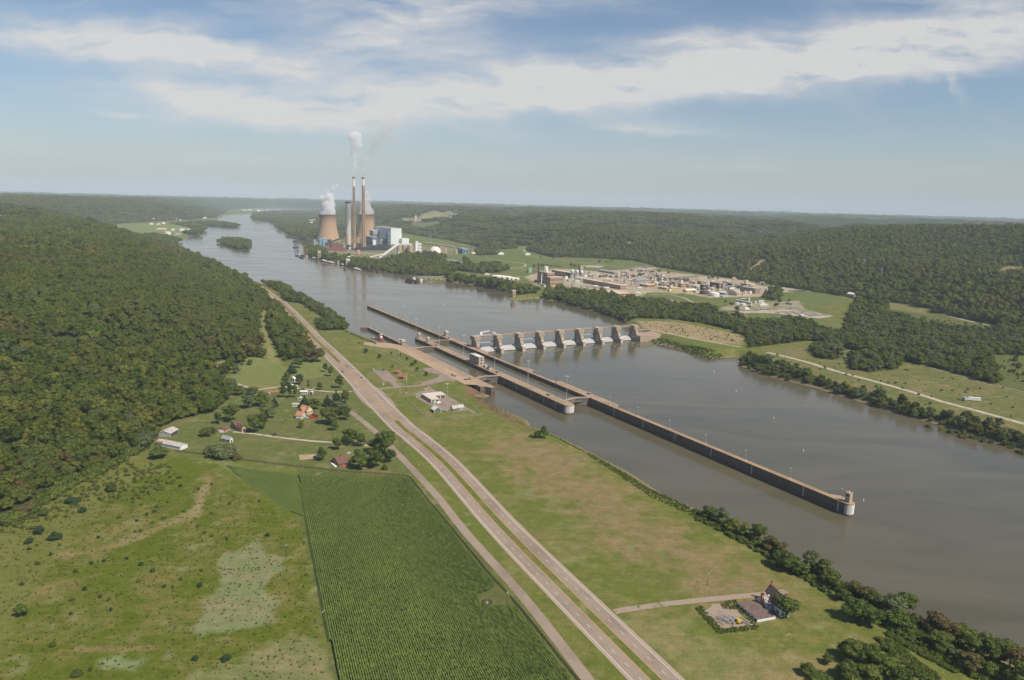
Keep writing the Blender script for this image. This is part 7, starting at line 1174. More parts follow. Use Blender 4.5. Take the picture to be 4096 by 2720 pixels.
for i, (x, y) in enumerate(((1500, 866), (1522, 876))): car(P(*px(N_, x, y)), .1, (.5, .02, .02), ['red tractor unit nearer the cream house', 'red tractor unit further from the cream house'][i], 'semi')
car(P(*px(N_, 1445, 878)), 0, (.6, .6, .6), 'white parked car between the garage and the red trucks'); car(P(*px(N_, 1375, 890)), .1, (.3, .3, .32), 'grey pickup behind the cream garage', 'pickup')
for i, (x, y, L) in enumerate(((1957, 598, 8), (1898, 596, 4.5))):
    b = P(*px((2900, 1300, .50656), x, y)); t_ = thing('trailer', b, 10, -.28 if i == 0 else .5, ['long white box trailer in the meadow beyond the river', 'short pale container beside the long white trailer'][i], 'trailer'); MB().box(-L, L, -1.8, 1.8, .8, 4.4).build('box', WHITEP if i == 0 else W_GREY, t_); MB().box(-L*.7, -L*.5, -1.6, 1.6, 0, .8).build('wheels', STEEL, t_)
# ---------------------------------------------------------------- poles, signs, buoys
def upole(pxy, h, label, arm=True, lamp=False, drape=False):
    q = P(*pxy); z = 10.
    if drape: q, z = PH(*pxy)
    t_ = thing('utility_pole', q, z, 1.2, label, 'utility pole'); MB().tube((0, 0, 0), (0, 0, h), .17, .11).build('pole', BARK, t_)
    if arm: MB().beam((-1.2, 0, h-.5), (1.2, 0, h-.5), .14, .14).build('crossarm', WHITEP, t_)
    if lamp: MB().box(-.3, .5, -.2, .2, h-1.2, h-.6).build('lamp', WHITEP, t_)
for a in ((px((2300, 1850, .55485), 955, 890), 8.6, 'lone wooden pole with a white lamp on the riverside lawn', False, True), (px((0, 1850, .55485), 2065, 690), 9, 'utility pole in the old field left of the corn', True), (px((0, 1850, .55485), 2331, 1182), 9, 'utility pole at the left edge of the corn', True), (px(N_, 1198, 797), 8, 'utility pole in the meadow below the lane', False, True), (px(N_, 1228, 962), 8.5, 'utility pole above the dark pickup', False, True),
          (px(N_, 1508, 672), 8, 'lamp pole at the right end of the lane houses', False, True), (px(N_, 835, 1252), 9, 'utility pole on the board fence line', True), (px((1100, 1850, .55478), 1673, 1046), 10, 'tall pole with a white light at the corn field gate', False, True), (px(N_, 1175, 690), 9, 'utility pole by the red earth patch', True), (px(N_, 865, 1005), 7, 'pole before the beige house', False)): upole(*a)
for i, (x, y) in enumerate(((608, 548), (740, 545), (783, 718), (930, 722), (1005, 945), (1165, 950))):
    b = P(1000+.2232*x, 1100+.2232*y); t_ = thing('warning_sign', b, 10, ra((1000+.2232*x, 1100+.2232*y))+1.57, 'orange diamond road work sign, %s %s' % (['furthest pair', 'middle pair', 'nearest pair'][i//2], ['on the median', 'on the river side verge'][i % 2]), 'road sign', 'orange road work signs'); MB().tube((0, 0, 0), (0, 0, 2.2), .06).build('post', GREYM, t_); MB().prism_pts([(0, 0, 1.4), (1.0, 0, 2.4), (0, 0, 3.4), (-1.0, 0, 2.4)], .01).build('panel', mat('sign_orange', (.75, .22, .02), .6), t_)
for (pxy, lb, c) in (((1766, 1795), 'yellow diamond road sign on the verge below the yard', (.75, .42, .02)),): b = P(*pxy); t_ = thing('warning_sign', b, 10, ra(pxy)+1.57, lb, 'road sign'); MB().tube((0, 0, 0), (0, 0, 2.), .06).build('post', GREYM, t_); MB().prism_pts([(0, 0, 1.2), (.8, 0, 2.0), (0, 0, 2.8), (-.8, 0, 2.0)], .01).build('panel', mat('sign_yellow', c, .6), t_)
b = P(1677, 1867); t_ = thing('hydrant', b, 10, 0, 'red hydrant with a white top on the verge', 'hydrant'); MB().lathe([(.5, 0), (.5, .5), (.3, .9), (.3, 1.3)], 10).build('body', mat('hydrant_red', (.5, .04, .03), .5), t_); MB().lathe([(.35, 1.3), (.32, 1.6), (.05, 1.8)], 10).build('cap', WHITEP, t_)
b = P(*px(K1([(0, 0)])[0]+(.55478,), 1545, 1020)) if False else P(*K1([(1530, 1018)])[0]); t_ = thing('pump_enclosure', b, 10, 0, 'ring of dark stakes round a white pump in the corn', 'pump'); mb = MB(); [mb.tube((2.6*math.cos(k*.35), 2.6*math.sin(k*.35), 0), (2.6*math.cos(k*.35), 2.6*math.sin(k*.35), 1.8), .18, n=5) for k in range(18)]; mb.build('stakes', BARK, t_); MB().tube((0, 0, 0), (0, 0, 1.4), .25).build('pump', WHITEP, t_)
for i, (x, y, z) in enumerate(((2856, 1488, 0), (2944, 1566, 0), (3095, 1674, 0), (3213, 1805, 0), (3453, 2004, 0), (1617, 1225, 5), (1774, 1219, 5), (1920, 1212, 5), (2017, 1198, 5))):
    t_ = thing('buoy', P(x, y, z), z, 0, ['white buoy furthest up the right bank side, below the dam', 'second white buoy below the dam', 'third white buoy below the dam', 'fourth white buoy below the dam', 'white buoy just off the round end tower', 'white buoy in the pool beyond the tip of the long wall', 'white buoy in the middle of the upper pool', 'faint buoy in the upper pool nearer the spit', 'faint buoy just off the grassy spit'][i], 'buoy', 'white marker buoys'); MB().lathe([(.1, -.4), (.5, 0), (.45, 1.), (.3, 1.7), (.1, 1.9)], 12).build('float', WHITEP, t_); MB().lathe([(.49, .7), (.48, .95)], 12).build('band', mat('sign_orange', (0, 0, 0)), t_)
# ---------------------------------------------------------------- trees that can be told apart
VAR = {}; TREE_XY = []                          # trees that stand as objects of their own
g4 = np.random.default_rng(77)
for nm, n_, f in (('round', 6, lambda s: lobes_round(g4, 5, 9.5, 1.6, 8+s % 3)), ('tall', 3, lambda s: lobes_round(g4, 3.4, 12.5, 1.4, 8)), ('cone', 3, lambda s: lobes_cone(g4, 3.6, 12, .8)), ('low', 4, lambda s: lobes_round(g4, 5, 5.6, -.3, 9))):
    VAR[nm] = [leafmesh('crown', f(s), .62, .62, 200+s, LEAFN) for s in range(n_)]
def trunkmesh(r, h):
    mb = MB(); mb.tube((0, 0, -.6), (0, 0, h*.5), r, r*.75, 7); mb.tube((0, 0, h*.5), (.2, .1, h), r*.75, r*.3, 6)
    for k in range(4): a = k*1.6+.3; mb.tube((0, 0, h*(.35+.1*k)), (math.cos(a)*h*.28, math.sin(a)*h*.28, h*(.62+.08*k)), r*.4, r*.12, 5)
    return mb.data('trunk', BARK)
TRK = trunkmesh(.32, 8.5); CM = {}
def crown_mesh(kind, i, m):
    k = (kind, i, m.name)
    if k not in CM: me = VAR[kind][i % len(VAR[kind])].copy(); me.materials.clear(); me.materials.append(m); CM[k] = me
    return CM[k]
TREE_N = [0]
def tree(pxy, R_, Hh, kind, m, label, group=None, z=None, name='tree', world=None):
    if world is None: b = P(*pxy) if z is None else P(*pxy, z)
    else: b = world
    zz = H1(*b) if z is None else z; i = TREE_N[0]; TREE_N[0] += 1; t_ = thing(name, b, zz-.1, (i*2.399) % 6.28, label, 'shrub' if name == 'shrub' else 'tree', group); s0 = {'round': (5.6, 11.6), 'tall': (4.0, 14.4), 'cone': (3.7, 13), 'low': (5.4, 5.6)}[kind]
    c = bpy.data.objects.new('crown', crown_mesh(kind, i, m)); COL.objects.link(c); c.parent = t_; c.scale = (R_/s0[0], R_/s0[0], Hh/s0[1])
    if name != 'shrub': k = bpy.data.objects.new('trunk', TRK); COL.objects.link(k); k.parent = t_; k.scale = (R_/5, R_/5, Hh/12.5)
    if world is None or Hh > 6: TREE_XY.append((b[0], b[1], R_*.8))
    return t_
NUM = 'first second third fourth fifth sixth seventh eighth ninth tenth eleventh twelfth thirteenth fourteenth fifteenth sixteenth seventeenth eighteenth nineteenth twentieth'.split()
for i in range(21, 100): NUM.append((('twenty', 'thirty', 'forty', 'fifty', 'sixty', 'seventy', 'eighty', 'ninety')[i//10-2]+'-'+NUM[i % 10-1]) if i % 10 else ('thirtieth', 'fortieth', 'fiftieth', 'sixtieth', 'seventieth', 'eightieth', 'ninetieth')[i//10-3])
TREES = []
# yard trees (crop N): x, base y, radius m, height m
for x, y, r, h, k, m, lb in ((775, 905, 8.5, 16, 'round', LEAFN, 'big dark round tree behind the beige garage'), (655, 930, 4.5, 11, 'tall', LEAFP, 'slim pale tree left of the big dark round one'), (545, 1040, 5.5, 7, 'low', LEAFN, 'round bush tree on the lawn left of the garage'), (608, 1020, 3, 6.5, 'round', LEAFN, 'dark small tree touching the round bush tree'), (985, 1008, 7, 16, 'round', LEAFN, 'nearer of the two dark trees right of the beige house'), (1060, 975, 6, 15, 'tall', LEAFN, 'taller dark tree just behind the nearer one right of the beige house'),
        (1100, 880, 9, 15, 'round', LEAFP, 'broad grey green tree in the middle of the farmyard'), (1050, 770, 8, 14, 'round', LEAFN, 'dark tree above the broad grey green one'), (925, 790, 7, 13, 'round', LEAFP, 'pale tree at the left of the farmyard clump'), (960, 700, 7.5, 12, 'round', LEAFP, 'wide pale tree below the farm lane'), (1160, 775, 4.5, 9, 'cone', LEAFC, 'small conifer right of the broad grey green tree'), (835, 670, 7.5, 10, 'round', LEAFN, 'round tree at the bend of the farm lane'), (735, 715, 6, 10, 'round', LEAFY, 'yellow green tree left of the farmyard clump'),
        (890, 985, 2.5, 4, 'low', LEAFN, 'shrub at the right corner of the beige house'), (700, 1225, 12, 8.5, 'low', LEAFP, 'wide spreading pale tree before the small white house'), (600, 1195, 7, 7, 'low', LEAFP, 'left part of the spreading pale clump'), (820, 1252, 4.5, 5, 'low', LEAFB, 'brownish bush by the fence pole'), (120, 1235, 8, 9, 'round', LEAFN, 'round tree before the long white barn'), (1430, 785, 5.5, 12, 'cone', LEAFC, 'dark conifer beside the white mobile home'), (1520, 800, 6.5, 11, 'round', LEAFN, 'round dark tree right of the dark conifer'),
        (1400, 968, 3, 7, 'round', LEAFY, 'small yellow green tree alone on the lawn'), (1650, 935, 9, 16, 'round', LEAFY, 'big olive round tree in the middle garden'), (1700, 990, 4, 10, 'round', LEAFN, 'small tree at the foot of the big olive one'), (1745, 850, 8.5, 14, 'round', LEAFP, 'pale grey tree behind the big olive one'), (1800, 895, 5.5, 12, 'round', LEAFN, 'green tree with a bare trunk near the service road'), (1715, 750, 6, 13, 'cone', LEAFC, 'dark conifer nearest the junction'), (1795, 745, 5, 13, 'round', LEAFY, 'light green tree at the junction corner'), (1635, 770, 5, 11, 'cone', LEAFC, 'blue green conifer left of the junction clump'),
        (1665, 780, 4, 8, 'cone', LEAFC, 'low dark conifer in the junction clump'), (1745, 612, 6, 15, 'tall', LEAFN, 'tall oval tree beside the highway above the lane'), (1565, 627, 4, 9, 'tall', LEAFN, 'lone oval tree on the lawn above the lane'), (1660, 505, 4.5, 12, 'tall', LEAFN, 'right tree of the pair on the upper lawn'), (1615, 465, 4, 11, 'tall', LEAFN, 'left tree of the pair on the upper lawn'), (1540, 375, 10.5, 18, 'round', LEAFB, 'huge brown tree overhanging the highway'), (1460, 370, 8, 15, 'round', LEAFB, 'brown tree left of the huge one'), (1370, 430, 6, 13, 'round', LEAFN, 'dark tree below the brown ones'), (1315, 480, 6, 13, 'cone', LEAFC, 'blue green conifer above the cottage'),
        (1270, 540, 5, 9, 'round', LEAFN, 'dark tree left of the white cottage'), (1385, 580, 5.5, 12, 'round', LEAFP, 'grey green tree right of the white cottage'), (1240, 695, 4, 15, 'tall', LEAFN, 'leftmost of the tall narrow trees by the white farmhouse'), (1300, 700, 4, 17, 'tall', LEAFN, 'middle of the tall narrow trees by the white farmhouse'), (1345, 695, 3.6, 14, 'tall', LEAFN, 'rightmost of the tall narrow trees by the white farmhouse'), (1255, 620, 5, 10, 'round', LEAFN, 'round tree behind the tall narrow ones'), (940, 410, 3.5, 7, 'round', LEAFN, 'small round tree on top of the pasture'), (820, 480, 5, 10, 'round', LEAFP, 'pale tree at the left edge of the pasture'),
        (1585, 1255, 4.5, 11, 'tall', LEAFY, 'slim yellow green tree beside the concrete pad'), (1725, 1160, 4.5, 10, 'round', LEAFN, 'dark tree behind the brick house'), (1840, 1110, 7.5, 14, 'round', LEAFN, 'big tree behind the brick house'), (1935, 1130, 5.5, 11, 'round', LEAFN, 'round tree right behind the brick house'), (1925, 1335, 6.8, 15, 'round', LEAFN, 'big dark tree touching the brick house'), (2060, 1320, 7.5, 14, 'round', LEAFN, 'round tree second from the brick house'), (2150, 1210, 9.5, 21, 'round', LEAFN, 'tallest garden tree beside the service road'), (2195, 1275, 5, 11, 'round', LEAFN, 'lower tree under the tallest garden tree'), (2050, 1180, 5.5, 12, 'round', LEAFY, 'light tree behind the tallest garden tree'), (2146, 1340, 2.6, 5, 'cone', LEAFN, 'small pointed tree near the fence corner'),
        (1465, 590, 1.8, 3.6, 'cone', LEAFN, 'sapling left of the lone oval tree'), (1462, 560, 1.5, 3, 'cone', LEAFB, 'tiny brown sapling on the upper lawn'), (870, 415, 2, 3, 'low', LEAFN, 'low bush beside the pasture top')): tree(px(N_, x, y), r*1.2, h*1.12, k, m, lb)
for x, y, r, h, lb in ((368, 1250, 3.8, 7, 'largest young tree on the mown lawn by the highway'), (697, 1378, 3.8, 7, 'second young tree on the mown lawn'), (975, 1282, 2.0, 3.6, 'smallest young tree on the lock lawn'), (1178, 1332, 2.3, 5, 'young tree behind the lawn floodlight mast'), (1345, 1425, 2.6, 5, 'young tree on the lock lawn right of the mast'), (1540, 1510, 3, 5.5, 'dark young tree nearer the esplanade'), (1462, 1560, 3.2, 5.5, 'dark young tree left of the one near the esplanade'), (215, 1030, 1.6, 3, 'tiny dark sapling high on the mown lawn')): tree(px((1400, 1200, .16942), x, y), r, h, 'round', LEAFC, lb)
for x, y, r, h, lb in ((1265, 305, 3, 5.6, 'young tree above the fence corner'), (1440, 395, 3, 6, 'young tree at the edge of the lock parking'), (800, 235, 2, 3.2, 'thin sapling beside the upper shelter')): tree(px(CRc, x, y), r, h, 'round', LEAFC, lb)
for x, y, r, h, k, m, lb in ((2195-20, 1752, 5.5, 13, 'tall', LEAFN, 'lone tall tree on the river bank below the locks'), (2150, 1752, 4, 7, 'low', LEAFN, 'low bush left of the lone tall river tree'), (2125, 1748, 2.4, 3, 'low', LEAFY, 'small round bush beside the lone river tree'), (3145, 2470, 8, 12.5, 'round', LEAFN, 'tree leaning over the derelict white house'), (3115, 2440, 5, 10, 'round', LEAFY, 'thin crowned tree before the derelict house gable')): tree((x, y), r, h, k, m, lb)
# near river bank row, in order going downstream
row = [(2830, 2075, 5, 9), (2880, 2095, 6, 11), (2925, 2125, 5.5, 9), (2975, 2150, 4.5, 10), (3030, 2165, 6, 12), (3080, 2205, 5.5, 10), (3120, 2225, 5, 9), (3105, 2265, 5.5, 10), (3155, 2285, 6, 11), (3200, 2300, 5, 9), (3240, 2270, 5, 11), (3290, 2310, 5.5, 12), (3325, 2350, 5.5, 10), (3370, 2400, 4.5, 7), (3420, 2385, 5.5, 9), (3470, 2415, 6, 10), (3500, 2440, 6, 10), (3420, 2480, 7, 12), (3480, 2500, 6.5, 10), (3560, 2470, 7.5, 13), (3610, 2450, 7, 13), (3590, 2510, 6, 9), (3650, 2500, 4.5, 6), (3740, 2530, 7, 11), (3790, 2560, 6.5, 10), (3760, 2600, 6, 9), (3850, 2570, 6, 10), (3880, 2610, 6.5, 11), (3930, 2600, 6, 11), (3960, 2640, 6.5, 11), (4000, 2640, 6, 10), (4040, 2650, 6, 12), (4085, 2700, 6.5, 12), (3880, 2680, 6, 9), (3960, 2700, 5, 7), (4090, 2760, 7, 12), (4140, 2740, 7, 12), (3820, 2640, 4, 6)]
cyc = [LEAFN, LEAFN, LEAFB, LEAFN, LEAFY, LEAFP]
for i, (x, y, r, h) in enumerate(row): tree((x, y), r*1.22, h*1.1, ['round', 'round', 'low' if h < 8 else 'round', 'tall'][i % 4] if r < 6 else 'round', cyc[(i*5+i//3) % 6], '%s tree of the near river bank row, counted downstream from the mown slope' % NUM[i], 'trees along the near river bank')
for i, (x, y, r, h, k) in enumerate(((3400, 2640, 8, 12, 'round'), (3470, 2660, 8, 12, 'round'), (3540, 2700, 8, 11, 'round'), (3390, 2720, 7, 10, 'round'), (3470, 2740, 8, 10, 'round'), (3600, 2740, 7, 9, 'low'), (3225, 2700, 4, 6.5, 'round'), (3310, 2655, 3.5, 5.5, 'round'), (3280, 2730, 7, 4, 'low'), (3430, 2780, 8, 9, 'low'), (3545, 2600, 4, 4, 'low'), (3590, 2640, 5, 4, 'low'))): tree((x, y), r, h, k, [LEAFN, LEAFY][i % 2], '%s tree of the thicket beyond the derelict house, counted from its upper left' % NUM[i], 'thicket beyond the derelict house')
for i, (x, y, r, h) in enumerate(((1400, 315, 9, 14), (1450, 310, 7, 12), (1340, 510, 5, 11), (1388, 525, 5, 11), (1440, 528, 5.5, 12), (1505, 500, 7, 14), (1533, 570, 6, 12), (1025, 668, 7, 14), (960, 605, 7, 10), (1172, 628, 4, 7), (890, 565, 4, 7), (1490, 610, 7, 9), (1640, 555, 4, 8), (1325, 358, 6, 9), (1258, 350, 5, 10), (735, 285, 8, 12), (800, 290, 5, 8), (690, 285, 6, 9), (235, 370, 5, 8), (290, 370, 4, 7), (220, 225, 7, 10), (110, 200, 9, 8), (520, 350, 4, 7))): tree(px(B_, x, y), r, h, 'round', [LEAF, LEAFP][i % 2], '%s lone tree in the factory grounds, counted from the substation road' % NUM[i], 'single trees in the factory grounds', z=10)
for i, (x, y, r, h) in enumerate(((725, 195, 6, 18), (780, 200, 6, 15), (145, 195, 6, 12), (275, 200, 5, 12), (1175, 360, 6, 8), (360, 520, 6, 13), (170, 440, 7, 10), (1175, 118, 8, 11), (1280, 115, 7, 7), (1365, 112, 7, 10), (670, 415, 3, 6), (450, 60, 9, 12), (245, 60, 3, 10))): tree(px(A_, x, y), r, h, 'round', [LEAF, LEAFP][i % 2], '%s tree on the lawns round the riverside power house' % NUM[i], 'trees on the factory lawns', z=10)
for i, x in enumerate(range(1645, 1835, 20)): tree(px(B_, x, 434), 2.6, 4.5, 'round', LEAFC, '%s clipped tree in the row beside the gravel lot, from the left' % NUM[i], 'clipped trees by the gravel lot', z=10)
# shrubs of the old field (crop 0,1850)
O_ = (0, 1850, .55485)
big = [(282, 515, 4.2, 5, 'round', LEAFC, 'large blue green shrub in the old field'), (400, 550, 5, 4.5, 'low', LEAFC, 'broad dark shrub right of the large blue green one'), (208, 580, 3, 3.5, 'low', LEAFC, 'dark shrub left below the broad dark pair'), (810, 210, 5, 8, 'round', LEAFY, 'thin pale tree standing over a dark bush in the old field'), (155, 1110, 4.5, 7, 'round', LEAFY, 'small forked tree with a pale trunk at the left of the old field'), (1630, 1425, 3, 2.6, 'low', LEAFC, 'darkest round shrub near the front of the old field'), (525, 290, 6, 4.5, 'low', LEAFC, 'dark wide bush at the wood edge of the old field'), (595, 355, 3.3, 3.5, 'low', LEAFC, 'dark bush below the wide one at the wood edge'), (315, 380, 4, 4, 'low', LEAFY, 'light bush near the brown wood edge'), (555, 1535, 3, 3, 'low', LEAFN, 'bush at the front edge of the old field'), (180, 375, 7, 7, 'round', LEAFB, 'brown tree at the corner of the wood and the old field')]
for x, y, r, h, k, m, lb in big: tree(px(O_, x, y), r, h, k, m, lb, name='tree' if h > 6 else 'shrub')
sm = [(718, 270), (430, 600), (265, 600), (210, 630), (365, 670), (700, 205), (1020, 310), (1115, 360), (1060, 380), (860, 400), (985, 425), (780, 450), (668, 450), (1100, 440), (975, 505), (1015, 500), (710, 545), (1425, 465), (1475, 510), (1525, 535), (1655, 300), (1870, 285), (1635, 555), (1930, 530), (750, 715), (660, 735), (1015, 740), (1100, 790), (915, 700), (545, 795), (275, 735), (1455, 785), (160, 885), (1185, 900), (1245, 905), (1305, 850), (845, 965), (785, 995), (520, 995), (510, 1095), (800, 1070), (380, 1325), (1405, 1425), (2205, 815), (610, 920), (1000, 860), (1070, 220), (1210, 290), (960, 290), (1130, 325), (1180, 405), (1325, 355), (1525, 370), (1440, 895), (725, 975), (650, 1500), (1525, 160), (1300, 175), (630, 135), (1430, 195)]
for i, (x, y) in enumerate(sorted(sm)): tree(px(O_, x, y), random.uniform(1.0, 1.9), random.uniform(1.4, 2.6), 'low', [LEAFN, LEAFC, LEAFY][i % 3], '%s small shrub of the rough old field, counted from the left' % NUM[i], 'small shrubs of the old field', name='shrub')
# nearest trees of the woods as objects, the rest follow as one woodland
for nm, (r0, r1, st), tst, n_max, lb, grp, ms in (('hill', (380, 900, 9.4), lambda x, y: (x < 0) & (sdist(x, y, VALLEY) > 0), 150, 'tree at the front of the left hillside wood', 'front trees of the left hillside wood', [LEAF, LEAF, LEAFN, LEAFB, LEAF]), ('bank', (600, 1400, 10.), lambda x, y: sdist_box(x, y, WOODS[1], 5.) < -1, 60, 'bushy tree between the far gravel road and the river', 'trees of the far bank strip', [LEAFN, LEAF, LEAFP, LEAFN])):
    x, y = scatter(*(r0, r1, st)); m = forest_mask(x, y) & tst(x, y); x, y = x[m], y[m]; o = np.argsort(np.hypot(x, y)); x, y = x[o][:n_max], y[o][:n_max]; kp = [proj(a_, b2_, 15) for a_, b2_ in zip(x, y)]; m = np.array([-60 < q[0] < 4160 and q[1] < 2760 for q in kp]); x, y = x[m], y[m]; o = np.argsort([-math.atan2(b2_, a_) for a_, b2_ in zip(x, y)]); x, y = x[o], y[o]
    for i in range(len(x)):
        q_ = proj(x[i], y[i], 15)
        if -60 < q_[0] < 4160 and q_[1] < 2760: tree(None, rng.uniform(4.2, 6.4) if nm == 'hill' else rng.uniform(3.6, 5), rng.uniform(9, 13.5) if nm == 'hill' else rng.uniform(7.5, 10.5), 'round', ms[i % len(ms)], lb+', %s from the left' % NUM[i], grp, world=np.array([x[i], y[i]]))
print('tree objects', TREE_N[0])
# low brush: along the near bank, on the far rip-rap, weeds of the old field
br = []
def brush(poly, n_, s0, s1, world=False):
    poly = np.array(poly) if world else Ps(poly); lo, hi = poly.min(0), poly.max(0); c = 0
    while c < n_:
        x, y = rng.uniform(lo[0], hi[0], 400), rng.uniform(lo[1], hi[1], 400); m = (sdist(x, y, poly) < 0) & (sdist(x, y, RIVER) > .8); x, y = x[m][:n_-c], y[m][:n_-c]; c += len(x)
        if len(x): br.append(np.column_stack([x, y, H(x, y)-.15, rng.uniform(s0, s1, len(x)), rng.uniform(0, 6, len(x)), rng.integers(18, 21, len(x))]))
        elif c == 0 and not m.any(): break
brush([(2190, 1738), (2270, 1772), (2355, 1822), (2480, 1905), (2600, 1985), (2780, 2070), (2772, 2034), (2511, 1890), (2347, 1806), (2200, 1733)], 700, .3, .75)
brush([(2780, 2078), (2900, 2135), (3050, 2220), (3300, 2370), (3500, 2490), (3720, 2620), (3900, 2720), (4100, 2720), (3700, 2500), (3350, 2316), (3050, 2160), (2772, 2034)], 1150, .6, 1.6)
brush([(1500, 1370), (1435, 1345), (1385, 1322), (1380, 1328), (1440, 1352), (1505, 1378)], 90, .5, 1.0)
brush([(1880, 1560), (1920, 1535), (1940, 1560), (1990, 1620), (2110, 1690), (2100, 1700), (1980, 1650), (1900, 1590)], 130, .25, .6)
brush([(2585, 1328), (2700, 1360), (2830, 1395), (2940, 1408), (2945, 1420), (2830, 1412), (2690, 1375), (2600, 1345)], 420, .5, 1.3)
brush(crop(3300, 2200, .33715, [(690, 985), (800, 1000), (1200, 1230), (1600, 1440), (1560, 1470), (1150, 1260), (720, 1010)]), 260, .5, 1.0); brush(crop(3300, 2200, .33715, [(840, 870), (960, 900), (1400, 1130), (1800, 1420), (1700, 1420), (1300, 1160)]), 260, .5, 1.1); brush(crop(3300, 2200, .33715, [(600, 1060), (760, 1060), (1000, 1250), (1400, 1560), (1150, 1560), (900, 1300)]), 300, .5, 1.2)
brush(crop(0, 1850, .55485, [(600, 0), (1280, 0), (1350, 90), (1100, 250), (700, 300), (300, 480), (0, 520), (0, 380), (400, 250)]), 420, .45, 1.3); brush(crop(0, 1850, .55485, [(0, 400), (1500, 150), (2200, 450), (2330, 1568), (0, 1568)]), 3600, .14, .48)
brush(crop(2700, 2200, .33884, [(235, 685), (330, 660), (330, 700), (560, 935), (880, 900), (990, 900), (990, 940), (505, 990)]), 240, .3, .6); brush(crop(2700, 2200, .33884, [(530, 610), (730, 590), (760, 680), (960, 860), (930, 890), (740, 710), (560, 690)]), 130, .25, .5); brush([(2545, 1285), (2830, 1312), (2985, 1345), (2960, 1378), (2690, 1340)], 120, .4, 1.1); brush([(3060, 1420), (3584, 1440), (4096, 1570), (4096, 1740), (3400, 1550)], 110, .2, 1.5)
brush([(0, 2120), (130, 2060), (250, 1970), (400, 1900), (560, 1812), (635, 1728), (600, 1720), (540, 1780), (380, 1870), (230, 1940), (110, 2030), (0, 2085)], 520, 1., 2.9); brush([(3541, 1245), (3780, 1275), (3960, 1305), (3900, 1330), (3650, 1290)], 60, .5, 2.5); brush([(3975, 1425), (4096, 1430), (4200, 1540), (4000, 1520)], 50, .5, 2.5); brush([(3420, 1700), (3300, 1560), (3060, 1440)], 1, .5, .6) if 0 else None
woodland('brush', np.vstack(br), 'low green and brown brush along the banks and over the rough grass', 'brush')
# ---------------------------------------------------------------- steam and smoke
def vapour(name, base, z0, puffs, dens, col, label, aniso=0., vox=2.):
    t_ = thing(name, base, z0, 0, label, 'smoke'); V, F = [], []; k = 0; g5 = np.random.default_rng(len(label))
    m = bpy.data.materials.new(name); m.use_nodes = True; t = NT(m.node_tree); t.n.clear(); v = t.add('ShaderNodeVolumePrincipled', {'Color': (*col, 1), 'Density': dens, 'Anisotropy': aniso}); t.add('ShaderNodeOutputMaterial', {'Volume': v.outputs[0]})
    for (x, y, z, rx, rz) in puffs:
        n, r_ = 14, 9; ph = g5.uniform(0, 6, 8); V0 = []
        for j in range(r_+1):
            th = math.pi*j/r_
            for i in range(n):
                a = 2*math.pi*i/n; s = 1+.16*math.sin(3*a+ph[0]+2*th)+.12*math.sin(5*a+ph[1]+3*th)+.10*math.sin(4*th+ph[2]+a); V0.append((x+rx*s*math.sin(th)*math.cos(a), y+rx*s*math.sin(th)*math.sin(a), z+rz*s*math.cos(th)))
        V += V0; F += [(k+j*n+i, k+(j+1)*n+i, k+(j+1)*n+(i+1) % n, k+j*n+(i+1) % n) for j in range(r_) for i in range(n)]; k += len(V0)
    me = bpy.data.meshes.new(name); me.from_pydata(V, [], F); me.materials.append(m); me.update(); o = bpy.data.objects.new(name, me); COL.objects.link(o); o.parent = t_; md = o.modifiers.new('join', 'REMESH'); md.mode = 'VOXEL'; md.voxel_size = vox; return t_
def vap(name, base, z0, puffs, dens, col, label):   # the plume is one object of its own, no parts
    t_ = vapour(name, base, z0, puffs, dens, col, label); o = t_.children[0]; o.parent = None; o.location = t_.location; tag(o, label, 'smoke' if 'smoke' in label else 'steam'); bpy.data.objects.remove(t_); o.name = name
g6 = np.random.default_rng(31)
def plume(n, h, r0, r1, drift, jit, z0=0., pw=1.): return [(drift*(k/n)**1.3+g6.normal()*jit*(.3+k/n), g6.normal()*jit*.5, z0+h*(k/n)**pw, (r0+(r1-r0)*k/n)*g6.uniform(.75, 1.15), (r0+(r1-r0)*k/n)*g6.uniform(.8, 1.2)) for k in range(n)]
vap('steam', P(1313, 963), 141, plume(12, 88, 34, 17, 6, 12, 8)+plume(8, 70, 12, 9, 34, 8, 85)+[(0, 0, 1, 40, 7), (-16, 0, 10, 22, 18), (18, 0, 12, 20, 20)], .07, (.995, .995, .995), 'thick white steam rising from the wide cooling tower')
vap('steam', P(1467, 960), 143, plume(11, 115, 33, 14, -4, 12, 8)+[(0, 0, 1, 38, 7), (14, 0, 14, 22, 22)], .03, (.97, .95, .93), 'thinner grey steam rising behind the right chimney')
vap('smoke', P(1418, 998), 315, plume(30, 175, 4, 20, 12, 5)+[(26, 0, 128, 14, 14), (16, 0, 150, 17, 16)], .055, (.995, .995, .995), 'white puffy smoke from the left chimney')
vap('smoke', P(1455, 996), 315, plume(14, 80, 6, 14, 5, 2.5), .03, (.93, .92, .91), 'thin grey smoke from the right chimney')
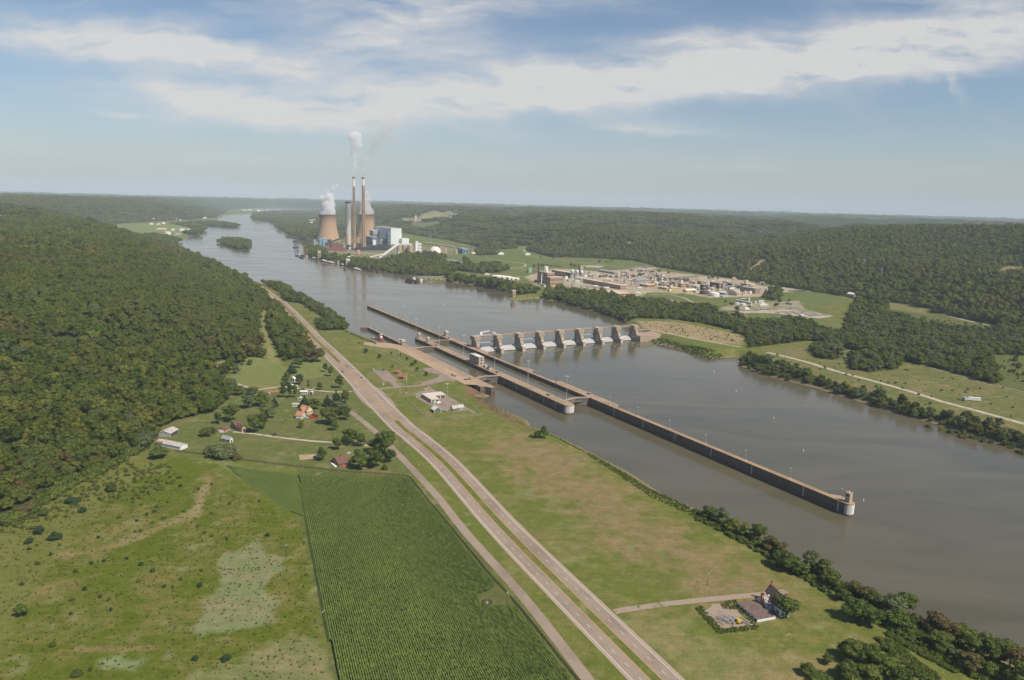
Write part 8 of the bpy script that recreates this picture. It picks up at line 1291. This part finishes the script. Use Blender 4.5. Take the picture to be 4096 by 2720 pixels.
vap('smoke', P(1480, 996), 390, [(x, 0, z, r, r*.9) for x, z, r in ((0, 0, 20), (6, 25, 25), (18, 48, 30), (32, 72, 36), (50, 95, 40), (66, 120, 42), (82, 145, 42), (20, 80, 26), (98, 170, 38), (8, 60, 18))], .010, (.98, .96, .93), 'faint brownish smoke drifting right from the chimneys')
# ---------------------------------------------------------------- woods
def wood_points():
    out = []
    for r0, r1, st, idx, s0, s1 in ((200, 1750, 9.2, (0, 8), .6, 1.35), (1750, 3600, 12.4, (8, 14), .62, 1.4), (3600, 9800, 41, (14, 18), .85, 1.15)):
        x, y = scatter(r0, r1, st); sv = sdist(x, y, VALLEY); m = forest_mask(x, y, sv); x, y = x[m], y[m]
        if r1 < 4000:
            m = fbm(x, y, 55, 3) < .78; x, y = x[m], y[m]
        m = (sdist_box(x, y, WOODS[8], 5.) > 0) | (rng.random(len(x)) < .42); x, y = x[m], y[m]
        sr_ = sdist(x, y, RIVER); on = np.minimum(sdist_box(x, y, ISL1, 5.), sdist_box(x, y, ISL2, 5.)) < 0; m = (sr_ > 1) | on; x, y = x[m], y[m]
        z = H(x, y); s = rng.uniform(s0, s1, len(x))*(.70+.55*vnoise(x/45, y/45)); k = rng.integers(idx[0], idx[1], len(x))
        if r0 < 1000: k = np.where((sdist(x, y, VALLEY) < 0), rng.integers(3, 8, len(x)), np.where(rng.random(len(x)) < .85, rng.integers(0, 6, len(x)), k))
        s = np.where(sdist_box(x, y, WOODS[1], 5.) < 0, s*.8, s)
        if len(TREE_XY) and r0 < 1000:
            T = np.array(TREE_XY); d = np.full(len(x), 1e9)
            for tx, ty, tr in T: d = np.minimum(d, np.hypot(x-tx, y-ty)-tr)
            m = d > 0; x, y, z, s, k = x[m], y[m], z[m], s[m], k[m]
        if r0 > 1000:
            d = np.full(len(x), 1e9)
            for tx, ty, tr in HOUSE_XY: d = np.minimum(d, np.hypot(x-tx, y-ty)-tr)
            m = d > 0; x, y, z, s, k = x[m], y[m], z[m], s[m], k[m]
        out.append(np.column_stack([x, y, z-.3, s, rng.uniform(0, 6.28, len(x)), k]))
    return out
wp = wood_points(); print('woods', [len(q) for q in wp])
woodland('woodland', np.vstack(wp), 'dense mixed green woods covering the hills and the river banks')
